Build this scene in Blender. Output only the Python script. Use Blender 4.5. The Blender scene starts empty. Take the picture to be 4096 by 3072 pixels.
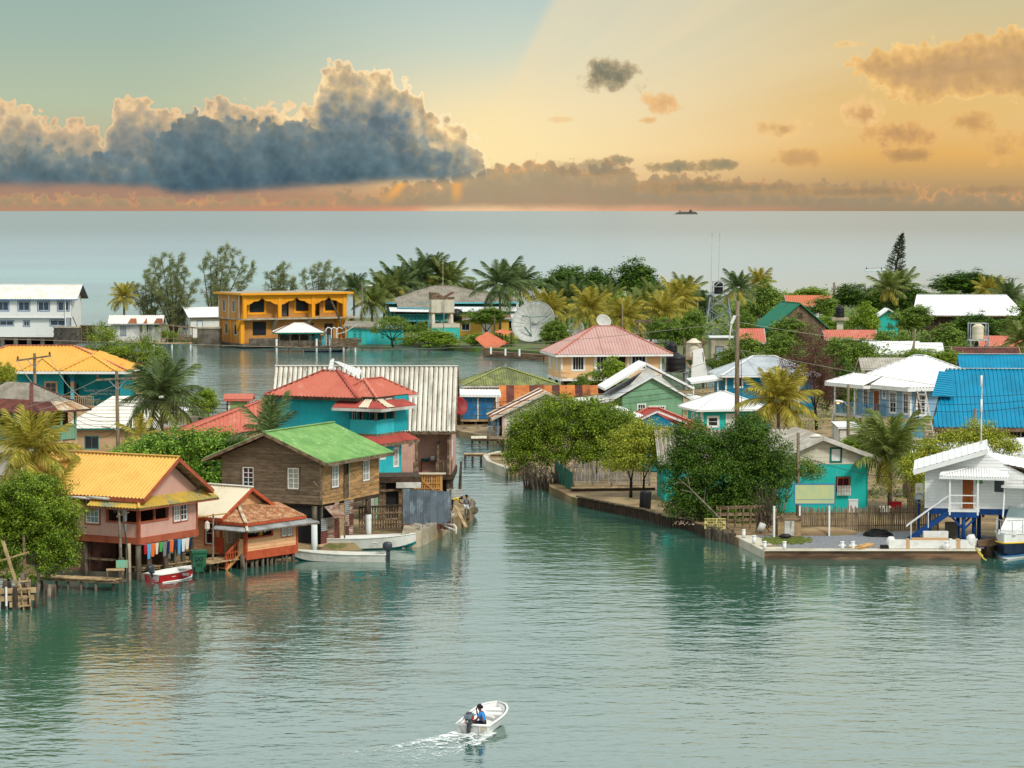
import bpy, math, random
import numpy as np
from mathutils import Vector, Matrix
R=math.radians
rnd=random.Random(7)
SC=bpy.context.scene
COL=SC.collection
CH=21.0; FL=2987.0; HZ=210.0
PITCH=math.atan((384-HZ)/FL)
cam_d=bpy.data.cameras.new('camera'); cam=bpy.data.objects.new('camera',cam_d); COL.objects.link(cam)
cam_d.sensor_width=36.0; cam_d.lens=36.0*FL/1024.0
cam_d.clip_start=1.0; cam_d.clip_end=80000.0
cam.location=(0,0,CH); cam.rotation_euler=(R(90)-PITCH,0,0)
SC.camera=cam
SC.view_settings.view_transform='Standard'; SC.view_settings.look='None'
SC.view_settings.exposure=0.0; SC.view_settings.gamma=1.0
SC.render.engine='CYCLES'
SC.cycles.max_bounces=6; SC.cycles.diffuse_bounces=3; SC.cycles.glossy_bounces=3
SC.cycles.transmission_bounces=3; SC.cycles.transparent_max_bounces=6
SC.cycles.use_denoising=True
SC.cycles.sample_clamp_indirect=4.0
def lin(c):
 return tuple((x/255/12.92 if x/255<=0.04045 else ((x/255+0.055)/1.055)**2.4) for x in c)
def S(r,g,b,k=0.85):
 return tuple(x*k for x in lin((r,g,b)))
class G:
 """tiny node graph helper"""
 def __init__(s,tree): s.t=tree; s.n=tree.nodes; s.l=tree.links
 def put(s,sock,v):
  if isinstance(v,bpy.types.NodeSocket): s.l.new(v,sock)
  elif v is not None:
   try: sock.default_value=v
   except Exception: sock.default_value=(*v,1)
 def m(s,op,a,b=None,c=None,clamp=False):
  n=s.n.new('ShaderNodeMath'); n.operation=op; n.use_clamp=clamp
  s.put(n.inputs[0],a); s.put(n.inputs[1],b)
  if c is not None: s.put(n.inputs[2],c)
  return n.outputs[0]
 def mix(s,f,a,b,blend='MIX'):
  n=s.n.new('ShaderNodeMix'); n.data_type='RGBA'; n.blend_type=blend; n.clamp_factor=True
  s.put(n.inputs[0],f)
  for i,v in ((6,a),(7,b)):
   if isinstance(v,bpy.types.NodeSocket): s.l.new(v,n.inputs[i])
   else: n.inputs[i].default_value=(*v[:3],1)
  return n.outputs[2]
 def ss(s,x,a,b,lo=0.0,hi=1.0,kind='SMOOTHSTEP'):
  n=s.n.new('ShaderNodeMapRange'); n.interpolation_type=kind
  s.put(n.inputs[0],x); n.inputs[1].default_value=a; n.inputs[2].default_value=b
  n.inputs[3].default_value=lo; n.inputs[4].default_value=hi
  return n.outputs[0]
 def ramp(s,f,stops,interp='LINEAR'):
  n=s.n.new('ShaderNodeValToRGB'); s.l.new(f,n.inputs[0]); e=n.color_ramp.elements
  n.color_ramp.interpolation=interp
  while len(e)<len(stops): e.new(0.5)
  for el,(p,c) in zip(e,stops): el.position=p; el.color=(*c[:3],1)
  return n.outputs[0]
 def noise(s,vec,scale,detail=4,rough=0.55,dist=0.0,out='Fac',dim='3D'):
  n=s.n.new('ShaderNodeTexNoise'); n.noise_dimensions=dim; s.l.new(vec,n.inputs['Vector'])
  n.inputs['Scale'].default_value=scale; n.inputs['Detail'].default_value=detail
  n.inputs['Roughness'].default_value=rough; n.inputs['Distortion'].default_value=dist
  return n.outputs[out]
 def xyz(s,x,y,z=0.0):
  n=s.n.new('ShaderNodeCombineXYZ'); s.put(n.inputs[0],x); s.put(n.inputs[1],y); s.put(n.inputs[2],z)
  return n.outputs[0]
 def sep(s,v):
  n=s.n.new('ShaderNodeSeparateXYZ'); s.l.new(v,n.inputs[0]); return n.outputs
 def curve(s,x,pts):
  n=s.n.new('ShaderNodeFloatCurve'); c=n.mapping.curves[0]
  n.mapping.use_clip=False
  pts=sorted(pts)
  c.points[0].location=pts[0]; c.points[1].location=pts[-1]
  for p in pts[1:-1]: c.points.new(*p)
  for p in c.points: p.handle_type='VECTOR'
  n.mapping.extend='HORIZONTAL'
  n.mapping.update()
  s.put(n.inputs['Factor'],1.0); s.put(n.inputs['Value'],x)
  return n.outputs[0]
W=bpy.data.worlds.new('World'); SC.world=W; W.use_nodes=True
SUN_EL=R(43); SUN_AZ=R(140)
def build_world():
 g=G(W.node_tree); g.n.clear()
 tc=g.n.new('ShaderNodeTexCoord'); x,y,z=g.sep(tc.outputs['Generated'])
 az=g.m('ARCTAN2',x,y)
 u=g.m('MULTIPLY_ADD',az,FL,512.0)
 hor=g.m('SQRT',g.m('ADD',g.m('MULTIPLY',x,x),g.m('MULTIPLY',y,y)))
 h=g.m('MULTIPLY',g.m('DIVIDE',z,g.m('MAXIMUM',hor,0.001)),FL)
 t=g.m('DIVIDE',h,420.0,clamp=True)
 c=lambda *a: lin(a)
 left=g.ramp(t,[(0,c(184,140,114)),(.03,c(172,136,114)),(.065,c(166,134,114)),(.13,c(194,182,146)),(.26,c(182,194,166)),(.42,c(163,185,172)),(.5,c(158,181,172)),(1,c(176,194,192))])
 mid=g.ramp(t,[(0,c(226,134,106)),(.012,c(214,138,108)),(.03,c(188,146,112)),(.07,c(228,184,128)),(.14,c(253,224,165)),(.24,c(238,224,186)),(.38,c(205,214,196)),(.5,c(186,204,198)),(1,c(186,200,196))])
 right=g.ramp(t,[(0,c(158,136,108)),(.06,c(188,156,110)),(.13,c(228,178,102)),(.24,c(230,190,120)),(.36,c(224,198,146)),(.5,c(206,194,154)),(1,c(196,200,186))])
 f1=g.ss(u,120,520); f2=g.ss(u,520,900)
 sky=g.mix(f2,g.mix(f1,left,mid),right)
 plain=sky
 edge=g.m('SUBTRACT',u,g.m('MULTIPLY_ADD',g.m('SUBTRACT',h,70.0),0.61,462.0))
 veil=g.m('MULTIPLY',g.ss(edge,-12,26),g.ss(edge,40,460,1.0,0.0))
 ang=g.m('ARCTAN2',g.m('SUBTRACT',h,50.0),g.m('SUBTRACT',u,476.0))
 fan=g.noise(g.xyz(g.m('MULTIPLY',ang,5.0),3.7,0.0),1.6,2,.5,dim='2D'); fan=g.m('MULTIPLY',g.m('MULTIPLY',g.m('SUBTRACT',fan,.5),1.1),g.ss(h,40,90))
 veil=g.m('ADD',veil,g.m('MULTIPLY',fan,g.ss(edge,-40,20)),clamp=True)
 sky=g.mix(g.m('MULTIPLY',veil,0.46),sky,c(246,222,176))
 gx=g.m('DIVIDE',g.m('SUBTRACT',u,484.0),95.0); gy=g.m('DIVIDE',g.m('SUBTRACT',h,58.0),55.0)
 r2=g.m('ADD',g.m('MULTIPLY',gx,gx),g.m('MULTIPLY',gy,gy))
 glow=g.m('POWER',2.718,g.m('MULTIPLY',r2,-1.0))
 sky=g.mix(g.m('MULTIPLY',glow,0.9),sky,(1.0,0.80,0.42))
 P=g.xyz(u,h,0.0)
 n_big=g.noise(P,0.022,4,0.55,dim='2D'); n_mid=g.noise(P,0.06,4,0.6,dim='2D'); n_fine=g.noise(P,0.17,3,0.6,dim='2D')
 n_str=g.noise(g.xyz(g.m('MULTIPLY',u,0.35),h,7.0),0.05,4,0.6,dim='2D')
 cb=lambda n,a: g.m('MULTIPLY',g.m('SUBTRACT',n,0.5),a)
 n_rel=g.noise(P,0.034,3,0.5,dim='2D'); P2=g.xyz(g.m('ADD',u,7.0),g.m('ADD',h,5.0),0.0)
 emb=g.m('ADD',g.m('SUBTRACT',n_rel,g.noise(P2,0.034,3,0.5,dim='2D')),g.m('MULTIPLY',g.m('SUBTRACT',n_mid,g.noise(P2,0.06,4,0.6,dim='2D')),0.35))
 def relief(c_,k):
  f=g.m('MULTIPLY_ADD',emb,k,1.0); return g.mix(1.0,c_,g.xyz(f,f,f),'MULTIPLY')
 vo=g.n.new('ShaderNodeTexVoronoi'); vo.feature='SMOOTH_F1'; vo.inputs['Scale'].default_value=0.075
 vo.voronoi_dimensions='2D'; vo.inputs['Smoothness'].default_value=0.35; vo.inputs['Detail'].default_value=1.0; vo.inputs['Roughness'].default_value=.5
 g.l.new(P,vo.inputs['Vector']); bil=g.m('SUBTRACT',0.45,vo.outputs['Distance'])
 disp=g.m('ADD',g.m('ADD',cb(n_mid,14.0),cb(n_fine,10.0)),g.m('MULTIPLY',bil,17.0))
 def env(pts,k=-1):
  return [(px/1024.0,(HZ-py)/210.0) for px,py in pts]
 uu=g.m('DIVIDE',g.m('ADD',u,cb(n_big,8.0)),1024.0)
 def bank(sky,top,bot,stops,soft=3.0,rk=.75,bsoft=9.0,q=55.0,amp=1.0,left_open=True,alpha=1.0,noise_q=22.0):
  T=g.m('MULTIPLY',g.curve(uu,env(top)),210.0); B=g.m('MULTIPLY',g.curve(uu,env(bot)),210.0)
  d=g.m('ADD',g.m('SUBTRACT',T,h),g.m('MULTIPLY',disp,amp))
  b=g.m('ADD',g.m('SUBTRACT',h,B),cb(n_str,8.0))
  mask=g.m('MULTIPLY',g.ss(d,0,soft),g.ss(b,-bsoft,bsoft))
  dd=g.m('ADD',d,g.m('ADD',cb(n_big,noise_q*2.4),g.m('ADD',cb(n_mid,noise_q*1.1),g.m('MULTIPLY',bil,noise_q*.35))))
  col=relief(g.ramp(g.m('DIVIDE',dd,q,clamp=True),stops),rk)
  return mask,col,d,b
 top=[(-60,190),(300,196),(440,176),(470,168),(500,162),(545,156),(585,166),(610,160),(640,172),(690,170),(740,176),(800,181),(850,178),(930,184),(1010,186),(1100,186)]
 m,col,d,b=bank(sky,top,[(-60,207),(1100,207)],[(0,c(214,160,112)),(.12,c(178,150,114)),(.5,c(158,142,116)),(1,c(164,140,114))],soft=5,q=40,amp=.8,bsoft=5,noise_q=10,rk=.12)
 sky=g.mix(g.m('MULTIPLY',m,0.88),sky,col)
 top=[(-80,112),(0,104),(28,101),(44,109),(51,121),(62,120),(75,117),(90,119),(103,130),(110,137),(114,118),(117,102),(125,97),(135,97),(150,98),(162,104),(176,110),(190,113),(205,106),(220,99),(228,91),(236,99),(250,104),(268,105),(285,100),(300,106),(312,101),(318,92),(321,76),(328,62),(340,60),(352,64),(362,69),(371,67),(380,65),(390,69),(394,77),(408,79),(420,79),(423,87),(418,96),(426,106),(440,112),(455,118),(466,122),(468,132),(478,140),(484,150),(487,162),(491,235),(1100,235)]
 bot=[(-80,184),(50,184),(100,183),(150,183),(172,191),(190,194),(230,190),(300,186),(350,183),(400,179),(440,178),(460,176),(480,172),(1100,172)]
 m,col,d,b=bank(sky,top,bot,[(0,c(255,226,168)),(.07,c(238,204,154)),(.22,c(206,184,146)),(.5,c(170,162,140)),(.8,c(128,136,134)),(1,c(104,122,130))],soft=2.0,q=60,amp=1.0)
 dull=g.ss(u,430,120,0.0,0.55)
 col=g.mix(dull,col,g.ramp(g.m('DIVIDE',d,30.0,clamp=True),[(0,c(232,190,146)),(.25,c(190,168,142)),(1,c(140,140,134))]))
 base=g.ss(h,52,22)
 col=g.mix(g.m('MULTIPLY',base,0.9),col,c(80,103,113))
 sky=g.mix(m,sky,col)
 rim=g.m('MULTIPLY',g.m('MULTIPLY',g.ss(d,-1.0,1.2),g.ss(d,7.5,1.5)),g.ss(u,0,470,.35,.95))
 rim=g.m('MULTIPLY',rim,g.ss(h,28,45))
 sky=g.mix(rim,sky,g.mix(g.ss(u,200,470),c(244,204,158),(1.0,0.84,0.52)))
 top=[(-80,140),(0,138),(50,142),(100,150),(125,150),(150,138),(168,124),(180,116),(192,110),(210,109),(228,114),(255,118),(285,114),(305,118),(330,124),(345,120),(370,124),(400,132),(430,140),(452,152),(462,166),(466,190),(470,235),(1100,235)]
 m,col,d,b=bank(sky,top,bot,[(0,c(140,144,134)),(.12,c(118,130,130)),(.4,c(97,118,125)),(.75,c(84,107,116)),(1,c(72,96,108))],soft=5,q=64,amp=.8,bsoft=6)
 m=g.m('MULTIPLY',m,g.ss(u,470,445))
 sky=g.mix(g.m('MULTIPLY',m,0.93),sky,col)
 for sx,wd,sl,k in ((394,7,-0.9,.75),(449,6,-0.05,.65)):
  e=g.m('SUBTRACT',u,g.m('MULTIPLY_ADD',g.m('SUBTRACT',h,26.0),sl*-1.0,sx+8))
  sh=g.m('MULTIPLY',g.m('MULTIPLY',g.ss(e,-wd*1.4,0),g.ss(e,wd*1.6,0)),g.m('MULTIPLY',g.ss(h,3,20),g.ss(h,29,25)))
  sky=g.mix(g.m('MULTIPLY',sh,k),sky,c(250,178,92))
 T=g.m('MULTIPLY',g.curve(uu,env([(700,66),(838,62),(858,52),(880,46),(920,42),(960,36),(1000,28),(1023,26)])),210.0); B=g.m('MULTIPLY',g.curve(uu,env([(700,56),(838,62),(850,76),(862,86),(872,97),(892,104),(915,109),(960,107),(1023,103)])),210.0)
 d=g.m('ADD',g.m('MINIMUM',g.m('SUBTRACT',T,h),g.m('SUBTRACT',h,B)),g.m('MULTIPLY',disp,.75))
 col=relief(g.ramp(g.m('DIVIDE',g.m('ADD',d,cb(n_big,22.0)),30.0,clamp=True),[(0,c(252,210,136)),(.25,c(232,186,118)),(.6,c(208,166,112)),(1,c(196,158,112))]),.35)
 sky=g.mix(g.m('MULTIPLY',g.ss(d,0,5),.95),sky,col)
 def puff(sky,cx,cy,rx,ry,edge,core,al=1.0,er=1.5):
  dx=g.m('DIVIDE',g.m('SUBTRACT',u,float(cx)),float(rx)); dy=g.m('DIVIDE',g.m('SUBTRACT',h,float(HZ-cy)),float(ry))
  e=g.m('SQRT',g.m('ADD',g.m('MULTIPLY',dx,dx),g.m('MULTIPLY',dy,dy)))
  d=g.m('ADD',g.m('SUBTRACT',0.85,e),g.m('ADD',cb(n_big,er*.9),g.m('ADD',cb(n_mid,er*.75),cb(n_fine,er*.25))))
  msk=g.ss(d,0.0,0.38)
  return g.mix(g.m('MULTIPLY',msk,al),sky,relief(g.mix(g.ss(d,0.1,0.85),c(*edge),c(*core)),.3))
 for a in [(608,77,40,21,(196,176,140),(118,118,100),.95),(668,102,28,15,(240,196,136),(222,170,112),.85),(648,121,14,5,(240,196,136),(226,176,118),.8),
              (782,129,36,12,(246,204,138),(206,160,108),.85),(860,116,30,22,(248,204,140),(206,158,106),.85),(892,135,54,18,(232,180,112),(190,146,100),.85),
              (846,46,26,6,(250,210,140),(236,190,122),.6),
              (905,157,32,10,(214,166,104),(178,140,98),.8),(970,124,34,17,(232,184,114),(198,152,100),.8),(1012,146,56,28,(234,184,112),(200,154,100),.75),
              (620,160,20,8,(180,152,112),(136,132,108),.85),(675,167,38,8,(180,152,112),(134,130,108),.85),(722,165,34,8,(180,152,112),(138,132,106),.85),
              (800,158,34,12,(220,170,108),(192,150,102),.7),(590,168,52,12,(176,146,110),(146,134,110),.7),(860,192,120,7,(186,150,104),(160,136,104),.75),(990,190,90,7,(186,150,104),(164,138,104),.7),
              (720,188,120,9,(184,148,106),(150,134,106),.75),(560,120,16,4,(246,206,146),(236,190,132),.5)]:
  sky=puff(sky,*a)
 el=g.m('ARCTAN2',z,hor)
 st=g.n.new('ShaderNodeTexSky'); st.sky_type='NISHITA'; st.sun_disc=False
 st.sun_elevation=SUN_EL; st.sun_rotation=SUN_AZ; st.air_density=1.0; st.dust_density=2.0
 nis=g.mix(1.0,st.outputs[0],(0.09,0.09,0.09),'MULTIPLY')
 over=g.mix(0.10,(1.04,1.12,1.09),nis)
 away=g.ss(g.m('ABSOLUTE',az),R(25),R(80))
 def wide(sky):
  sky=g.mix(g.ss(el,R(4.2),R(12)),sky,over)
  return g.mix(g.m('MULTIPLY',away,0.8),sky,(0.80,0.86,0.85))
 def bgr(c):
  b=g.n.new('ShaderNodeBackground'); g.l.new(c,b.inputs[0]); b.inputs[1].default_value=1.0; return b.outputs[0]
 inb=g.m('MULTIPLY',g.m('LESS_THAN',g.m('ABSOLUTE',g.m('SUBTRACT',h,150.0)),330.0),g.m('LESS_THAN',g.m('ABSOLUTE',g.m('SUBTRACT',u,560.0)),850.0))
 ms=g.n.new('ShaderNodeMixShader'); g.l.new(inb,ms.inputs[0]); g.l.new(bgr(wide(plain)),ms.inputs[1]); g.l.new(bgr(wide(sky)),ms.inputs[2])
 bg=ms
 out=g.n.new('ShaderNodeOutputWorld'); g.l.new(bg.outputs[0],out.inputs[0])
build_world()
sun_d=bpy.data.lights.new('sun','SUN'); sun=bpy.data.objects.new('sun',sun_d); COL.objects.link(sun)
sun_d.energy=2.45; sun_d.angle=R(11); sun_d.color=(1.0,0.96,0.9)
sd=Vector((math.sin(SUN_AZ)*math.cos(SUN_EL),math.cos(SUN_AZ)*math.cos(SUN_EL),math.sin(SUN_EL)))
sun.rotation_euler=(-sd).to_track_quat('-Z','Y').to_euler(); sun.location=(60,-40,90)
def ray(px,py):
 xr=(px-512)/FL; yr=(384-py)/FL; cp,sp=math.cos(PITCH),math.sin(PITCH)
 return Vector((xr,cp+yr*sp,-sp+yr*cp))
def gp(px,py,z=0.0):
 d=ray(px,py); t=(z-CH)/d.z; return Vector((d.x*t,d.y*t,z))
def dp(px,py,Y):
 d=ray(px,py); t=Y/d.y; return Vector((d.x*t,Y,CH+d.z*t))
def row(Y,z=0.0):
 return HZ+(CH-z)*FL/Y
def atD(px,Y,z=0.0):
 return Vector(((px-512)*Y/FL,Y,z))
Z=Vector((0,0,1))
def V(*a): return Vector(a)
class MB:
 def __init__(s): s.v=[]; s.f=[]
 def add(s,vs,fs):
  o=len(s.v); s.v.extend([tuple(p) for p in vs]); s.f.extend([tuple(i+o for i in f) for f in fs]); return s
 def box(s,a,b):
  x0,y0,z0=a; x1,y1,z1=b
  return s.add([(x0,y0,z0),(x1,y0,z0),(x1,y1,z0),(x0,y1,z0),(x0,y0,z1),(x1,y0,z1),(x1,y1,z1),(x0,y1,z1)],
              [(0,3,2,1),(4,5,6,7),(0,1,5,4),(1,2,6,5),(2,3,7,6),(3,0,4,7)])
 def beam(s,p,q,w,h=None,up=None):
  p=Vector(p); q=Vector(q); h=w if h is None else h
  d=(q-p).normalized(); up=Vector(up) if up is not None else (Z if abs(d.z)<.95 else V(0,1,0))
  a=d.cross(up).normalized()*w/2; b=a.cross(d).normalized()*h/2
  vs=[p-a-b,p+a-b,p+a+b,p-a+b,q-a-b,q+a-b,q+a+b,q-a+b]
  return s.add(vs,[(0,3,2,1),(4,5,6,7),(0,1,5,4),(1,2,6,5),(2,3,7,6),(3,0,4,7)])
 def tube(s,pts,rad,n=8,cap=True):
  pts=[Vector(p) for p in pts]
  if not isinstance(rad,(list,tuple)): rad=[rad]*len(pts)
  o=len(s.v); k=len(pts); a=None
  for i,p in enumerate(pts):
   d=(pts[min(i+1,k-1)]-pts[max(i-1,0)]).normalized()
   if a is None: a=d.cross(Z if abs(d.z)<.9 else V(1,0,0)).normalized()
   else: a=(a-d*a.dot(d)).normalized()
   b=d.cross(a)
   for j in range(n):
    w=2*math.pi*j/n; s.v.append(tuple(p+(a*math.cos(w)+b*math.sin(w))*rad[i]))
  for i in range(k-1):
   for j in range(n):
    j2=(j+1)%n; s.f.append((o+i*n+j,o+i*n+j2,o+(i+1)*n+j2,o+(i+1)*n+j))
  if cap:
   s.f.append(tuple(o+j for j in range(n))[::-1]); s.f.append(tuple(o+(k-1)*n+j for j in range(n)))
  return s
 def lathe(s,prof,n=16,c=(0,0,0)):
  o=len(s.v)
  for r,z in prof:
   for j in range(n):
    w=2*math.pi*j/n; s.v.append((c[0]+r*math.cos(w),c[1]+r*math.sin(w),c[2]+z))
  for i in range(len(prof)-1):
   for j in range(n):
    j2=(j+1)%n; s.f.append((o+i*n+j,o+i*n+j2,o+(i+1)*n+j2,o+(i+1)*n+j))
  s.f.append(tuple(o+j for j in range(n))[::-1]); s.f.append(tuple(o+(len(prof)-1)*n+j for j in range(n)))
  return s
 def slab(s,pts,t):
  pts=[Vector(p) for p in pts]; n=len(pts)
  nr=Vector((0,0,0))
  for i in range(n): nr+=pts[i].cross(pts[(i+1)%n])
  nr.normalize()
  vs=pts+[p-nr*t for p in pts]
  fs=[tuple(range(n)),tuple(range(2*n-1,n-1,-1))]+[(i,n+i,n+(i+1)%n,(i+1)%n) for i in range(n)]
  return s.add(vs,fs)
 def rib(s,poly,pitch=.2,amp=.025,kind='sin'):
  """corrugated sheet over a convex polygon; ribs run up from the edge poly[0]-poly[1]"""
  P=[Vector(p) for p in poly]; ux=(P[1]-P[0]).normalized()
  nr=Vector((0,0,0))
  for i in range(len(P)): nr+=P[i].cross(P[(i+1)%len(P)])
  nr.normalize(); uy=nr.cross(ux)
  q=[((p-P[0]).dot(ux),(p-P[0]).dot(uy)) for p in P]
  u0=min(a for a,b in q); u1=max(a for a,b in q)
  k=4 if kind=='sin' else 4
  us=set([u0+1e-4,u1-1e-4]+[min(max(a,u0+1e-4),u1-1e-4) for a,b in q])
  n=int((u1-u0)/pitch*k)
  prof=[]
  if kind=='sin':
   for i in range(n+1): prof.append((u0+i*pitch/k,math.sin(i*math.pi*2/k)*amp))
  else:
   i=0; x=u0
   while x<u1:
    prof+= [(x,0),(x+pitch*.62,0),(x+pitch*.72,amp),(x+pitch*.9,amp)]; x+=pitch
  prof=[(a,b) for a,b in prof if u0+1e-4<a<u1-1e-4]
  for a in us:
   prof.append((a,0.0))
  prof.sort()
  o=len(s.v); m=0
  for a,hh in prof:
   lo,hi=1e9,-1e9
   for i in range(len(q)):
    (a0,b0),(a1,b1)=q[i],q[(i+1)%len(q)]
    if min(a0,a1)-1e-6<=a<=max(a0,a1)+1e-6:
     if abs(a1-a0)<1e-6: lo=min(lo,b0,b1); hi=max(hi,b0,b1)
     else:
      b=b0+(b1-b0)*(a-a0)/(a1-a0); lo=min(lo,b); hi=max(hi,b)
   if hi<lo: continue
   for b in (lo,hi): s.v.append(tuple(P[0]+ux*a+uy*b+nr*hh))
   m+=1
  for i in range(m-1):
   s.f.append((o+2*i,o+2*i+2,o+2*i+3,o+2*i+1))
  return s
 def mesh(s,name):
  me=bpy.data.meshes.new(name); me.from_pydata(s.v,[],s.f); me.update(); return me
 def build(s,name,mt,parent=None,smooth=False,label=None):
  return link(name,s.mesh(name),mt,parent,smooth,label)
def link(name,me,mt,parent=None,smooth=False,label=None):
 if mt is not None:
  if not me.materials: me.materials.append(MT[mt] if isinstance(mt,str) else mt)
 if smooth: me.polygons.foreach_set('use_smooth',[True]*len(me.polygons))
 ob=bpy.data.objects.new(name,me); COL.objects.link(ob)
 if parent is not None: ob.parent=parent
 if label: ob['label']=label
 return ob
def tag(o,label,cat,group=None,kind=None):
 if label: o['label']=label
 if cat: o['category']=cat
 if group: o['group']=group
 if kind: o['kind']=kind
 return o
def thing(name,label,cat,loc=(0,0,0),rz=0.0,group=None):
 o=bpy.data.objects.new(name,None); COL.objects.link(o); o.empty_display_size=.3
 o.location=loc; o.rotation_euler=(0,0,rz)
 return tag(o,label,cat,group)
def copy_part(src,parent,loc=None):
 c=src.copy(); COL.objects.link(c); c.parent=parent
 if loc is not None: c.location=loc
 return c
def copy_tree(o,parent=None):
 c=o.copy(); COL.objects.link(c); c.parent=parent
 for ch in list(o.children): copy_tree(ch,c)
 return c
def box(name,a,b,mt,parent=None,label=None): return MB().box(a,b).build(name,mt,parent,False,label)
def text(name,s,size,mt,parent,loc,rot,extr=.004,align='LEFT',sx=1.0,bold=0.0):
 cu=bpy.data.curves.new(name,'FONT'); cu.body=s; cu.size=size; cu.extrude=extr; cu.align_x=align; cu.resolution_u=2; cu.offset=bold
 t=bpy.data.objects.new(name,cu); COL.objects.link(t); dg=bpy.context.evaluated_depsgraph_get()
 me=bpy.data.meshes.new_from_object(t.evaluated_get(dg)); bpy.data.objects.remove(t); me.materials.clear()
 o=link(name,me,mt,parent); o.location=loc; o.rotation_euler=rot; o.scale=(sx,1,1)
 return o
MT={}
def mat(name,col,col2=None,amt=.55,sc=1.5,rough=.75,stretch=(1,1,1),var=.12,vs=9.0,bump=0.0,bs=30.0,spec=.3,metal=0.0,rand=0.0,
  lines=None,streak=None,edge=.12,c3=None,amt3=.65,sc3=4.0):
 m=bpy.data.materials.new(name); m.use_nodes=True; g=G(m.node_tree); n=g.n
 b=n['Principled BSDF']; b.inputs['Roughness'].default_value=rough; b.inputs['Specular IOR Level'].default_value=spec
 b.inputs['Metallic'].default_value=metal
 tc=n.new('ShaderNodeTexCoord'); vec=tc.outputs['Object']
 mp=n.new('ShaderNodeMapping'); mp.inputs['Scale'].default_value=stretch; g.l.new(vec,mp.inputs['Vector']); pv=mp.outputs[0]
 oi=None
 if rand>0:
  oi=n.new('ShaderNodeObjectInfo')
  sh=g.m('MULTIPLY',oi.outputs['Random'],37.0)
  va=n.new('ShaderNodeVectorMath'); va.operation='ADD'; g.l.new(pv,va.inputs[0]); g.l.new(g.xyz(sh,sh,sh),va.inputs[1]); pv=va.outputs[0]
 c=None
 if col2 is not None:
  f=g.noise(pv,sc,6,.62); f=g.ss(f,amt-edge,amt+edge); c=g.mix(f,col,col2)
 else:
  rgb=n.new('ShaderNodeRGB'); rgb.outputs[0].default_value=(*col,1); c=rgb.outputs[0]
 if c3 is not None:
  f=g.noise(pv,sc3,5,.65,0.4); f=g.ss(f,amt3-.06,amt3+.06); c=g.mix(f,c,c3)
 if streak is not None:
  scol,sa,ss_,axis=streak
  st=n.new('ShaderNodeMapping'); st.inputs['Scale'].default_value=axis; g.l.new(vec,st.inputs['Vector'])
  f=g.noise(st.outputs[0],ss_,5,.6); f=g.ss(f,sa,sa+.22); c=g.mix(f,c,scol)
 if var>0:
  f=g.noise(vec,vs,4,.6); f=g.m('MULTIPLY_ADD',f,2*var,1-var)
  c=g.mix(1.0,c,g.xyz(f,f,f),'MULTIPLY')
 if rand>0:
  f=g.m('MULTIPLY_ADD',oi.outputs['Random'],2*rand,1-rand); c=g.mix(1.0,c,g.xyz(f,f,f),'MULTIPLY')
 hgt=None
 if lines is not None:
  ax,per,wd,dk=lines
  x,y,z=g.sep(vec); co=z if ax=='z' else g.m('ADD',x,y)
  fr=g.m('FRACT',g.m('DIVIDE',co,per)); ln=g.m('LESS_THAN',fr,wd)
  c=g.mix(g.m('MULTIPLY',ln,dk),c,tuple(k*.35 for k in col)); hgt=g.m('MULTIPLY',ln,-1.0)
 g.l.new(c,b.inputs['Base Color'])
 if bump>0 or hgt is not None:
  bn=n.new('ShaderNodeBump'); bn.inputs['Distance'].default_value=.02; bn.inputs['Strength'].default_value=max(bump,.35)
  hh=g.m('MULTIPLY',g.noise(pv,bs,3,.6),bump)
  if hgt is not None: hh=g.m('ADD',hh,hgt)
  g.l.new(hh,bn.inputs['Height']); g.l.new(bn.outputs[0],b.inputs['Normal'])
 MT[name]=m; return m
def leafmat(name,cols,trans=.25,big=.5):
 m=bpy.data.materials.new(name); m.use_nodes=True; g=G(m.node_tree); n=g.n
 b=n['Principled BSDF']; b.inputs['Roughness'].default_value=.55; b.inputs['Specular IOR Level'].default_value=.25
 geo=n.new('ShaderNodeNewGeometry'); tc=n.new('ShaderNodeTexCoord')
 f=g.m('ADD',g.m('MULTIPLY',geo.outputs['Random Per Island'],.62),g.m('MULTIPLY',g.noise(tc.outputs['Object'],big,3,.6),.5))
 c=g.ramp(f,[(.12,cols[0]),(.5,cols[1]),(.82,cols[2])])
 if len(cols)>3: c=g.mix(g.m('GREATER_THAN',geo.outputs['Random Per Island'],.965),c,cols[3])
 g.l.new(c,b.inputs['Base Color'])
 t=n.new('ShaderNodeBsdfTranslucent'); g.l.new(c,t.inputs[0])
 mx=n.new('ShaderNodeMixShader'); mx.inputs[0].default_value=trans; g.l.new(b.outputs[0],mx.inputs[1]); g.l.new(t.outputs[0],mx.inputs[2])
 g.l.new(mx.outputs[0],n['Material Output'].inputs[0]); MT[name]=m
def glassmat(name,col=(.02,.025,.03),rough=.06):
 m=bpy.data.materials.new(name); m.use_nodes=True; b=m.node_tree.nodes['Principled BSDF']
 b.inputs['Base Color'].default_value=(*col,1); b.inputs['Roughness'].default_value=rough; b.inputs['Specular IOR Level'].default_value=.5
 MT[name]=m
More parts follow.
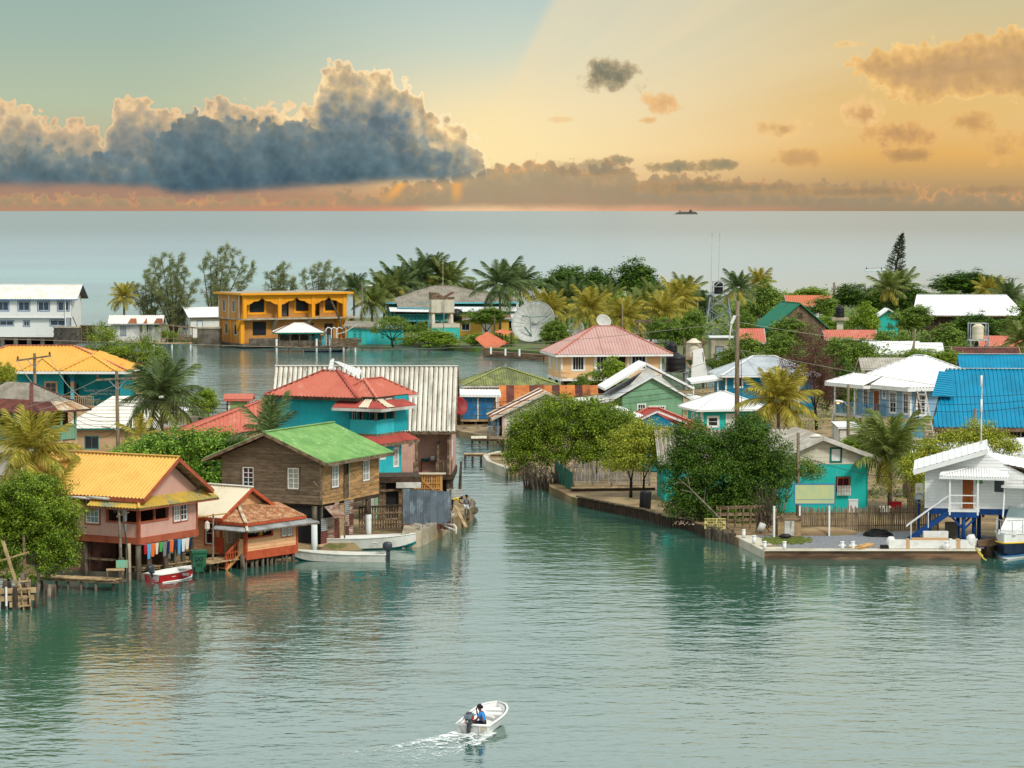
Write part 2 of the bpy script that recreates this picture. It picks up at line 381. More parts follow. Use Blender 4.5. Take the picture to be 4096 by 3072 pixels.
def mats():
 mat('pink_siding',S(222,172,154),S(206,154,138),.6,.8,lines=('xy',.16,.12,.5),streak=(S(120,80,66),.66,1.2,(3,3,.4)))
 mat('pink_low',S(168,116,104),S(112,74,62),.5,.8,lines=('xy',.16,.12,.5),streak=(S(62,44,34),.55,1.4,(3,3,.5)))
 mat('red_trim',S(180,94,64),S(156,76,50),.55,2)
 mat('orange_trim',S(196,90,54),S(176,74,44),.55,2)
 mat('peach_plank',S(240,186,136),S(224,166,118),.55,1.2,rand=.05)
 mat('grey_plank',S(134,114,92),S(104,88,70),.52,1.6,stretch=(1,1,5),rand=.22,bump=.5,bs=18,c3=S(160,140,112),amt3=.68,rough=.9)
 mat('grey_plank_lit',S(192,148,98),S(140,112,76),.5,1.1,stretch=(1,1,4),rand=.22,bump=.5,bs=18,c3=S(206,160,88),amt3=.62,sc3=1.2,rough=.9)  # lighter copy of the grey plank: side light put into the colour
 mat('old_wood',S(150,128,102),S(98,80,60),.5,2.2,stretch=(1,1,2),rand=.14,bump=.5,rough=.9)
 mat('dark_wood',S(84,66,50),S(56,44,34),.5,2.5,rand=.15,bump=.4,rough=.9)
 mat('deck_wood',S(206,176,132),S(162,134,98),.5,1.6,rand=.16,bump=.4,rough=.9)
 mat('pile_wood',S(120,108,92),S(66,56,46),.5,1.3,stretch=(3,3,.7),bump=.6,rough=.95)
 mat('pile_white',S(226,232,228),S(190,196,186),.6,1.2,streak=(S(90,84,66),.62,1.5,(2,2,.5)))
 mat('fresh_wood',S(214,160,92),S(188,132,72),.5,2,rand=.1)
 mat('lumber',S(222,178,116),S(200,154,92),.5,2,rand=.08)
 mat('picket',S(150,130,104),S(110,96,76),.5,2,stretch=(2,2,.6),rand=.18,rough=.9)
 mat('picket_grey',S(170,164,156),S(130,124,116),.5,2,stretch=(2,2,.6),rand=.14,rough=.9)
 mat('white_paint',S(246,246,242),S(226,226,218),.62,1.5,var=.04)
 mat('white_plank',S(250,250,247),S(240,240,234),.62,1.5,var=.03,rand=.02)
 mat('white_boards',S(244,244,238),S(226,226,218),.62,.9,var=.05,lines=('z',.28,.08,.35))
 mat('white_dirty',S(226,224,216),S(186,182,170),.5,.8,streak=(S(120,112,100),.6,1.0,(2,2,.35)))
 mat('cream_boards',S(226,220,200),S(204,196,174),.55,1.1,lines=('z',.3,.1,.4))
 mat('aqua_wall',S(30,190,180),S(96,206,194),.66,.9,c3=S(150,216,200),amt3=.72,sc3=1.6)
 mat('turq_wall',S(26,176,184),S(40,160,170),.55,.7,streak=(S(90,150,150),.66,1.0,(1.5,1.5,.3)),var=.1,lines=('xy',.62,.03,.35))
 mat('turq_light',S(60,200,208),S(40,184,194),.55,.7,streak=(S(120,170,166),.68,1.0,(1.5,1.5,.3)))
 mat('teal_shop',S(24,160,172),S(18,136,150),.55,.5,streak=(S(80,130,130),.66,.8,(1.2,1.2,.3)))
 mat('teal_dark',S(30,140,140),S(24,120,122),.55,.7)
 mat('shed_turq',S(64,196,186),S(96,208,196),.6,.9,streak=(S(150,220,206),.62,1.0,(1.5,1.5,.3)))
 mat('peach_wall',S(246,204,152),S(234,188,136),.6,.8,lines=('xy',.3,.06,.25),var=.05)
 mat('pinkbeige_wall',S(230,196,172),S(214,178,154),.6,.8,lines=('xy',.3,.06,.25),var=.05)
 mat('rose_boards',S(222,178,160),S(198,152,134),.55,.9,lines=('xy',.24,.07,.4))
 mat('sage_boards',S(136,184,146),S(116,164,128),.55,.8,lines=('z',.2,.12,.35))
 mat('skyblue_boards',S(150,190,216),S(130,172,202),.55,.8,lines=('z',.18,.12,.3))
 mat('skyblue_paint',S(126,176,208),S(110,160,194),.5,2)
 mat('blue_boards',S(14,142,178),S(10,122,160),.55,.8,lines=('z',.22,.1,.3))
 mat('mint_wall',S(44,200,186),S(30,184,172),.6,.8,streak=(S(110,170,156),.66,.9,(1.2,1.2,.3)))
 mat('mint_wood',S(124,190,160),S(152,170,140),.52,1.5,stretch=(2,2,.6),rand=.1,c3=S(120,110,90),amt3=.66)
 mat('yellow_wall',S(246,196,88),S(232,178,72),.6,.9,lines=('z',.25,.08,.25))
 mat('ochre_wall',S(206,146,76),S(190,130,64),.55,.6)
 mat('orange_paint',S(252,168,30),S(240,152,20),.6,.8)
 mat('beige_wall',S(206,174,134),S(186,154,116),.55,.8)
 mat('navy_paint',S(16,74,140),S(12,58,116),.55,1.5)
 mat('blue_door',S(26,104,158),S(70,122,150),.55,1.2,stretch=(2,2,.5),c3=S(150,160,160),amt3=.66)
 mat('brown_door',S(176,98,44),S(150,78,32),.5,3,stretch=(3,3,.5))
 mat('plain_door',S(186,160,120),S(160,134,98),.5,3)
 mat('white_door',S(236,236,228),S(214,214,204),.6,2)
 mat('light_blue_trim',S(120,200,212),S(100,184,198),.55,2)
 mat('blue_trim',S(60,120,170),S(50,104,150),.55,2)
 mat('green_trim',S(20,120,104),S(16,104,92),.55,2)
 mat('roof_yellow',S(246,194,98),S(238,182,86),.55,.6,var=.08,vs=3,c3=S(244,206,150),amt3=.72,sc3=.5,rough=.55)
 mat('roof_yellow_old',S(214,176,72),S(150,150,96),.55,.9,c3=S(110,140,140),amt3=.6,sc3=1.0)
 mat('roof_yellow_clean',S(242,186,84),S(234,176,76),.6,.4,var=.04,rough=.5)
 mat('roof_green',S(140,184,108),S(116,164,92),.5,1.0,c3=S(168,204,142),amt3=.62,sc3=2.2,var=.14,vs=4,stretch=(1,1,1),streak=(S(170,216,130),.6,1.2,(.5,3,3)),rough=.6)
 mat('roof_darkgreen',S(30,126,96),S(24,112,84),.6,.6,rough=.6)
 mat('roof_red',S(214,122,100),S(204,110,90),.6,.5,var=.09,vs=3,c3=S(222,146,124),amt3=.6,sc3=.9,rough=.6)
 mat('roof_red_dark',S(186,84,72),S(160,66,58),.55,.8,rough=.6)
 mat('roof_pink',S(212,172,162),S(200,156,148),.6,.5,var=.05,rough=.6)
 mat('roof_terra',S(216,126,92),S(202,110,78),.6,.8)
 mat('roof_white',S(252,252,250),S(240,240,238),.62,.6,var=.03,rough=.45)
 mat('roof_offwhite',S(246,242,230),S(226,220,204),.58,.5,var=.05,rough=.55)
 mat('roof_mould',S(238,234,220),S(210,204,188),.55,.5,streak=(S(128,122,110),.50,.9,(2.2,.25,.25)),rough=.6)
 mat('roof_cream',S(228,216,188),S(212,200,170),.6,.7,var=.06,rough=.6)
 mat('roof_greyzinc',S(206,212,216),S(180,188,194),.55,.7,rough=.45,metal=.1)
 mat('roof_asbestos',S(196,190,176),S(168,160,146),.5,.8,c3=S(120,112,98),amt3=.66,sc3=1.4)
 mat('roof_grey',S(158,150,136),S(134,126,112),.5,.7,c3=S(180,172,156),amt3=.6,sc3=3)
 mat('roof_moss',S(160,168,100),S(120,126,86),.5,.8,c3=S(90,88,70),amt3=.6,sc3=1.2)
 mat('roof_moss_light',S(170,180,104),S(150,156,100),.5,1.2)
 mat('rust',S(176,104,58),S(120,62,42),.5,1.0,rand=.1,c3=S(206,150,104),amt3=.64,sc3=2)
 mat('rust_dark',S(122,70,58),S(92,52,46),.5,1.0,rand=.12,c3=S(176,100,60),amt3=.7,sc3=2)
 mat('rust_orange',S(214,138,74),S(196,112,58),.5,.9,rand=.12,c3=S(130,74,48),amt3=.66,sc3=1.5)
 mat('rust_pale',S(226,210,180),S(190,140,96),.56,1.0,rand=.1)
 mat('rust_scale',S(204,156,114),S(162,106,70),.48,3.0,c3=S(230,206,180),amt3=.62,sc3=5)
 mat('zinc',S(176,178,176),S(140,142,140),.5,.9,rand=.12,metal=.25,rough=.5,c3=S(120,78,54),amt3=.68,sc3=1.3)
 mat('zinc_blue',S(126,138,148),S(98,110,120),.5,.7,rand=.1,metal=.2,rough=.5,c3=S(150,166,176),amt3=.62,sc3=1.0)
 mat('zinc_rusty',S(178,152,132),S(112,72,56),.5,1.0,stretch=(.4,.4,2.5),rand=.2,c3=S(206,196,180),amt3=.6,sc3=2)
 mat('roof_blue',S(4,148,188),S(2,134,172),.55,.5,var=.09,vs=2.5,rough=.5)
 mat('concrete',S(196,182,156),S(160,146,122),.5,.7,c3=S(120,108,88),amt3=.66,sc3=1.6,bump=.3)
 mat('concrete_dark',S(120,112,98),S(84,76,64),.5,.7,bump=.4)
 mat('concrete_pale',S(222,214,194),S(196,186,162),.55,.6,c3=S(150,140,118),amt3=.68)
 mat('concrete_wet',S(150,116,88),S(92,70,54),.5,.8,stretch=(.5,.5,3),bump=.3)
 mat('stone_block',S(96,90,80),S(62,58,52),.5,1.2,bump=.6,rand=.15)
 mat('rock',S(130,116,96),S(90,78,62),.5,1.5,bump=.6,rand=.2)
 mat('soil',S(176,150,110),S(132,106,76),.5,.35,c3=S(110,118,60),amt3=.62,sc3=.8,bump=.4)
 mat('shore',S(120,108,84),S(88,86,56),.5,.12,c3=S(96,120,50),amt3=.5,sc3=.3,bump=.4)
 mat('gravel_m',S(148,150,156),S(112,116,124),.5,6.0,c3=S(170,166,160),amt3=.6,sc3=11,bump=.8)
 mat('sand',S(208,178,132),S(190,160,116),.5,.8)
 mat('plastic_black',S(34,34,36),None,rough=.45,var=.1)
 mat('plastic_beige',S(236,224,198),S(222,206,176),.6,1,rough=.5)
 mat('rubber',S(26,26,28),None,rough=.7)
 mat('steel',S(176,186,194),S(146,156,164),.5,2,rough=.5,metal=.3)
 mat('steel_pale',S(206,210,208),S(180,184,182),.5,1.2,rough=.55,metal=.1)
 mat('pole_wood',S(150,134,110),S(112,98,78),.5,1.5,stretch=(4,4,.4),bump=.4,rough=.9)
 mat('wire',S(60,58,54),None,var=0,rough=.6)
 mat('wire_pale',S(170,164,146),None,var=0,rough=.6)
 mat('sign_yellow',S(226,212,132),S(212,198,118),.6,4)
 mat('letter_dark',S(50,50,36),None,var=0)
 mat('board_green',S(204,210,150),S(184,204,160),.55,1.2,var=.03)
 mat('board_blue',S(60,128,178),None,var=.05)
 mat('boat_white',S(248,248,244),S(236,236,230),.62,1.2,var=.03,rough=.35,spec=.5)
 mat('boat_old',S(232,230,220),S(208,204,190),.6,1.0,streak=(S(150,120,90),.68,1.5,(1.5,1.5,.4)),rough=.5)
 mat('boat_red',S(196,36,40),S(170,26,32),.6,1.5,rough=.4)
 mat('boat_blue',S(36,120,176),S(28,104,160),.55,1.5,rough=.4)
 mat('boat_navy',S(22,40,68),S(16,30,54),.55,1.5,rough=.25,spec=.5)
 mat('motor',S(58,66,74),S(46,52,60),.5,3,rough=.35,spec=.5)
 mat('motor_light',S(130,142,150),None,rough=.35,spec=.5)
 mat('bin_green',S(40,104,72),S(32,90,62),.55,2,rough=.5)
 mat('net_green',S(36,126,106),S(24,104,88),.5,3,lines=('xy',.08,.3,.35))
 mat('dish_white',S(206,206,198),S(184,184,174),.55,.6)
 mat('dish_red',S(150,40,42),None,rough=.5)
 mat('skin_a',S(128,84,60),S(112,72,50),.5,8,rough=.6)
 mat('skin_b',S(84,58,46),S(70,48,38),.5,8,rough=.6)
 mat('hair_dark',S(36,26,22),None,rough=.7)
 mat('shirt_blue',S(44,130,214),S(90,170,236),.58,9,rough=.9)
 mat('shorts_navy',S(28,30,52),None,rough=.9)
 mat('foam',S(250,252,250),None,var=0,rough=.8)
 mat('wrap',S(240,240,236),S(222,222,216),.55,2,rough=.4)
 mat('cardboard',S(206,166,118),None,rough=.9)
 mat('ship_grey',S(120,114,102),None,var=0); mat('ship_dark',S(96,92,84),None,var=0)
 mat('glow_lamp',S(255,190,90),None,var=0)
 for nm,c in dict(cloth_red=(190,36,46),cloth_white=(226,228,230),cloth_navy=(34,44,84),cloth_orange=(240,120,50),cloth_green=(80,176,84),cloth_sky=(96,170,214),
                     cloth_black=(30,30,34),cloth_purple=(120,50,90),cloth_yellow=(232,204,70),cloth_cream=(226,216,196),cloth_teal=(40,120,130),cloth_grey=(128,130,136),yellow_paint=(250,204,60),green_sign=(70,150,60),rope_yellow=(236,210,90)).items():
  mat(nm,S(*c),None,var=.1,rough=.9)
 glassmat('glass'); glassmat('glass_curtain',S(196,192,180,.6),.12); glassmat('glass_red',S(84,32,40,.6),.1); glassmat('glass_blue',S(60,80,100,.6),.08)
 glassmat('shade_black',(.008,.008,.009),.9); glassmat('glass_pale',S(150,170,170,.6),.1)  # near-black colour stands for shade in rooms and under floors
 mat('inside_brown',S(92,66,52),S(70,50,40),.5,1,rough=.9); mat('inside_grey',S(96,96,92),None,rough=.9)
 leafmat('leaf_mangrove',[S(38,58,8,.98),S(88,118,22,.98),S(162,182,52,.98)]); leafmat('leaf_dark',[S(24,44,10,.98),S(56,88,22,.98),S(110,144,42,.98)])
 leafmat('leaf_grape',[S(40,72,14,1.05),S(88,134,34,1.05),S(164,192,76,1.05)]); leafmat('leaf_yellow',[S(66,82,14,1.05),S(132,148,40,1.05),S(202,204,76,1.05),S(228,186,66)])
 leafmat('leaf_mid',[S(44,66,16,1.0),S(92,122,38,1.0),S(154,176,72,1.0)]); leafmat('leaf_lime',[S(56,84,14,1.0),S(112,144,34,1.0),S(176,194,70,1.0)])
 leafmat('leaf_casuarina',[S(108,122,78),S(150,162,106),S(190,194,140)],.45); leafmat('leaf_burnt',[S(52,32,30),S(98,60,54),S(142,96,84)],.15)
 leafmat('leaf_pine',[S(40,54,34),S(66,82,48),S(106,116,70)],.15)
 leafmat('frond_green',[S(76,92,36),S(122,140,64),S(180,186,108)],.3,.3); leafmat('frond_yellow',[S(112,116,36),S(178,170,64),S(232,210,104)],.3,.3)
 leafmat('frond_dark',[S(58,80,44),S(96,120,64),S(150,166,108)],.25,.3); leafmat('grass_m',[S(84,104,40),S(124,140,62),S(170,178,96)],.2)
 mat('bark',S(104,92,76),S(66,56,46),.5,3,stretch=(3,3,.8),bump=.6,rough=.95); mat('bark_pale',S(150,138,120),S(110,100,86),.5,3,bump=.4,rough=.95)
 mat('bark_dark',S(52,44,36),S(34,28,24),.5,3,bump=.4,rough=.95); mat('coconut',S(150,140,60),None)
mats()
def water_mat():
 m=bpy.data.materials.new('water'); m.use_nodes=True; g=G(m.node_tree); n=g.n; b=n['Principled BSDF']
 tc=n.new('ShaderNodeTexCoord'); P=tc.outputs['Object']; x,y,z=g.sep(P)
 deep=g.noise(P,.004,4,.6)
 harbour=(.034,.115,.086); sea=g.mix(g.ss(y,600,3500),(.20,.30,.345),(.085,.125,.128)); reef=(.24,.42,.42)
 c=g.mix(g.ss(y,400,560),g.mix(g.ss(y,225,330),harbour,(.06,.16,.14)),sea)
 g.l.new(g.ss(y,420,900,.5,.13),b.inputs['Specular IOR Level'])
 rf=g.m('MULTIPLY',g.m('MULTIPLY',g.ss(y,470,560),g.ss(y,1500,700)),g.m('MULTIPLY',g.ss(x,40,-60),g.ss(deep,.35,.6)))
 c=g.mix(rf,c,reef)
 b.inputs['IOR'].default_value=2.05
 g.l.new(c,b.inputs['Base Color'])
 g.l.new(g.ss(y,150,1200,.05,.22),b.inputs['Roughness'])
 patch=g.noise(g.xyz(g.m('MULTIPLY',x,.5),y,0.0),.035,3,.55); ruff=g.ss(patch,.42,.62,.25,1.0)
 def st(kx,ky): return g.xyz(g.m('MULTIPLY',x,kx),g.m('MULTIPLY',y,ky),0.0)
 w=g.m('ADD',g.m('MULTIPLY',g.noise(st(.8,1.0),1.6,2,.5),.30),g.m('ADD',g.m('MULTIPLY',g.noise(st(.6,1.0),.55,2,.5),.55),g.m('MULTIPLY',g.noise(st(.5,1.0),.12,1,.5),.5)))
 fine=g.m('MULTIPLY',g.m('MULTIPLY',g.noise(st(.8,1.0),4.5,2,.5),.10),ruff)
 w=g.m('ADD',w,fine)
 bn=n.new('ShaderNodeBump'); bn.inputs['Distance'].default_value=.13
 big=g.noise(g.xyz(g.m('MULTIPLY',x,.25),y,0.0),.012,3,.6); g.l.new(g.m('MULTIPLY',g.ss(y,180,300,.75,1.5),g.ss(big,.35,.65,.6,1.25)),bn.inputs['Strength'])
 g.l.new(w,bn.inputs['Height']); g.l.new(bn.outputs[0],b.inputs['Normal'])
 MT['water']=m
water_mat()
def setting():
 m=MB(); m.add([(-9000,20,0),(9000,20,0),(9000,60000,0),(-9000,60000,0)],[(0,1,2,3)])
 o=m.build('water','water'); tag(o,'calm teal harbour water opening to the grey sea',None,kind='structure')
 def land(name,pts,z,mt,label,skirt=1.2,zo=0.0):
  P=[gp(a,b,zo) for a,b in pts]; n=len(P)
  from mathutils.geometry import tessellate_polygon
  Q=[]
  for i in range(n):
   a,b=P[i],P[(i+1)%n]; k=max(1,int((b-a).length/1.6)) if (b-a).length<220 else 1
   for j in range(k):
    p=a.lerp(b,j/k);
    if k>1: p=p+V(rnd.uniform(-.15,.15),rnd.uniform(-.3,.3),0)
    Q.append(p)
  top=[V(p.x,p.y,z+rnd.uniform(-.05,.05)) for p in Q]; bt=[V(p.x,p.y,-skirt) for p in Q]
  tri=tessellate_polygon([top]); k=len(Q)
  mb=MB(); mb.add(top+bt,[tuple(t) for t in tri]+[(i,k+i,k+(i+1)%k,(i+1)%k) for i in range(k)])
  o=mb.build(name,mt); return tag(o,label,None,kind='structure')
 land('ground',[(-80,574),(60,573),(140,571),(200,563),(250,556),(330,551),(421,546),(453,531),(455,518),(448,490),(448,442),(380,426),(280,426),(215,426),(172,402),(130,387),(-80,377)],.45,'soil','muddy strip of land under the houses between canal and lagoon')
 land('ground',[(455,430),(492,437),(504,441),(512,458),(535,474),(556,490),(578,498),(612,505),(648,512),(690,521),(735,536),(762,547),(980,547.5),(1000,545),(1110,549),(1110,386),(745,384),(700,389),(545,396),(455,404)],.5,'soil','sandy canal bank with yards and trees',zo=.5)
 land('ground',[(-80,342),(60,342),(120,342.5),(215,344),(300,344),(400,346),(470,352),(552,357),(640,361),(700,364),(738,367),(752,387),(1110,388),(1110,296),(760,297),(560,308),(400,320),(215,327),(120,330),(-80,330)],.7,'shore','low wooded spit of land between lagoon and open sea')
setting()
def P3(O,U,u,z,n=0.0):
 """point u along the wall, z up, n outwards"""
 return V(O[0]+U[0]*u+U[1]*n, O[1]+U[1]*u-U[0]*n, z)
def span(poly,z):
 lo,hi=1e9,-1e9
 for i in range(len(poly)):
  (a0,b0),(a1,b1)=poly[i],poly[(i+1)%len(poly)]
  if min(b0,b1)-1e-6<=z<=max(b0,b1)+1e-6:
   if abs(b1-b0)<1e-6: lo=min(lo,a0,a1); hi=max(hi,a0,a1)
   else:
    a=a0+(a1-a0)*(z-b0)/(b1-b0); lo=min(lo,a); hi=max(hi,a)
 return lo,hi
def wall(th,O,U,poly,mt,holes=(),t=.1,name='wall',plank=None,lap=.02,split=0.0,pname='plank',backing=True,label=None):
 """convex outline poly in (u,z); rectangular holes (u0,z0,u1,z1). plank: board height -> every board its own object under the wall"""
 zs0=min(b for a,b in poly); zs1=max(b for a,b in poly)
 def pieces(za,zb,skip):
  l0,r0=span(poly,za+1e-4); l1,r1=span(poly,zb-1e-4)
  if r0<l0 or r1<l1: return []
  hs=sorted((h[0],h[2]) for h in holes if skip(h)); out=[]; cl=(l0,l1)
  for a,b in hs:
   if b<=min(cl): continue
   if a>max(cl): out.append((cl[0],a,cl[1],a))
   cl=(max(b,cl[0]),max(b,cl[1]))
  if r0>cl[0] or r1>cl[1]: out.append((cl[0],max(r0,cl[0]),cl[1],max(r1,cl[1])))
  return out
 def prism(mb,l0,r0,l1,r1,za,zb,n0,n1,nb):
  v=[P3(O,U,l0,za,n0),P3(O,U,r0,za,n0),P3(O,U,r1,zb,n1),P3(O,U,l1,zb,n1),P3(O,U,l0,za,nb),P3(O,U,r0,za,nb),P3(O,U,r1,zb,nb),P3(O,U,l1,zb,nb)]
  mb.add(v,[(0,1,2,3),(5,4,7,6),(4,0,3,7),(1,5,6,2),(3,2,6,7),(4,5,1,0)])
 mb=MB(); bt=0.0 if plank is None else -.025
 zz=sorted(set([zs0,zs1]+[b for a,b in poly]+[max(zs0,min(zs1,z)) for h in holes for z in (h[1],h[3])]))
 for za,zb in zip(zz,zz[1:]):
  if zb-za<1e-3: continue
  for l0,r0,l1,r1 in pieces(za,zb,lambda h: h[1]<=za+1e-3 and h[3]>=zb-1e-3): prism(mb,l0,r0,l1,r1,za,zb,bt,bt,-t)
 w=mb.build(name,mt if plank is None else 'dark_wood',th,label=label)
 if plank:
  z=zs0
  while z<zs1-.03:
   zb=min(z+plank,zs1)
   for l0,r0,l1,r1 in pieces(z,zb,lambda h: min(h[3],zb)-max(h[1],z)>.5*(zb-z)):
    segs=[(l0,r0,l1,r1)]
    if split and r0-l0>split*1.4:
     c=l0+(r0-l0)*rnd.uniform(.3,.7); segs=[(l0,c-.006,l1,c-.006),(c+.006,r0,c+.006,r1)]
    for a,b,c,d in segs:
     j=rnd.uniform(0,.012) if split else 0.0
     p=MB(); prism(p,a,b,c,d,z,zb-.008,lap+j,.004+j,-.02); p.build(pname,mt,w)
   z+=plank
 return w
_pm={}
def pane_mesh(pw,ph,gm):
 k=(round(pw,3),round(ph,3),gm)
 if k not in _pm: _pm[k]=MB().box((-pw/2,-.006,-ph/2),(pw/2,.006,ph/2)).mesh('pane'); _pm[k].materials.append(MT[gm])
 return _pm[k]
def window(th,O,U,u0,z0,w,h,nx=2,nz=2,fm='white_paint',gm='glass',fw=.07,mw=.035,n=.0,trim=None,tw=.1,sill=False,gm2=None,name='window',panes=True,arch=False):
 """framed window with its panes as sub-parts; optional trim boards around it"""
 mb=MB(); ang=math.atan2(U[1],U[0])
 def bar(a0,b0,a1,b1,t0,t1):
  v=[P3(O,U,a,b,c) for c in (t0,t1) for a,b in ((a0,b0),(a1,b0),(a1,b1),(a0,b1))]
  mb.add(v,[(3,2,1,0),(4,5,6,7),(0,1,5,4),(1,2,6,5),(2,3,7,6),(3,0,4,7)])
 u1,z1=u0+w,z0+h; f0,f1=n-.05,n+.03
 bar(u0,z0,u0+fw,z1,f0,f1); bar(u1-fw,z0,u1,z1,f0,f1); bar(u0+fw,z0,u1-fw,z0+fw,f0,f1); bar(u0+fw,z1-fw,u1-fw,z1,f0,f1)
 iw=(w-2*fw); ih=(h-2*fw)
 for i in range(1,nx): c=u0+fw+iw*i/nx; bar(c-mw/2,z0+fw,c+mw/2,z1-fw,f0+.01,f1-.012)
 for i in range(1,nz): c=z0+fw+ih*i/nz; bar(u0+fw,c-mw/2,u1-fw,c+mw/2,f0+.012,f1-.014)
 o=mb.build(name,fm,th)
 if panes:
  for i in range(nx):
   for j in range(nz):
    pw,ph=iw/nx,ih/nz; g_=gm2 if (gm2 and j>=nz/2) else gm
    p=bpy.data.objects.new('pane',pane_mesh(pw,ph,g_)); COL.objects.link(p); p.parent=o
    p.location=P3(O,U,u0+fw+pw*(i+.5),z0+fw+ph*(j+.5),n-.028); p.rotation_euler=(0,0,ang)
 else:
  p=bpy.data.objects.new('pane',pane_mesh(iw,ih,gm)); COL.objects.link(p); p.parent=o
  p.location=P3(O,U,u0+w/2,z0+h/2,n-.028); p.rotation_euler=(0,0,ang)
 if trim:
  mb=MB(); f0,f1=n-.01,n+.045
  bar(u0-tw,z0-tw,u0,z1+tw,f0,f1); bar(u1,z0-tw,u1+tw,z1+tw,f0,f1); bar(u0,z1,u1,z1+tw,f0,f1-.003); bar(u0,z0-tw,u1,z0,f0,f1+(.05 if sill else -.003))
  mb.build('window_trim',trim,o)
 return o
def wbox(th,name,O,U,u0,z0,u1,z1,n0,n1,mt,parent=None,label=None):
 mb=MB(); v=[P3(O,U,a,b,c) for c in (n0,n1) for a,b in ((u0,z0),(u1,z0),(u1,z1),(u0,z1))]
 mb.add(v,[(3,2,1,0),(4,5,6,7),(0,1,5,4),(1,2,6,5),(2,3,7,6),(3,0,4,7)])
 return mb.build(name,mt,parent or th,label=label)
def door(th,O,U,u0,z0,w=.85,h=2.0,mt='brown_door',fm='white_paint',n=0.0,panels=True,hm='steel'):
 d=wbox(th,'door',O,U,u0,z0,u0+w,z0+h,n-.03,n+.02,mt)
 if panels:
  for a in (0,1):
   for b0,b1 in ((.12,.38),(.45,.92)):
    wbox(th,'door_panel',O,U,u0+w*(.12+.42*a),z0+h*b0,u0+w*(.46+.42*a),z0+h*b1,n+.0,n+.032,mt,d)
 wbox(th,'handle',O,U,u0+w*.9-.03,z0+h*.48,u0+w*.9+.03,z0+h*.53,n+.02,n+.07,hm,d)
 if fm:
  mb=MB()
  for a0,b0,a1,b1 in ((u0-.1,z0,u0,z0+h+.1),(u0+w,z0,u0+w+.1,z0+h+.1),(u0,z0+h,u0+w,z0+h+.1)):
   v=[P3(O,U,a,b,c) for c in (n-.02,n+.04) for a,b in ((a0,b0),(a1,b0),(a1,b1),(a0,b1))]
   mb.add(v,[(3,2,1,0),(4,5,6,7),(0,1,5,4),(1,2,6,5),(2,3,7,6),(3,0,4,7)])
  mb.build('door_frame',fm,d)
 return d
def roof(th,polys,mt,pitch=.25,amp=.03,kind='sin',caps=(),capm=None,fascia=(),fm='white_paint',fh=.18,name='roof',capw=.25,under=True,label=None):
 mb=MB()
 for p in polys: mb.rib(p,pitch,amp,kind)
 r=mb.build(name,mt,th,label=label)
 if under:
  mb=MB()
  for p in polys:
   mb.slab([Vector(q)-V(0,0,.05) for q in p],.04)
  mb.build('roof_lining','old_wood',r)
 if caps:
  for a,b in caps:
   a=Vector(a)+V(0,0,amp+.015); b=Vector(b)+V(0,0,amp+.015)
   MB().beam(a,b,capw,.05).build('ridge_cap',capm or mt,r)
 for f in fascia:
  a,b=f[0],f[1]
  MB().beam(Vector(a)+V(0,0,-fh/2-.02),Vector(b)+V(0,0,-fh/2-.02),.05,fh).build('fascia',fm,r)
 return r
def hip(th,x0,x1,y0,y1,ze,ra,rb,mt,pitch=.25,amp=.03,kind='sin',cap=None,fm='white_paint',fh=.18,name='roof',label=None,capw=.22):
 A,B,C_,D=V(x0,y0,ze),V(x1,y0,ze),V(x1,y1,ze),V(x0,y1,ze); ra,rb=Vector(ra),Vector(rb)
 if (rb-ra).length<.05: polys=[[A,B,ra],[B,C_,ra],[C_,D,ra],[D,A,ra]]
 elif abs(rb.x-ra.x)>abs(rb.y-ra.y): polys=[[A,B,rb,ra],[B,C_,rb],[C_,D,ra,rb],[D,A,ra]]
 else: polys=[[A,B,ra],[B,C_,rb,ra],[C_,D,rb],[D,A,ra,rb]]
 if abs(rb.x-ra.x)>=abs(rb.y-ra.y): caps=[(A,ra),(B,rb),(C_,rb),(D,ra),(ra,rb)]
 else: caps=[(A,ra),(B,ra),(C_,rb),(D,rb),(ra,rb)]
 caps=[c for c in caps if (Vector(c[0])-Vector(c[1])).length>.1]
 return roof(th,polys,mt,pitch,amp,kind,caps if cap else (),cap,[(A,B),(B,C_),(C_,D),(D,A)] if fm else (),fm,fh,name,capw,label=label)
def gable(th,x0,x1,y0,y1,ze,zr,mt,axis='y',pitch=.25,amp=.03,kind='sin',cap=None,fm='white_paint',fh=.18,off=0.0,name='roof',label=None,verge=None):
 """ridge along axis; off shifts the ridge sideways"""
 if axis=='y':
  xm=(x0+x1)/2+off; a,b=V(xm,y0,zr),V(xm,y1,zr); A,B,C_,D=V(x0,y0,ze),V(x1,y0,ze),V(x1,y1,ze),V(x0,y1,ze)
  polys=[[D,A,a,b],[B,C_,b,a]]; fas=[(D,A),(B,C_)]; vg=[(A,a),(B,a),(C_,b),(D,b)]
 else:
  ym=(y0+y1)/2+off; a,b=V(x0,ym,zr),V(x1,ym,zr); A,B,C_,D=V(x0,y0,ze),V(x1,y0,ze),V(x1,y1,ze),V(x0,y1,ze)
  polys=[[A,B,b,a],[C_,D,a,b]]; fas=[(A,B),(C_,D)]; vg=[(A,a),(D,a),(B,b),(C_,b)]
 r=roof(th,polys,mt,pitch,amp,kind,[(a,b)] if cap else (),cap,fas if fm else (),fm,fh,name,label=label)
 if verge or fm:
  for p,q in vg: MB().beam(Vector(p)+V(0,0,-fh/2-.01),Vector(q)+V(0,0,-fh/2-.01),.06,fh).build('bargeboard',verge or fm,r)
 return r
def stilt(th,x,y,z0,z1,r=.11,mt='pile_wood',name='stilt',n=8):
 return MB().tube([(x,y,z0),(x+rnd.uniform(-.04,.04),y,z1)],[r,r*.92],n).build(name,mt,th,True)
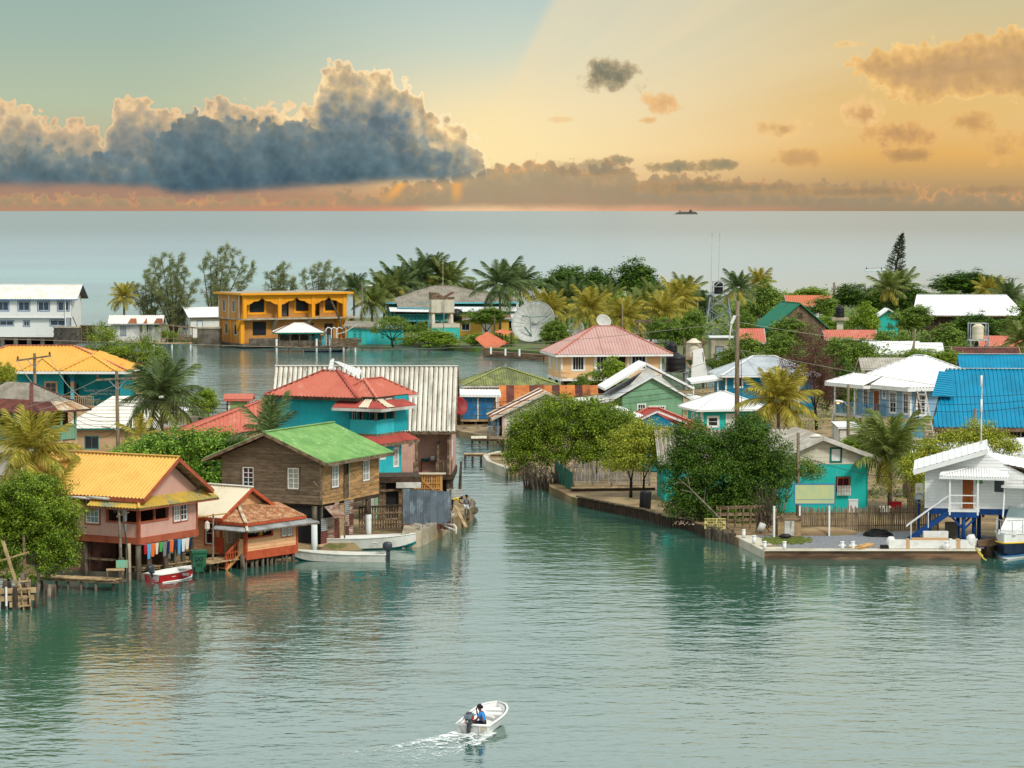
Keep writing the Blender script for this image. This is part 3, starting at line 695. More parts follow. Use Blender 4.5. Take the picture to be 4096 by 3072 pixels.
def railing(th,a,b,z0,z1,mt,step=.16,pw=.06,posts=True,name='railing',capm=None,baluster='baluster'):
 a=Vector(a); b=Vector(b); L=(b-a).length; d=(b-a)/L
 r=MB().beam(V(a.x,a.y,z1),V(b.x,b.y,z1),.09,.07).beam(V(a.x,a.y,z0+.08),V(b.x,b.y,z0+.08),.06,.06).build(name,capm or mt,th)
 k=max(1,int(L/step)); me=MB().box((-pw/2,-.015,0),(pw/2,.015,z1-z0-.08)).mesh(baluster); me.materials.append(MT[mt])
 for i in range(k+1):
  p=a+d*(L*i/k); o=bpy.data.objects.new(baluster,me); COL.objects.link(o); o.parent=r; o.location=(p.x,p.y,z0+.04); o.rotation_euler=(0,0,math.atan2(d.y,d.x))
 return r
def planks(parent,a,b,width,z,mt,step=.22,th_=.05,name='plank',gap=.02,jit=.04):
 """deck of cross boards from a to b"""
 a=Vector((a[0],a[1],0)); b=Vector((b[0],b[1],0)); L=(b-a).length; d=(b-a)/L; ang=math.atan2(d.y,d.x)
 mes=[]
 for q in range(3):
  w=width*(1+rnd.uniform(-.04,.05)); me=MB().box((-step/2+gap/2,-w/2,-th_),(step/2-gap/2,w/2,0)).mesh(name); me.materials.append(MT[mt]); mes.append(me)
 for i in range(int(L/step)):
  p=a+d*(step*(i+.5)); o=bpy.data.objects.new(name,rnd.choice(mes)); COL.objects.link(o); o.parent=parent
  o.location=(p.x,p.y,z+rnd.uniform(-.01,.012)); o.rotation_euler=(0,0,ang+rnd.uniform(-.02,.02)*jit/.04)
def place(px,py,z=0.0): return gp(px,py,z)
# ================================================================ left bank
X1=(1.0,0.0); Y1=(0.0,-1.0)       # right-hand face / left-hand face directions in a house's own frame
def pink_house():
 h=thing('pink_house','pink board house on stilts with bright yellow roof, above the red boat','house',atD(137,168.6),R(60))
 L,W,f,e=5.6,8.6,2.25,4.8
 O2=(0,W)
 wall(h,(0,0),X1,[(0,f),(L,f),(L,e),(L/2,6.62),(0,e)],'pink_siding',[(.12,3.32,2.7,4.3),(3.3,3.05,4.6,4.02)])
 wall(h,O2,Y1,[(0,f),(W,f),(W,e),(0,e)],'pink_siding',[(W-2.2,3.3,W-.12,4.3),(W-3.75,3.1,W-2.8,4.5)])
 wall(h,(L,W),(-1,0),[(0,f),(L,f),(L,e),(L/2,6.62),(0,e)],'pink_siding')
 wall(h,(L,0),(0,1),[(0,f),(W,f),(W,e),(0,e)],'pink_siding')
 wbox(h,'floor_beam',(0,0),X1,-.02,f-.2,L+.05,f+.18,.0,.07,'red_trim'); wbox(h,'floor_beam',O2,Y1,-.05,f-.2,W+.02,f+.18,.0,.07,'red_trim')
 wbox(h,'corner_post',(0,0),X1,-.05,f+.18,.12,e,.0,.06,'red_trim'); wbox(h,'corner_post',O2,Y1,W-.12,f+.18,W+.06,e,.0,.06,'red_trim')
 for O,U,a in (((0,0),X1,1.4),((0,0),X1,2.7),(O2,Y1,W-2.3)): wbox(h,'porch_post',O,U,a,3.3,a+.12,4.35,-.06,.05,'red_trim')
 wbox(h,'porch_rail',(0,0),X1,.1,3.24,2.8,3.34,-.08,.06,'red_trim'); wbox(h,'porch_rail',O2,Y1,W-2.3,3.22,W-.1,3.32,-.08,.06,'red_trim')
 wbox(h,'corner_board',(0,0),X1,L-.1,f,L+.02,e,.0,.05,'red_trim')
 box('floor',(.1,.1,f),(L-.1,W-.1,f+.05),'inside_brown',h); box('porch_wall',(2.9,.1,f),(3.0,2.6,e),'inside_brown',h); box('porch_wall',(.1,2.5,f),(2.9,2.6,e),'inside_brown',h); box('ceiling_board',(.1,.1,e-.1),(L-.1,W-.1,e-.05),'dark_wood',h)
 window(h,(0,0),X1,3.3,3.05,.64,.97,2,3,'white_paint','glass_curtain',trim='red_trim',tw=.08); window(h,(0,0),X1,3.98,3.05,.64,.97,2,3,'white_paint','glass',trim='red_trim',tw=.06)
 window(h,O2,Y1,W-3.75,3.1,.95,1.42,3,4,'white_paint','glass_pale',trim='red_trim',tw=.09)
 gable(h,-.55,L+.55,-.8,W+.6,4.75,6.85,'roof_yellow','y',.26,.05,'sin','roof_yellow_clean','red_trim',.22)
 roof(h,[[(-.95,-.75,4.22),(L+1.2,-.75,4.22),(L+1.2,.02,4.72),(.02,.02,4.72)],[(-.95,3.0,4.22),(-.95,-.75,4.22),(.02,.02,4.72),(.02,3.0,4.72)]],'roof_yellow_old',.22,.042,caps=[((-.95,-.75,4.22),(.02,.02,4.74))],capm='roof_yellow_clean',fascia=[((-.9,-.7,4.2),(L+1.2,-.7,4.2)),((-.9,3.0,4.2),(-.9,-.7,4.2))],fm='red_trim',fh=.1,name='awning',capw=.14)
 MB().tube([(-.5,5.8,4.62),(-.52,3.0,4.6)],.09,8).tube([(-.55,3.2,4.66),(-.6,1.6,4.62)],.08,8).build('gutter_pipe','white_dirty',h,True)
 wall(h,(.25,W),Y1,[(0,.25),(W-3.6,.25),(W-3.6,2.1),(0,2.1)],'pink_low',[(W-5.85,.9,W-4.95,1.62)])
 wall(h,(.25,3.6),X1,[(0,.25),(4.6,.25),(4.6,2.1),(0,2.1)],'pink_low'); wall(h,(2.6,3.6),Y1,[(0,.25),(3.4,.25),(3.4,2.1),(0,2.1)],'inside_brown',name='shade_plane')  # last plane is added to darken the space under the house
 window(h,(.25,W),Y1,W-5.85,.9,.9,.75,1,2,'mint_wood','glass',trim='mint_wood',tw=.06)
 wbox(h,'shelf_board',(.2,W),Y1,W-3.7,1.0,W-2.0,1.08,-.3,.2,'old_wood')
 box('ground_slab',(.2,.3,-.3),(L,W,.3),'concrete_dark',h)
 for x,y,r,mt in ((.1,.12,.17,'pile_wood'),(-.12,.62,.15,'concrete'),(1.3,.25,.15,'pile_wood'),(2.9,.25,.14,'pile_wood'),(3.8,.25,.13,'pile_wood'),(4.6,.3,.15,'concrete_dark'),(5.3,.2,.16,'pile_wood'),(.15,3.9,.14,'pile_wood'),(.1,6.6,.15,'pile_wood'),(2.7,3.0,.15,'pile_wood')):
  stilt(h,x,y,-1.0,2.1,r,mt)
 return h
pinkh=pink_house()
def cottage():
 h=thing('peach_cottage','small peach cottage with orange trim and rusty porch roof beside the pink house','house',atD(244.6,174),R(55))
 L,f,t=4.7,.75,2.6
 wall(h,(0,0),X1,[(0,f),(L,f),(L,t),(0,t)],'peach_plank',[(.12,1.78,2.35,2.55),(3.25,1.6,4.25,2.5)],plank=.2,lap=.03)
 wbox(h,'base_board',(0,0),X1,-.03,f-.22,L+.03,f+.28,.0,.08,'orange_trim')
 for a in (-.04,L-.08): wbox(h,'corner_post',(0,0),X1,a,f+.28,a+.12,t,.0,.07,'orange_trim')
 wbox(h,'porch_rail',(0,0),X1,.1,1.74,2.4,1.83,-.05,.06,'orange_trim'); wbox(h,'porch_post',(0,0),X1,1.15,1.8,1.27,2.55,-.05,.03,'orange_trim'); wbox(h,'porch_post',(0,0),X1,2.35,1.8,2.47,2.55,-.05,.05,'orange_trim')
 window(h,(0,0),X1,3.25,1.62,.48,.88,2,2,'white_paint','glass_curtain',trim='orange_trim',tw=.06); window(h,(0,0),X1,3.77,1.62,.48,.88,2,2,'white_paint','glass_curtain',trim='orange_trim',tw=.06)
 box('floor',(0,0,f-.1),(L,5.2,f),'old_wood',h); box('porch_wall',(.1,1.85,f),(2.4,1.93,t),'peach_wall',h); box('porch_wall',(2.4,.1,f),(2.48,1.9,t),'inside_brown',h); box('ceiling_board',(.05,.05,t),(L-.05,1.9,t+.04),'dark_wood',h)
 window(h,(.1,1.85),X1,.35,1.35,.5,1.1,1,2,'white_paint','glass'); window(h,(.1,1.85),X1,1.05,1.35,.5,1.1,1,2,'white_paint','glass_curtain')
 wbox(h,'corner_post',(0,1.9),Y1,1.76,f-.1,1.92,t,.0,.07,'orange_trim'); wbox(h,'porch_post',(0,1.9),Y1,-.05,f-.1,.08,t,.0,.07,'orange_trim')
 wbox(h,'half_wall',(0,1.9),Y1,1.3,f,1.76,1.75,-.06,.02,'peach_wall'); g=wbox(h,'gate',(0,1.9),Y1,-.35,f+.1,.3,1.75,.1,.15,'orange_trim')
 for i in range(5): wbox(h,'gate_slat',(0,1.9),Y1,-.33+i*.13,f+.12,-.25+i*.13,1.72,.15,.18,'orange_trim',g)
 for i in range(4): box('step',(-.35-.28*i,.55,f-.12-.18*i),(-.05-.28*i,1.3,f-.06-.18*i),'fresh_wood',h)
 MB().beam((0,1.34,f),(-1.25,1.34,.05),.05,.2).beam((0,.5,f),(-1.25,.5,.05),.05,.2).build('stair_stringer','fresh_wood',h)
 r=MB().beam((0,.5,1.7),(-1.2,.5,.95),.07,.1).beam((-1.2,.5,0.1),(-1.2,.5,1.0),.09).beam((-1.2,.5,1.0),(-1.0,-.2,1.15),.07,.09).build('stair_rail','orange_trim',h)
 for i in range(5): MB().beam((-.15-.22*i,.5,f-.1-.14*i),(-.15-.22*i,.5,1.6-.14*i),.07,.03).build('baluster','orange_trim',r)
 wall(h,(0,5.4),Y1,[(0,f),(3.5,f),(3.5,3.0),(0,3.0)],'peach_plank',[(2.3,1.3,3.0,2.6)],plank=.2,lap=.03)
 window(h,(0,5.4),Y1,2.3,1.3,.7,1.3,1,2,'white_paint','glass_red',trim='orange_trim',tw=.09)
 wall(h,(0,1.93),X1,[(0,2.5),(L,2.5),(L,3.0),(L/2,4.4),(0,3.0)],'peach_plank',plank=.2,lap=.03); wall(h,(L,0),(0,1),[(0,f),(5.4,f),(5.4,3.0),(0,2.6)],'peach_wall')
 gable(h,-.45,L+.45,1.45,5.9,2.95,4.55,'roof_cream','y',.22,.04,'sin','roof_offwhite','orange_trim',.18)
 roof(h,[[(-.4,-.35,2.75),(5.2,-.35,2.75),(5.2,1.85,3.35),(1.5,1.85,3.55)],[(-.4,1.85,2.75),(-.4,-.35,2.75),(1.5,1.85,3.55)]],'rust_scale',.2,.035,caps=[((-.4,-.35,2.76),(1.5,1.85,3.56))],capm='rust_pale',fascia=[((-.38,-.33,2.75),(5.2,-.33,2.75)),((-.38,1.85,2.75),(-.38,-.33,2.75))],fm='orange_trim',fh=.16,name='porch_roof',capw=.2)
 roof(h,[[(-.85,-.85,2.32),(5.9,-.85,2.32),(5.4,-.0,2.62),(0,0,2.62)],[(-.85,1.95,2.32),(-.85,-.85,2.32),(0,0,2.62),(0,1.95,2.62)]],'zinc',.2,.035,caps=[((-.85,-.85,2.33),(0,0,2.63))],capm='roof_cream',fascia=(),name='awning',capw=.14)
 box('floor_beam',(.2,.2,.3),(L,.35,f-.2),'dark_wood',h); box('floor_beam',(.2,4.8,.3),(L,5,f-.2),'dark_wood',h); box('crawl_shade',(.6,1.6,-.3),(L,1.7,f-.1),'shade_black',h)  # black sheet behind the piles stands for the shade under the floor
 for x in (.15,.75,1.15,1.6,2.05,2.5,2.95,3.45,3.8,4.45): stilt(h,x,.1+rnd.uniform(-.05,.1),-1,f-.15,rnd.uniform(.07,.12))
 stilt(h,-.05,.2,-1,f+.1,.16); stilt(h,.1,1.8,-1,f,.12); stilt(h,-.9,1.3,-1,.6,.07)
 return h
cot=cottage()
def grey_house():
 h=thing('grey_timber_house','weathered grey timber house on posts with light green metal roof','house',atD(320.6,183),R(66))
 L,W,f,e=7.9,7.0,2.9,5.7
 wall(h,(0,0),X1,[(0,f),(L,f),(L,e),(0,e)],'grey_plank_lit',[(1.35,3.82,2.3,5.2),(2.95,3.05,3.65,5.3),(5.6,3.88,6.55,5.2)],plank=.2,lap=.02,split=3.0)  # boards of the brighter face, its light painted into their colour
 wall(h,(0,W),Y1,[(0,f),(W,f),(W,e),(W/2,7.15),(0,e)],'grey_plank',[(1.5,3.75,2.28,5.05),(4.67,3.8,5.45,5.1)],plank=.19,lap=.015,split=3.5)
 wall(h,(L,0),(0,1),[(0,f),(W,f),(W,e),(W/2,7.15),(0,e)],'old_wood'); wall(h,(L,W),(-1,0),[(0,f),(L,f),(L,e),(0,e)],'old_wood')
 box('floor',(.1,.1,f-.12),(L-.1,W-.1,f),'dark_wood',h)
 window(h,(0,0),X1,1.35,3.82,.95,1.38,2,3,'white_paint','glass_curtain',trim='old_wood',tw=.07); window(h,(0,0),X1,5.6,3.88,.95,1.32,2,3,'white_paint','glass_curtain',trim='old_wood',tw=.07)
 window(h,(0,W),Y1,1.5,3.75,.78,1.3,2,4,'white_paint','glass',.06,trim='grey_plank',tw=.1,gm2='glass_red'); window(h,(0,W),Y1,4.67,3.8,.78,1.3,2,4,'white_paint','glass_curtain',.06,trim='grey_plank',tw=.1)
 wbox(h,'doorway',(0,0),X1,2.95,3.05,3.65,5.3,-.2,-.1,'inside_brown'); wbox(h,'corner_board',(0,0),X1,-.02,f,.1,e,.02,.05,'old_wood'); wbox(h,'corner_board',(0,W),Y1,W-.1,f,W+.04,e,.015,.045,'old_wood')
 wbox(h,'door_jamb',(0,0),X1,3.65,3.05,3.72,5.35,-.02,.06,'mint_wood')
 g=wbox(h,'gate',(0,0),X1,2.93,3.3,3.6,3.36,.05,.08,'old_wood')
 for i in range(5): wbox(h,'gate_slat',(0,0),X1,2.93+i*.14,3.05,3.02+i*.14,4.55-.05*abs(i-2),.08,.1,'old_wood',g)
 wbox(h,'gate_rail',(0,0),X1,2.93,4.0,3.6,4.08,.05,.08,'old_wood',g)
 gable(h,-.7,L+.7,-.75,W+.95,5.55,7.3,'roof_green','x',.26,.05,'sin','roof_green','old_wood',.2)
 MB().beam((-.3,.4,4.35),(.3,-.1,3.5),.05,.1).build('loose_board','old_wood',h)
 z0=.45; us=[0,.9,1.8,2.4,3.1,3.8,4.4]
 for k,(a,b) in enumerate(zip(us,us[1:])):
  if k==3: continue
  for j,(za,zb) in enumerate(((z0,1.25),(1.25,2.0),(2.0,f-.02))):
   if k<2 and j==2: continue
   m=MB(); m.rib([P3((0,.05),X1,b-.01,za-.02,.0+.02*j),P3((0,.05),X1,b-.01,zb+.02,.02*j),P3((0,.05),X1,a,zb+.02,.02*j),P3((0,.05),X1,a,za-.02,.02*j)],.12,.018)
   m.build('iron_sheet',['zinc_rusty','zinc','rust_dark'][(k*2+j)%3] if j else ['rust_dark','zinc_rusty'][k%2],h)
 m=MB(); m.rib([(1.9,-.75,2.05),(1.9,.0,2.75),(.35,.0,2.75),(.35,-.75,2.05)],.12,.018); m.build('flap_shutter','zinc_rusty',h)
 box('room_inside',(.15,.2,z0),(4.3,3.2,f-.15),'shade_black',h)
 door(h,(0,.05),X1,2.45,z0+.05,.62,2.15,'plain_door','old_wood',.02,True)
 MB().beam((-.4,-.02,z0-.06),(4.5,-.02,z0-.06),.12,.14).build('sill_beam','deck_wood',h)
 wall(h,(.3,3.2),Y1,[(0,z0),(3.1,z0),(3.1,f),(0,f)],'concrete_dark',name='dark_under_panel')
 for x,y,zb in ((-.25,.35,-1),(1.75,-.05,-1),(4.15,-.05,-1),(6.6,.1,-.5),(6.8,3,-.5),(.2,6.4,-1),(3,6.4,-1)):
  top=1.7 if (x,y)!=(4.15,-.05) and (x,y)!=(1.75,-.05) else .36
  stilt(h,x,y,zb,top,.2,'pile_white',n=12)
  if top>1: stilt(h,x,y,top,f-.1,.19,'pile_wood',n=12)
 for x in (.5,2.9): stilt(h,x,.1,-1,z0-.1,.09)
 stilt(h,1.9,-.6,-1,1.5,.05)
 MB().beam((4.4,.1,f-.12),(L,.1,f-.12),.2,.22).build('floor_beam','dark_wood',h)
 return h
greyh=grey_house()
def teal_house():
 h=thing('teal_house','turquoise two storey house with coral red hip roofs behind the grey house','house',atD(376,203),R(62))
 L,W=4.4,8.2; f,e=5.75,8.2; c='turq_wall'
 O2=(0,W)
 wall(h,O2,Y1,[(0,f),(W-2.1,f),(W-2.1,e),(0,e)],c); wall(h,(0,2.1),X1,[(0,f),(2.4,f),(2.4,e),(0,e)],'turq_light',[(.3,f,.95,f+1.9),(1.3,f+.8,1.9,f+1.9)])
 wall(h,(2.4,2.1),Y1,[(0,f),(2.1,f),(2.1,e),(0,e)],'teal_dark',[(.7,f,1.4,f+1.9)],name='porch_wall'); wall(h,(2.4,0),X1,[(0,f),(L-2.4,f),(L-2.4,e),(0,e)],c)
 wall(h,(L,0),(0,1),[(0,f),(W,f),(W,e),(0,e)],c); wall(h,(L,W),(-1,0),[(0,f),(L,f),(L,e),(0,e)],c)
 box('dark_room',(.5,2.4,f),(L-.3,W-.3,e-.1),'shade_black',h); box('ceiling_board',(0,0,e),(L,W,e+.05),'dark_wood',h)
 window(h,(0,2.1),X1,.3,f+.7,.6,1.2,2,2,'white_paint','glass'); window(h,(2.4,2.1),Y1,.1,f+.7,.5,1.1,1,2,'white_paint','glass')
 box('balcony_floor',(-.05,-.05,f-.15),(2.4,2.1,f),'old_wood',h); wbox(h,'balcony_wall',(0,2.1),Y1,0,f-.1,2.1,f+.95,-.06,.03,'turq_light'); wbox(h,'balcony_wall',(0,0),X1,.0,f-.4,2.4,f+.95,-.06,.03,'turq_light')
 for x,y in ((.03,.03),(1.2,.03),(2.35,.03),(.03,1.1)): MB().beam((x,y,f+.9),(x,y,e),.12).build('porch_post','old_wood',h)
 hip(h,-.5,L-.2,1.2,W+.55,8.2,(1.9,4.2,9.85),(1.9,5.4,9.85),'roof_red',.3,.06,'box','roof_red_dark','dark_wood',.2)
 hip(h,.3,L+1.5,.1,3.6,8.15,(1.6,1.9,9.35),(3.9,1.9,9.35),'roof_red',.3,.06,'box','roof_red','white_dirty',.16)
 a,b,c2=V(-.9,-.95,7.55),V(3.9,-.95,7.55),V(3.6,.3,8.1)
 roof(h,[[a,b,c2,(.2,.3,8.1)],[(-.9,3.0,7.55),a,(.2,.3,8.1),(.2,3.0,8.1)]],'roof_red_dark',.16,.025,fascia=[(a,b),((-.9,3.0,7.55),a)],fm='white_dirty',fh=.2,name='awning')
 roof(h,[[(-.2,-.97,7.62),(.8,-.97,7.62),(1.0,.2,8.14),(.3,.2,8.14)],[(-.92,.9,7.62),(-.92,.1,7.62),(.1,.35,8.14),(.1,.9,8.14)]],'roof_cream',.16,.025,name='awning_sheet',under=False)
 f0=2.35
 wall(h,(0,0),X1,[(0,f0),(3.4,f0),(3.4,5.4),(0,5.4)],'turq_light',[(2.3,3.35,2.9,4.6),(.5,4.0,1.1,4.9)]); wall(h,O2,Y1,[(0,f0),(W,f0),(W,5.4),(0,5.4)],'turq_light'); wall(h,(3.4,0),(0,1),[(0,f0),(W,f0),(W,5.4),(0,5.4)],'turq_light')
 window(h,(0,0),X1,2.3,3.35,.6,1.25,2,3,'white_paint','glass_curtain',trim='white_paint',tw=.05); window(h,(0,0),X1,.5,4.0,.6,.9,1,2,'white_paint','glass_curtain',trim='white_paint',tw=.05)
 m=MB(); cx,cz,rr=2.6,4.62,.34
 for k in range(8):
  t0,t1=math.pi*k/8,math.pi*(k+1)/8; m.beam(P3((0,0),X1,cx+rr*math.cos(t0),cz+rr*math.sin(t0),.03),P3((0,0),X1,cx+rr*math.cos(t1),cz+rr*math.sin(t1),.03),.06,.06)
 for k in range(1,4):
  t0=math.pi*k/4; m.beam(P3((0,0),X1,cx,cz,.03),P3((0,0),X1,cx+rr*math.cos(t0),cz+rr*math.sin(t0),.03),.03,.04)
 am=m.build('arched_frame','white_paint',h)
 m=MB(); m.add([P3((0,0),X1,cx+rr*math.cos(math.pi*k/10),cz+rr*math.sin(math.pi*k/10),.012) for k in range(11)],[tuple(range(10,-1,-1))]); m.build('pane','glass_pale',am)
 roof(h,[[(-.8,-.8,5.15),(4.5,-.8,5.15),(4.1,.05,5.62),(.0,.05,5.62)],[(-.8,W+.4,5.15),(-.8,-.8,5.15),(.0,.05,5.62),(.0,W+.4,5.62)]],'roof_red_dark',.16,.025,fascia=[((-.8,-.8,5.15),(4.5,-.8,5.15))],fm='old_wood',fh=.2,name='skirt_roof')
 box('floor_slab',(.1,.1,f0-.3),(3.3,W-.1,f0),'concrete_dark',h)
 for x,y in ((.3,.3),(2.0,.3),(3.2,.3),(.3,4),(.3,7.8)): stilt(h,x,y,-.5,f0-.2,.18,'concrete')
 w=thing('teal_wing_house','low turquoise house with long coral red roof behind the leafy tree','house',atD(196,214),R(3))
 wall(w,(0,0),X1,[(0,.5),(9.4,.5),(9.4,4.7),(0,4.7)],'turq_light',[(3.8,2.9,5.4,4.0)]); wall(w,(0,6),Y1,[(0,.5),(6,.5),(6,4.7),(0,4.7)],'turq_light'); wall(w,(9.4,0),(0,1),[(0,.5),(6,.5),(6,4.7),(0,4.7)],'turq_light')
 window(w,(0,0),X1,3.8,2.9,1.6,1.1,3,1,'white_paint','glass',trim='white_paint',tw=.06)
 hip(w,-1.9,10.2,-.9,7.0,4.75,(5.2,3.1,7.35),(8.4,3.1,7.35),'roof_red',.3,.06,'box','roof_red','white_dirty',.18)
 d=thing('red_dormer_hut','small coral red roofed lantern on the lagoon side of the long red roof','hut',atD(226,222),0)
 wall(d,(0,0),X1,[(0,4.5),(1.7,4.5),(1.7,7.0),(0,7.0)],'white_boards'); wbox(d,'vent_panel',(0,0),X1,.3,6.2,1.5,6.75,.0,.05,'roof_green')
 wall(d,(0,1.5),Y1,[(0,4.5),(1.5,4.5),(1.5,7.0),(0,7.0)],'roof_red_dark'); gable(d,-.2,1.95,-.25,1.7,6.95,7.3,'roof_red','x',.2,.03,'box',None,'roof_red',.12)
teal_house()
def white_roof_house():
 h=thing('white_roof_house','long pale metal roofed house with pink board porch over the canal','house',atD(271,217),R(-1))
 L=13.1; f,e=1.75,5.0
 wall(h,(0,0),X1,[(0,f),(L,f),(L,e),(0,e)],'rose_boards',[(L-2.55,f,L-.25,4.8)])
 wall(h,(L,0),(0,1),[(0,f),(8.6,f),(8.6,e),(4.3,8.9),(0,e)],'rose_boards',[(1.0,3.0,1.7,4.2)]); wall(h,(0,8.6),Y1,[(0,f),(8.6,f),(8.6,e),(4.3,8.9),(0,e)],'rose_boards')
 wall(h,(L-4,1.6),X1,[(0,f),(4,f),(4,e),(0,e)],'rose_boards',name='porch_wall'); box('floor',(.1,.05,f-.25),(L,8.5,f),'old_wood',h); box('porch_wall',(L-2.7,.05,f),(L-2.62,1.6,e),'rose_boards',h)
 gable(h,-.15,L+.35,-.35,8.95,4.95,9.4,'roof_mould','x',.36,.07,'sin','roof_offwhite','old_wood',.2)
 for u in (L-2.6,L-1.05,L-.3): wbox(h,'porch_post',(0,0),X1,u,f-.1,u+.16,e,-.06,.08,'old_wood')
 wbox(h,'stair_post',(0,0),X1,L-2.75,.9,L-2.55,f+1.0,.9,1.08,'old_wood'); wbox(h,'stair_post',(0,0),X1,L-1.1,.9,L-.9,f+1.0,.9,1.08,'old_wood')
 for i in range(4): wbox(h,'step',(0,0),X1,L-2.7,f-.35-.2*i,L-1.0,f-.28-.2*i,.05+.25*i,.32+.25*i,'old_wood')
 railing(h,(L-.95,-.02,0),(L-.2,-.02,0),f,f+1.0,'old_wood',.16); railing(h,(L+.0,0,0),(L+.0,1.5,0),f,f+1.0,'old_wood',.18)
 wbox(h,'sill_beam',(0,0),X1,0,f-.35,L+.1,f+.02,.0,.1,'dark_wood'); wbox(h,'sill_beam',(L,0),(0,1),0,f-.5,8.6,f,.0,.12,'dark_wood')
 for a in (L-2.95,L-.98): wbox(h,'porch_lamp',(0,0),X1,a,4.05,a+.14,4.25,.05,.2,'plastic_black')
 box('dark_under_panel',(.3,.5,-.3),(L-.3,.6,f-.3),'shade_black',h)  # black sheet in place of the shade beneath the house
 for x in (1,4,7,10,L-.3):
  for y in (.3,8): stilt(h,x,y,-1,f-.2,.16)
 window(h,(L,0),(0,1),1.0,3.0,.7,1.2,1,2,'white_paint','glass')
 roof(h,[[(3.3,1.3,6.4),(4.2,3.2,8.9),(4.4,4.5,9.85),(4.0,4.5,9.85)],[(4.2,4.5,9.8),(4.6,4.2,9.8),(6.9,3.0,8.7),(6.6,2.6,8.2)]],'roof_white',.3,.03,'box',name='dormer_roof',under=False)
 return h
white_roof_house()
def porch_things():
 h=atD(271,217); fx=lambda u,n,z: h+Matrix.Rotation(R(-1),3,'Z')@V(u,-n,z); L=13.1; f=1.75
 t=thing('kitchen_table','dark table with pots on the pink porch over the canal','table',fx(L-2.3,-1.0,f),R(-1))
 box('table_top',(0,0,.85),(1.3,.5,.92),'dark_wood',t);
 for x in (.05,1.2):
  for y in (.05,.42): MB().beam((x,y,0),(x,y,.85),.07).build('leg','dark_wood',t)
 o=MB().lathe([(.02,0),(.2,.0),(.22,.3),(.23,.32)],14).build('cooking_pot','steel_pale',None,True); o.location=fx(L-1.45,-1.25,f+.92); tag(o,'tall metal pot on the porch table','pot')
 o=MB().lathe([(.02,0),(.2,0),(.3,.14),(.32,.16)],14).build('wash_basin','cloth_teal',None,True); o.location=fx(L-1.95,-1.25,f+.92); tag(o,'dark teal basin on the porch table','basin')
 b=thing('broom','red broom leaning in the porch doorway','broom',fx(L-2.4,-.3,f)); MB().tube([(0,0,.1),(-.25,.1,1.35)],.018,6).build('handle','cloth_sky',b); MB().box((-.06,-.05,0),(.2,.05,.22)).build('brush_head','cloth_red',b)
porch_things()
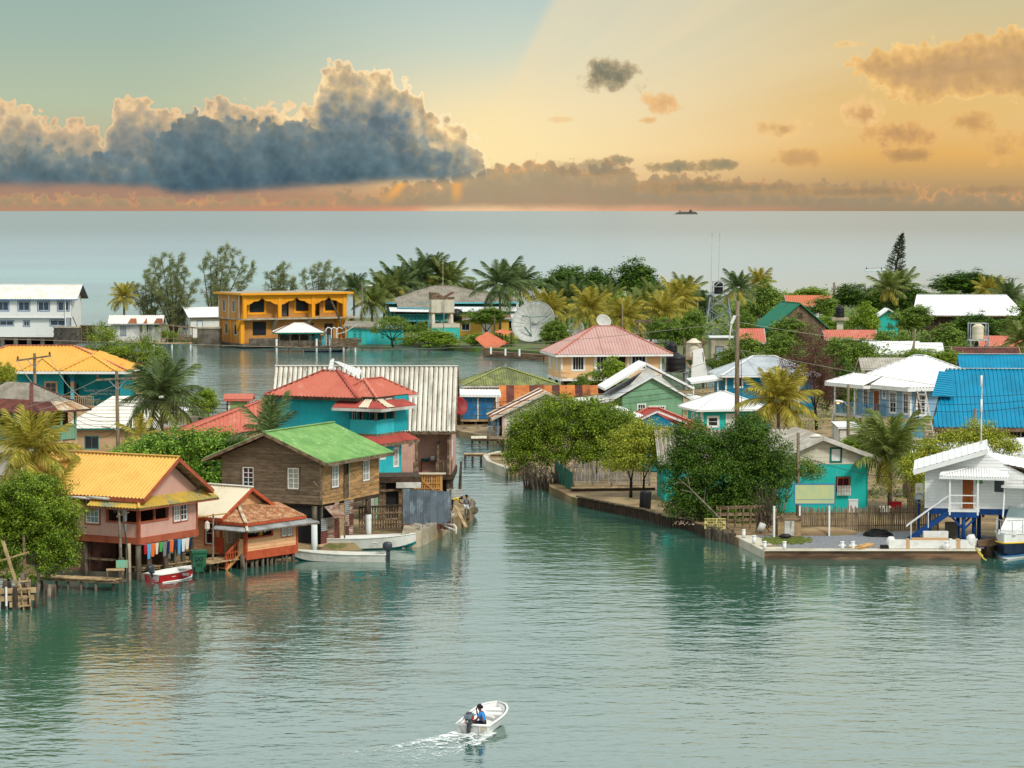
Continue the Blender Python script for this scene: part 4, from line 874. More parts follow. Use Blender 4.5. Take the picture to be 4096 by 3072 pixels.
def left_back_houses():
 h=thing('yellow_roof_shop','turquoise building with yellow hip roof, lettered wall and balcony by the lagoon','building',atD(120,291),R(88))
 W,L=15.5,9.0; e=5.35
 O2=(0,W)
 wall(h,O2,Y1,[(0,.5),(W-5.6,.5),(W-5.6,e),(0,e)],'teal_shop',[(W-7.4,3.1,W-6.3,4.2)])
 wall(h,(1.8,W),Y1,[(W-5.6,.5),(W,.5),(W,e),(W-5.6,e)],'teal_shop',[(W-5.4,1.9,W-4.4,4.0)],name='recessed_wall')
 wall(h,(0,0),X1,[(0,.5),(L,.5),(L,e),(0,e)],'teal_shop'); wall(h,(L,0),(0,1),[(0,.5),(W,.5),(W,e),(0,e)],'teal_shop')
 box('balcony_floor',(-.1,0,1.45),(1.9,5.7,1.85),'beige_wall',h); wbox(h,'base_wall',(-.05,5.7),Y1,0,.3,5.7,1.45,-.05,.03,'beige_wall'); box('ceiling_board',(0,0,e-.05),(L,W,e),'teal_dark',h)
 window(h,O2,Y1,W-7.4,3.1,1.1,1.1,2,2,'beige_wall','glass',trim='beige_wall',tw=.1)
 window(h,(1.8,W),Y1,W-5.4,1.9,1.0,2.1,1,1,'teal_dark','glass')
 for y in (.35,4.75):
  for k,(za,zb,mt) in enumerate(((1.85,2.3,'beige_wall'),(2.3,2.6,'boat_blue'),(2.6,3.7,'light_blue_trim'),(3.7,4.3,'beige_wall'),(4.3,4.7,'boat_blue'),(4.7,5.3,'teal_dark'))):
   w_=.17 if k<5 else .3; box('column_block' if k else 'column',(.1-w_,y-w_,za),(.1+w_,y+w_,zb),mt,h)
 r=railing(h,(-.05,5.6,0),(-.05,2.7,0),1.85,2.85,'beige_wall',.2)
 hip(h,-.9,L+.9,-.9,W+.9,e,(L/2,5.4,7.55),(L/2,W-3.5,7.55),'roof_yellow_clean',.36,.07,'box','roof_red','white_paint',.26)
 for ya,yb,pk in ((.2,5.6,6.75),(5.8,9.6,6.5)):
  A,B=V(-1.6,yb,e+.02),V(-1.6,ya,e+.02); pkp=V(.9 if pk>6.6 else .4,(ya+yb)/2,pk); bk=V(4.2,(ya+yb)/2,pk+.02)
  roof(h,[[A,B,pkp],[B,V(3.4,ya,e+.9),bk,pkp],[V(3.4,yb,e+.9),A,pkp,bk]],'roof_yellow_clean',.36,.07,'box',caps=[(A,pkp),(B,pkp)],capm='roof_yellow_clean',fascia=[(A,B)],fm='white_paint',fh=.24,name='projecting_roof',under=False)
 rot=(R(90),0,-R(90));
 for s_,sz,y,z,mt in (('SNORKEL TRIPS EAST END',.26,3.9,3.2,'white_paint'),('SCUBA DIVING HILTOS LOC',.26,3.3,2.88,'white_paint'),('FOR',.26,1.2,2.62,'white_paint'),('MB',.24,4.1,3.5,'white_paint'),('Mangrove View',.5,3.6,2.1,'sign_yellow')):
  text('lettering',s_,sz,mt,h,(1.79,y,z),rot)
 text('lettering','3330 9410 9674 8029',.26,'letter_dark',h,(-.09,3.4,1.5),rot)
 b=thing('mint_balcony_house','old house with mint green balcony and rusty patched roof at the left edge','house',atD(31,228),R(52))
 f,e=3.25,5.7; L,W=4.6,7.0
 wall(b,(.9,W),Y1,[(0,.5),(W-.9,.5),(W-.9,e),(0,e)],'mint_wood',[(W-2.2,f,W-1.4,f+2),(W-4.6,f+.7,W-3.4,f+2)]); wall(b,(.9,.9),X1,[(0,.5),(L-.9,.5),(L-.9,e),(0,e)],'inside_brown',[(.5,f,1.3,f+2),(2.2,f+.7,3.2,f+1.9)])
 box('dark_room',(1.1,1.2,f),(L-.2,W-.3,e-.1),'shade_black',b); box('balcony_floor',(-.05,-.05,f-.25),(L,W,f),'old_wood',b); wbox(b,'edge_board',(0,0),X1,-.1,f-.42,L,f-.1,.05,.12,'deck_wood')
 m=MB(); m.box((0,0,0),(.13,.02,1.0)); me=m.mesh('board'); me.materials.append(MT['mint_wood'])
 for k in range(int(L/.145)):
  o=bpy.data.objects.new('board',me); COL.objects.link(o); o.parent=b; o.location=(k*.145,-.03,f+.02)
 MB().beam((-.05,-.02,f+1.06),(L,-.02,f+1.06),.12,.08).build('handrail','mint_wood',b)
 railing(b,(0,W,0),(0,0,0),f,f+1.02,'mint_wood',.2)
 for x,y in ((0,0),(1.5,0),(3.0,0),(4.5,0),(0,2.0),(0,4),(0,6)): MB().beam((x,y,f-.1),(x,y,e),.16).build('porch_post','mint_wood',b)
 for u in (.6,2.0,3.4):
  m=MB(); m.tube([(u,-.02,1.2),(u,-.02,1.9),(u+.35,-.02,2.35),(u+.9,-.02,2.35),(u+1.2,-.02,1.9),(u+1.2,-.02,1.2)],.09,6).build('arch','white_dirty',b)
 wall(b,(0,.35),X1,[(0,.5),(L,.5),(L,f-.2),(0,f-.2)],'teal_dark',name='lower_wall'); wall(b,(.0,W),Y1,[(0,.5),(W,.5),(W,f-.3),(0,f-.3)],'white_dirty',name='lower_wall')
 A,B,C_,D=V(-.8,-.8,5.55),V(L+.9,-.8,5.55),V(L+.9,W+.8,5.55),V(-.8,W+.8,5.55); ra,rb=V(2.4,2.6,7.6),V(2.4,5.4,7.6)
 roof(b,[[D,A,ra,rb],[A,B,ra],[B,C_,rb,ra],[C_,D,rb]],'roof_grey',.16,.025,caps=[(A,ra),(B,ra)],capm='rust_dark',fascia=[(A,B),(D,A)],fm='rust_dark',fh=.1)
 up=V(0,0,.04)
 for q,mt in (([A,(2.0,-.8,5.55),(2.2,.3,6.2),(.35,.4,6.3)],'rust_dark'),([(2.0,-.8,5.55),(L+.9,-.8,5.55),(4.6,.3,6.2),(2.2,.3,6.2)],'rust_pale'),([D,A,(.5,.5,6.4),(.4,W,6.4)],'rust_dark')):
  m=MB(); m.rib([Vector(p)+up for p in q],.15,.022); m.build('roof_sheet',mt,b)
 p=thing('cream_roof_house','low peach house with long cream metal roof just behind the pink house','house',atD(20,196),R(-3))
 wall(p,(0,0),X1,[(0,.4),(6.2,.4),(6.2,3.5),(0,3.5)],'peach_wall'); wall(p,(6.2,0),(0,1),[(0,.4),(4,.4),(4,3.5),(2,4.9),(0,3.5)],'peach_wall'); gable(p,-.4,6.6,-.5,4.5,3.4,4.85,'roof_cream','x',.2,.03,'sin','rust_dark','red_trim',.16)
 wall(p,(0,4),Y1,[(0,.4),(4,.4),(4,3.5),(2,4.9),(0,3.5)],'peach_wall')
 q=thing('white_tile_house','beige walled house with broad white tile roof behind the utility pole','house',atD(69,252),R(4))
 wall(q,(0,0),X1,[(0,.4),(6.6,.4),(6.6,2.6),(0,2.6)],'beige_wall',[(1.2,.8,2.4,1.9)]); window(q,(0,0),X1,1.2,.8,1.2,1.1,2,1,'teal_dark','glass'); wall(q,(6.6,0),(0,1),[(0,.4),(5,.4),(5,2.6),(0,2.6)],'beige_wall'); wall(q,(0,5),Y1,[(0,.4),(5,.4),(5,2.6),(0,2.6)],'beige_wall')
 A,B,a,c=V(-.6,-.6,2.6),V(7.2,-.6,2.6),V(3.4,3.0,5.1),V(8.0,3.0,5.1)
 r=roof(q,[[A,B,c,a],[V(-.6,5.6,2.6),A,a],[V(8,5.6,2.6),V(-.6,5.6,2.6),a,c]],'roof_offwhite',.5,.01,'box',fascia=[(A,B)],fm='green_trim',fh=.12)
 d=(a-A);
 for i in range(1,9):
  k=i/9; s0=A.lerp(a,k); s1=B.lerp(c,k); MB().beam(s0+V(0,0,.045),s1+V(0,0,.045),.05,.04).build('tile_course','roof_offwhite',r)
 t=thing('white_trailer','low white flat roofed hut between the palms','hut',atD(150,262),R(3))
 wall(t,(0,0),X1,[(0,.4),(4.6,.4),(4.6,3.0),(0,3.0)],'white_dirty'); wall(t,(4.6,0),(0,1),[(0,.4),(3,.4),(3,3.0),(0,3.0)],'white_dirty'); wall(t,(0,3),Y1,[(0,.4),(3,.4),(3,3.0),(0,3.0)],'white_dirty')
 roof(t,[[(-.3,-.3,3.0),(4.9,-.3,3.0),(4.9,3.3,3.5),(-.3,3.3,3.5)]],'roof_white',.25,.03,fascia=[((-.3,-.3,3.0),(4.9,-.3,3.0))])
 u=thing('rust_roof_hut','small hut with rusty sheet roof behind the leafy tree','hut',atD(166,232),R(3))
 wall(u,(0,0),X1,[(0,.4),(2.6,.4),(2.6,3.2),(0,3.2)],'beige_wall'); roof(u,[[(-.4,-.3,3.2),(3.2,-.3,3.2),(3.2,3.0,3.9),(-.4,3.0,3.9)]],'rust',.2,.025)
 k=MB().lathe([(.02,0),(.62,0),(.62,.9),(.5,1.1),(.25,1.2),(.25,1.3),(.02,1.32)],18).build('water_tank','plastic_black',None,True); k.location=atD(151,226,3.1); tag(k,'black plastic water tank among leaves below the street lamp','water tank')
 s=thing('tank_platform','rough timber platform carrying the black tank among leaves','platform',atD(151,226)); box('platform_top',(-.8,-.8,2.95),(.8,.8,3.08),'old_wood',s)
 for x in (-.7,.7):
  for y in (-.7,.7): MB().beam((x,y,.4),(x,y,2.95),.12).build('leg','old_wood',s)
left_back_houses()
# ================================================================ right bank
def simple_walls(h,L,Wd,z0,z1,mt,holes_front=(),holes_left=(),holes_right=(),gables=None,t=.1):
 """four walls; gables='y' puts peaks (height gz) on front and back, 'x' on the sides"""
 f=[(0,z0),(L,z0),(L,z1),(0,z1)]; s=[(0,z0),(Wd,z0),(Wd,z1),(0,z1)]
 if gables and gables[0]=='y': f=[(0,z0),(L,z0),(L,z1),(L/2+gables[2],gables[1]),(0,z1)]
 if gables and gables[0]=='x': s=[(0,z0),(Wd,z0),(Wd,z1),(Wd/2,gables[1]),(0,z1)]
 wall(h,(0,0),X1,f,mt,holes_front,t); wall(h,(0,Wd),Y1,s,mt,holes_left,t); wall(h,(L,0),(0,1),s,mt,holes_right,t)
 fb=f if not (gables and gables[0]=='y') else [(0,z0),(L,z0),(L,z1),(L/2-gables[2],gables[1]),(0,z1)]
 wall(h,(L,Wd),(-1,0),fb,mt,(),t)
def office():
 h=thing('white_stilt_office','white boarded office on blue stilts with slanted white roof and brown door','house',atD(927,184,0),R(-8.5))
 L,Wd,f=6.1,5.0,2.6
 wall(h,(0,0),X1,[(0,f),(L,f),(L,4.75),(3.4,6.1),(0,5.1)],'white_plank',[(2.25,f,2.95,4.65),(4.15,3.6,4.85,4.8)],plank=.2,lap=.025)
 wall(h,(0,Wd),Y1,[(0,f),(Wd,f),(Wd,5.0),(0,5.0)],'white_boards'); wall(h,(L,0),(0,1),[(0,f),(Wd,f),(Wd,4.75),(0,4.75)],'white_boards'); wall(h,(L,Wd),(-1,0),[(0,f),(L,f),(L,4.75),(0,4.75)],'white_boards')
 wbox(h,'corner_board',(0,0),X1,-.04,f,.1,5.1,.02,.06,'white_paint'); wbox(h,'corner_board',(0,0),X1,L-.1,f,L+.04,4.75,.02,.06,'white_paint')
 door(h,(0,0),X1,2.27,f+.02,.66,1.98,'brown_door','white_paint',.02)
 window(h,(0,0),X1,4.15,3.6,.7,1.2,1,1,'white_paint','glass',trim='white_paint',tw=.12,fw=.05,sill=True)
 s=wbox(h,'shutter_panel',(0,0),X1,.65,3.05,1.35,4.25,.02,.05,'white_paint')
 for a,b,c,d in ((.65,3.05,.72,4.25),(1.28,3.05,1.35,4.25),(.72,4.18,1.28,4.25),(.72,3.05,1.28,3.12),(.72,3.68,1.28,3.73)): wbox(h,'shutter_trim',(0,0),X1,a,b,c,d,.05,.075,'white_paint',s)
 g=wbox(h,'notice_plate',(0,0),X1,3.1,4.15,3.48,4.38,.03,.05,'green_sign'); wbox(h,'plate_emblem',(0,0),X1,3.24,4.29,3.32,4.36,.05,.056,'white_paint',g); wbox(h,'plate_line',(0,0),X1,3.16,4.2,3.42,4.22,.05,.056,'white_paint',g)
 g=wbox(h,'window_sticker',(0,0),X1,4.36,4.42,4.68,4.52,-.015,.0,'board_blue'); wbox(h,'sticker_line',(0,0),X1,4.4,4.46,4.64,4.48,.0,.004,'cloth_sky',g)
 roof(h,[[(-.75,-.7,5.0),(3.75,-.7,6.35),(3.75,Wd+.4,6.5),(-.75,Wd+.4,5.1)]],'roof_white',.4,.02,'box',fascia=[((-.75,-.7,5.0),(3.75,-.7,6.35))],fm='white_paint',fh=.28); MB().beam((3.75,-.7,6.2),(3.75,Wd+.4,6.35),.06,.3).build('bargeboard','white_paint',h)
 roof(h,[[(3.35,.25,5.65),(8.6,-.75,4.72),(8.6,Wd+.4,4.9),(3.35,Wd+.4,5.75)]],'roof_white',.4,.02,'box',fascia=[((4.9,-.5,4.75),(8.6,-.75,4.72))],fm='white_paint',fh=.24)
 A,B=V(.85,-1.35,4.72),V(5.1,-1.35,4.66)
 roof(h,[[A,B,(3.6,.0,5.12),(2.6,.0,5.12)],[(.95,.0,4.95),A,(2.6,.0,5.12)],[B,(5.0,.0,4.9),(3.6,.0,5.12)]],'roof_white',.16,.03,'sin',fascia=[(A,B)],fm='white_paint',fh=.16,name='porch_roof',caps=[(A,(2.6,0,5.12))],capw=.12)
 box('porch_floor',(1.4,-1.2,f-.1),(3.3,-.02,f),'white_paint',h); box('porch_beam',(1.45,-1.18,f-.45),(3.25,-1.02,f-.1),'navy_paint',h)
 for x in (1.5,3.2): MB().beam((x,-1.15,f-.3),(x,-1.15,4.6),.11).build('porch_post','white_paint',h)
 for z in (f+.45,f+.92): MB().beam((1.5,-1.15,z),(3.2,-1.15,z),.06).build('porch_rail','white_paint',h)
 for yy in (-.35,-1.1):
  MB().beam((1.5,yy,f-.15),(-1.1,yy,.62),.06,.28).build('stair_stringer','navy_paint',h)
  MB().beam((1.5,yy-.04,f+.95),(-1.15,yy-.04,1.55),.055).build('stair_handrail','white_paint',h)
  for x,z0,z1 in ((.2,1.5,2.4),(-.85,.7,1.7)): MB().beam((x,yy-.04,z0),(x,yy-.04,z1),.05).build('stair_baluster','white_paint',h)
 for i in range(9): box('step',(1.25-.29*i-.16,-1.12,f-.3-.215*i),(1.25-.29*i+.16,-.33,f-.24-.215*i),'navy_paint',h)
 box('floor_beam',(-.05,-.08,f-.36),(L+.9,.12,f-.01),'navy_paint',h); box('floor_beam',(-.05,Wd-.1,f-.36),(L+.9,Wd+.1,f),'navy_paint',h); box('floor',(.1,.1,f-.05),(L,Wd,f),'old_wood',h)
 for x,y in ((.2,.3),(2.0,1.2),(2.35,-1.0),(3.0,.6),(3.3,1.6),(4.6,.4),(5.8,.4),(.2,4.5),(3.0,4.5),(5.8,4.5)): MB().tube([(x,y,.3),(x,y,f-.3)],.13,10).build('stilt','navy_paint',h,True)
 for p,q in (((2.35,-1.0,1.4),(1.6,-1.0,f-.4)),((2.35,-1.0,1.4),(3.15,-1.0,f-.4)),((2.0,1.2,1.2),(3.0,1.2,f-.4)),((4.6,.4,2.1),(5.6,.4,f-.4)),((5.0,.2,f-.4),(5.8,.2,1.6))): MB().beam(p,q,.1,.12).build('brace','navy_paint',h)
 MB().tube([(4.9,1.0,.5),(4.95,1.0,f-.3)],.08,8).build('drain_pipe','white_paint',h,True); box('pier_block',(1.2,1.0,.4),(2.0,1.6,1.6),'concrete_dark',h)
 k=thing('meter_cabinet','beige electric meter cabinet with coiled cable left of the white office','cabinet',atD(919,186.5),R(-5)); MB().beam((.1,.1,.4),(.1,.1,2.9),.14).build('post','navy_paint',k); c=box('cabinet_box',(-.12,-.12,2.9),(.36,.1,3.9),'roof_offwhite',k); box('label_plate',(-.05,-.14,3.45),(.15,-.12,3.65),'sign_yellow',c)
 m=MB()
 for q in range(3):
  pts=[(.1+(.3-.02*q)*math.cos(a),-.2-.03*q,3.0+(.32-.02*q)*math.sin(a)) for a in [i*math.pi/8 for i in range(17)]]; m.tube(pts,.018,5,False)
 m.build('cable_coil','steel',k)
 a=thing('whip_antenna','tall thin whip antenna with bent base on the white office roof','antenna',atD(982.5,187,5.75)); MB().tube([(0,0,0),(0,0,2.2),(.03,0,4.9)],[.05,.045,.03],8).build('mast','white_dirty',a,True); MB().tube([(.0,0,2.6),(.0,0,3.4)],.07,8).tube([(-.02,0,4.2),(-.02,0,4.9)],.06,8).build('aerial_sleeve','white_paint',a,True); MB().tube([(-.7,.1,.0),(-.2,.05,-.05),(.1,0,.02)],.06,8).build('base_tube','old_wood',a)
office()
def aqua_house():
 h=thing('aqua_gable_house','aqua house with flaking paint, grey corrugated gable roof, behind the blank billboard','house',atD(780,202),R(7))
 L=6.15; z0,zt,e=.5,3.75,4.25
 wall(h,(0,0),X1,[(0,z0),(L,z0),(L,zt),(0,zt)],'aqua_wall',[(4.0,1.95,4.9,2.85)]); wall(h,(0,-.02),X1,[(0,zt),(L,zt),(L,e),(L/2-.2,5.45),(0,e)],'cream_boards',[(.85,4.0,1.15,4.7),(3.55,3.9,4.3,4.85)],name='gable_wall')
 wall(h,(0,8),Y1,[(0,z0),(8,z0),(8,e),(0,e)],'aqua_wall'); wall(h,(L,0),(0,1),[(0,z0),(8,z0),(8,e),(0,e)],'aqua_wall')
 window(h,(0,-.02),X1,3.55,3.9,.75,.95,1,1,'green_trim','white_paint',trim='green_trim',tw=.05); window(h,(0,-.02),X1,.85,4.0,.3,.7,1,1,'green_trim','white_paint',trim='green_trim',tw=.05)
 window(h,(0,0),X1,4.0,1.95,.9,.9,2,1,'brown_door','glass_red',trim='dark_wood',tw=.05)
 r=MB().beam(P3((0,0),X1,4.0,2.05,.22),P3((0,0),X1,4.9,2.05,.22),.05).beam(P3((0,0),X1,4.0,1.75,.22),P3((0,0),X1,4.9,1.75,.22),.05).build('window_guard','white_dirty',h)
 for i in range(9): wbox(h,'guard_slat',(0,0),X1,3.98+i*.11,1.62,4.05+i*.11,2.3,.22,.25,'white_dirty',r)
 gable(h,-.55,L+.75,-.55,8.4,4.15,5.65,'roof_asbestos','y',.3,.07,'sin',None,'white_dirty',.22,off=-.25)
 g=thing('aqua_long_house','long aqua house with grey corrugated roof hidden behind the dark trees','house',atD(664,210),R(2))
 simple_walls(g,9.2,5.5,.5,3.3,'aqua_wall'); gable(g,-.4,9.6,-.6,6.1,3.3,5.35,'roof_asbestos','x',.3,.07,'sin',None,'white_dirty',.18)
aqua_house()
def mid_houses():
 h=thing('mint_hip_house','mint green cabin with white hip roof and white door beside the tall pole','house',atD(702,262),R(12))
 simple_walls(h,5.0,4.5,.7,3.55,'mint_wall',[(.6,2.0,1.5,2.8),(2.3,.8,3.1,3.0)],[(1.4,1.6,2.1,3.0),(2.9,1.8,3.4,2.9)])
 window(h,(0,0),X1,.6,2.0,.9,.8,1,2,'white_paint','glass',trim='white_paint',tw=.12); door(h,(0,0),X1,2.3,.8,.8,2.2,'white_door','white_paint'); wbox(h,'corner_board',(0,0),X1,-.05,.7,.15,3.55,.01,.06,'white_paint')
 window(h,(0,4.5),Y1,1.4,1.6,.7,1.4,1,2,'white_paint','glass_curtain',trim='white_paint'); window(h,(0,4.5),Y1,2.9,1.8,.5,1.1,1,2,'white_paint','glass_curtain',trim='white_paint'); wbox(h,'corner_board',(0,4.5),Y1,4.35,.7,4.55,3.55,.01,.06,'white_paint')
 hip(h,-.7,6.3,-.75,5.4,3.5,(2.4,2.3,4.95),(2.7,2.3,4.95),'roof_white',.16,.025,'sin','roof_white','white_paint',.14)
 wall(h,(5.0,.1),X1,[(0,.7),(1.2,.7),(1.2,3.3),(0,3.3)],'blue_boards',name='side_porch_wall')
 s=thing('sage_gable_house','sage green gabled house with doubled white metal roof','house',atD(622,279),R(6))
 simple_walls(s,5.8,6.5,.6,3.5,'sage_boards',[(1.5,1.8,2.3,2.9),(2.6,1.9,3.3,2.6),(3.35,1.9,4.1,2.6)],gables=('y',5.35,0))
 for u,w_,z_,hh in ((1.5,.75,1.75,1.1),(2.6,.7,2.0,.65),(3.4,.7,2.0,.65)): window(s,(0,0),X1,u,z_,w_,hh,3,3,'white_paint','glass',trim='white_paint',tw=.05)
 gable(s,-1.0,6.6,-.35,6.8,3.35,5.5,'roof_greyzinc','y',.3,.03,'box',None,'white_paint',.16)
 gable(s,-1.5,7.0,.7,6.0,4.3,6.65,'roof_white','y',.3,.03,'box',None,'white_paint',.18,name='upper_roof',off=-.3); wall(s,(.3,.8),X1,[(0,4.0),(5.2,4.0),(2.4,6.3),(2.2,6.3)],'white_dirty',name='loft_gable')
 roof(s,[[(-4.4,.6,2.9),(-.6,.6,3.3),(-.6,3.6,3.6),(-4.4,3.6,3.2)]],'roof_offwhite',.3,.03,'box',name='side_roof',fascia=[((-4.4,.6,2.9),(-.6,.6,3.3))]); box('side_room',(-4,1,.6),(-.1,3.4,2.85),'cream_boards',s)
 roof(s,[[(6.3,.4,3.4),(8.6,.4,2.9),(8.6,3.5,3.2),(6.3,3.5,3.7)]],'roof_white',.3,.03,'box',name='side_roof',fascia=[((6.3,.4,3.4),(8.6,.4,2.9))]);
 p=thing('peach_hip_house','peach house on stilts with dusty pink hip roof by the lagoon','house',atD(561,331),R(9))
 L,Wd,f,e=11.4,8.5,2.25,5.0
 simple_walls(p,L,Wd,f,e,'peach_wall',[(1.3,3.25,2.6,4.85),(4.0,f+.1,5.6,4.85),(6.1,f,7.3,4.85),(8.0,3.3,9.6,4.85)],[(1.2,3.2,2.0,4.8),(4.0,3.9,4.4,4.7),(5.8,2.9,6.6,4.8)])
 for u,w_,z_,hh,nx in ((1.3,1.3,3.25,1.6,4),(4.0,1.6,3.1,1.75,4),(8.0,1.6,3.3,1.55,4)): window(p,(0,0),X1,u,z_,w_,hh,nx,1,'white_paint','glass',trim='white_paint',tw=.14)
 wbox(p,'dark_doorway',(0,0),X1,6.1,f,7.3,4.85,-.3,-.2,'shade_black')
 for u,w_,z_,hh in ((1.2,.8,3.2,1.6),(4.0,.4,3.9,.8),(5.8,.8,2.9,1.9)): window(p,(0,Wd),Y1,u,z_,w_,hh,2,1,'white_paint','white_paint',trim='white_paint',tw=.08)
 for u in (-.02,3.7,5.15,7.5,11.2): wbox(p,'corner_board',(0,0),X1,u,f,u+.2,e,.01,.08,'white_paint')
 wbox(p,'balcony_wall',(0,0),X1,3.9,f,6.0,f+1.1,.05,.12,'white_paint'); wbox(p,'base_board',(0,0),X1,-.05,f-.2,L+.05,f+.06,.0,.07,'white_paint'); wbox(p,'base_board',(0,Wd),Y1,-.05,f-.2,Wd+.05,f+.06,.0,.07,'white_paint')
 hip(p,-.75,L+1.1,-.9,Wd+.9,e,(4.6,4.2,7.95),(6.9,4.2,7.95),'roof_pink',.34,.07,'box','roof_red','white_paint',.22)
 for x in (.2,2.8,5.6,8.4,11.2):
  for y in (.2,4,8.3): MB().beam((x,y,-.6),(x,y,f-.2),.25).build('stilt','dark_wood',p)
 box('dark_under_panel',(.5,2.5,-.2),(L-.4,2.6,f-.2),'inside_brown',p)  # dark sheet behind the stilts, shade given as colour
 MB().beam((-1.0,-.6,3.2),(1.0,-.5,2.9),.08).beam((-1.2,-.6,2.6),(.6,-.5,3.0),.08).beam((0,-.6,3.4),(0,-.6,2.0),.08).beam((-.9,-.6,3.3),(-.9,-.6,2.4),.08).build('unfinished_stair','fresh_wood',p)
 d=thing('roof_dish','small grey satellite dish behind the ridge of the dusty pink roof','satellite dish',atD(603,338,7.6)); dish(d,.85,(.25,-.8,.55),V(0,0,.7),ribs=0); MB().tube([(0,0,-.6),(0,0,.8)],.06,8).build('mast','steel',d)
 m=thing('moss_roof_house','pale pink house under a mossy green corrugated hip roof','house',atD(467,297),R(5))
 L,Wd=8.6,6.0
 simple_walls(m,L,Wd,.6,3.5,'pinkbeige_wall',[(1.0,1.9,2.9,3.2),(4.5,1.9,6.0,3.2),(6.3,1.9,7.4,3.2)])
 for u,w_ in ((1.0,.9),(2.0,.9),(4.5,.75),(5.8,.75)): window(m,(0,0),X1,u,1.9,w_,1.3,2,1,'white_paint','glass_curtain',trim='white_paint',tw=.08)
 r=MB().beam((2.0,-.1,1.95),(3.0,-.1,1.95),.05).build('window_guard','white_paint',m)
 for i in range(8): box('guard_slat',(2.0+i*.13,-.13,1.2),(2.06+i*.13,-.1,1.95),'white_paint',r)
 hip(m,-.5,L+.7,-.6,Wd+.6,3.55,(3.6,2.9,5.15),(4.2,2.9,5.15),'roof_moss',.24,.05,'sin','roof_moss_light','white_dirty',.16)
 b=thing('blue_plank_shed','blue double doored shed on short posts at the end of the canal','shed',atD(460,285),R(2))
 simple_walls(b,3.4,2.5,1.0,3.4,'old_wood');
 for u in (.25,1.75):
  d=wbox(b,'door',(0,0),X1,u,1.05,u+1.4,3.3,.0,.06,'blue_door'); wbox(b,'handle',(0,0),X1,u+1.2 if u<1 else u+.1,2.1,u+1.3 if u<1 else u+.2,2.2,.06,.1,'rust_dark',d)
 wbox(b,'door_post',(0,0),X1,1.63,1.0,1.77,3.35,.0,.09,'white_dirty'); roof(b,[[(-.3,-.5,3.4),(3.9,-.5,3.35),(3.9,2.8,3.7),(-.3,2.8,3.75)]],'roof_white',.3,.03,fascia=[((-.3,-.5,3.4),(3.9,-.5,3.35))])
 box('deck',(-.2,-.7,.85),(3.7,2.5,1.0),'deck_wood',b)
 for x in (.2,1.5,3.0): stilt(b,x,-.5,-.4,.9,.12)
 box('crawl_shade',(0,.4,0),(3.4,.5,.9),'dark_wood',b)  # dark board painted as the shade behind the posts
 w=thing('whitewashed_house','stained white concrete house with rust patched gable roof at the canal end','house',atD(503.5,270),R(5))
 simple_walls(w,7.6,5.5,-.3,2.55,'white_dirty',gables=('y',4.35,0)); r=None
 x0,x1,xm,ze,zr=-1.1,8.6,3.8,2.15,4.55
 for side in (0,1):
  for k in range(5):
   ya,yb=-.5+1.3*k,-.5+1.3*(k+1)+.06
   a=[(x0,yb,ze),(x0,ya,ze),(xm,ya,zr),(xm,yb,zr)] if side==0 else [(x1,ya,ze),(x1,yb,ze),(xm,yb,zr),(xm,ya,zr)]
   q=MB(); q.rib([Vector(v)+V(0,0,.012*(k%2)) for v in a],.16,.022); q.build('roof_sheet',['rust_pale','rust','roof_offwhite','rust_dark','rust_pale'][(k+side)%5],w)
 for p_,q_ in (((x0,-.5,ze),(xm,-.5,zr)),((x1,-.5,ze),(xm,-.5,zr))): MB().beam(Vector(p_)-V(0,0,.1),Vector(q_)-V(0,0,.1),.06,.16).build('bargeboard','white_dirty',w)
 wbox(w,'corner_post',(0,0),X1,-.12,-.3,.05,2.4,.0,.1,'rose_boards')
 k=thing('rust_sheet_house','low house with roof of alternating orange and brown rusty sheets','house',atD(500,288),R(1))
 simple_walls(k,9.2,3.0,.5,2.3,'old_wood'); n=13
 for i in range(n):
  q=MB(); a,b_=-.1+i*.74,-.1+(i+1)*.74+.04
  q.rib([(a,-.5,2.2+.01*(i%2)),(b_,-.5,2.2+.01*(i%2)),(b_,2.6,3.95+.01*(i%2)),(a,2.6,3.95+.01*(i%2))],.15,.022); q.build('roof_sheet',['rust_orange','rust_dark','rust_orange','rust_orange','rust_dark','rust'][i%6],k)
 r1=thing('red_hip_hut','hut with faded red hip roof beside the mangrove tree','hut',atD(630,243),R(4)); simple_walls(r1,4.6,4,.6,3.2,'blue_boards'); hip(r1,-2.0,6.6,-.9,4.8,3.1,(1.7,2,4.75),(2.6,2,4.75),'roof_red_dark',.2,.03,'sin','roof_red','white_dirty',.14)
 roof(r1,[[(-3.2,-.5,3.9),(-.3,-.5,3.75),(1.6,.3,4.75),(-.9,2.4,4.95)]],'roof_white',.35,.03,'box',name='side_roof',under=False); roof(r1,[[(-.3,-.7,3.55),(2.2,-.7,4.72),(2.2,.3,4.75),(-.3,.3,3.6)],[(2.2,-.7,4.72),(4.6,-.7,3.75),(4.6,.3,3.75),(2.2,.3,4.75)]],'roof_red_dark',.2,.03,name='gable_roof',fascia=[((-.3,-.7,3.55),(2.2,-.7,4.72)),((2.2,-.7,4.72),(4.6,-.7,3.75))],fh=.14)
 wall(r1,(.2,-.5),X1,[(0,3.3),(3.9,3.3),(1.9,4.5),(1.8,4.5)],'blue_boards',name='gable_wall')
 r2=thing('brown_lean_roof','long low shelter with brown rusty roof ending in a white sheet','shelter',atD(643,233),R(0))
 simple_walls(r2,4.2,3,.6,2.9,'teal_dark')
 for i in range(6):
  q=MB(); a=-.2+i*.78; q.rib([(a,-.4,3.0),(a+.8,-.4,3.0),(a+.8,3.0,3.5),(a,3.0,3.5)],.16,.022); q.build('roof_sheet','roof_white' if i==5 else ['rust_dark','rust_dark','rust_pale','rust_dark','rust'][i],r2)
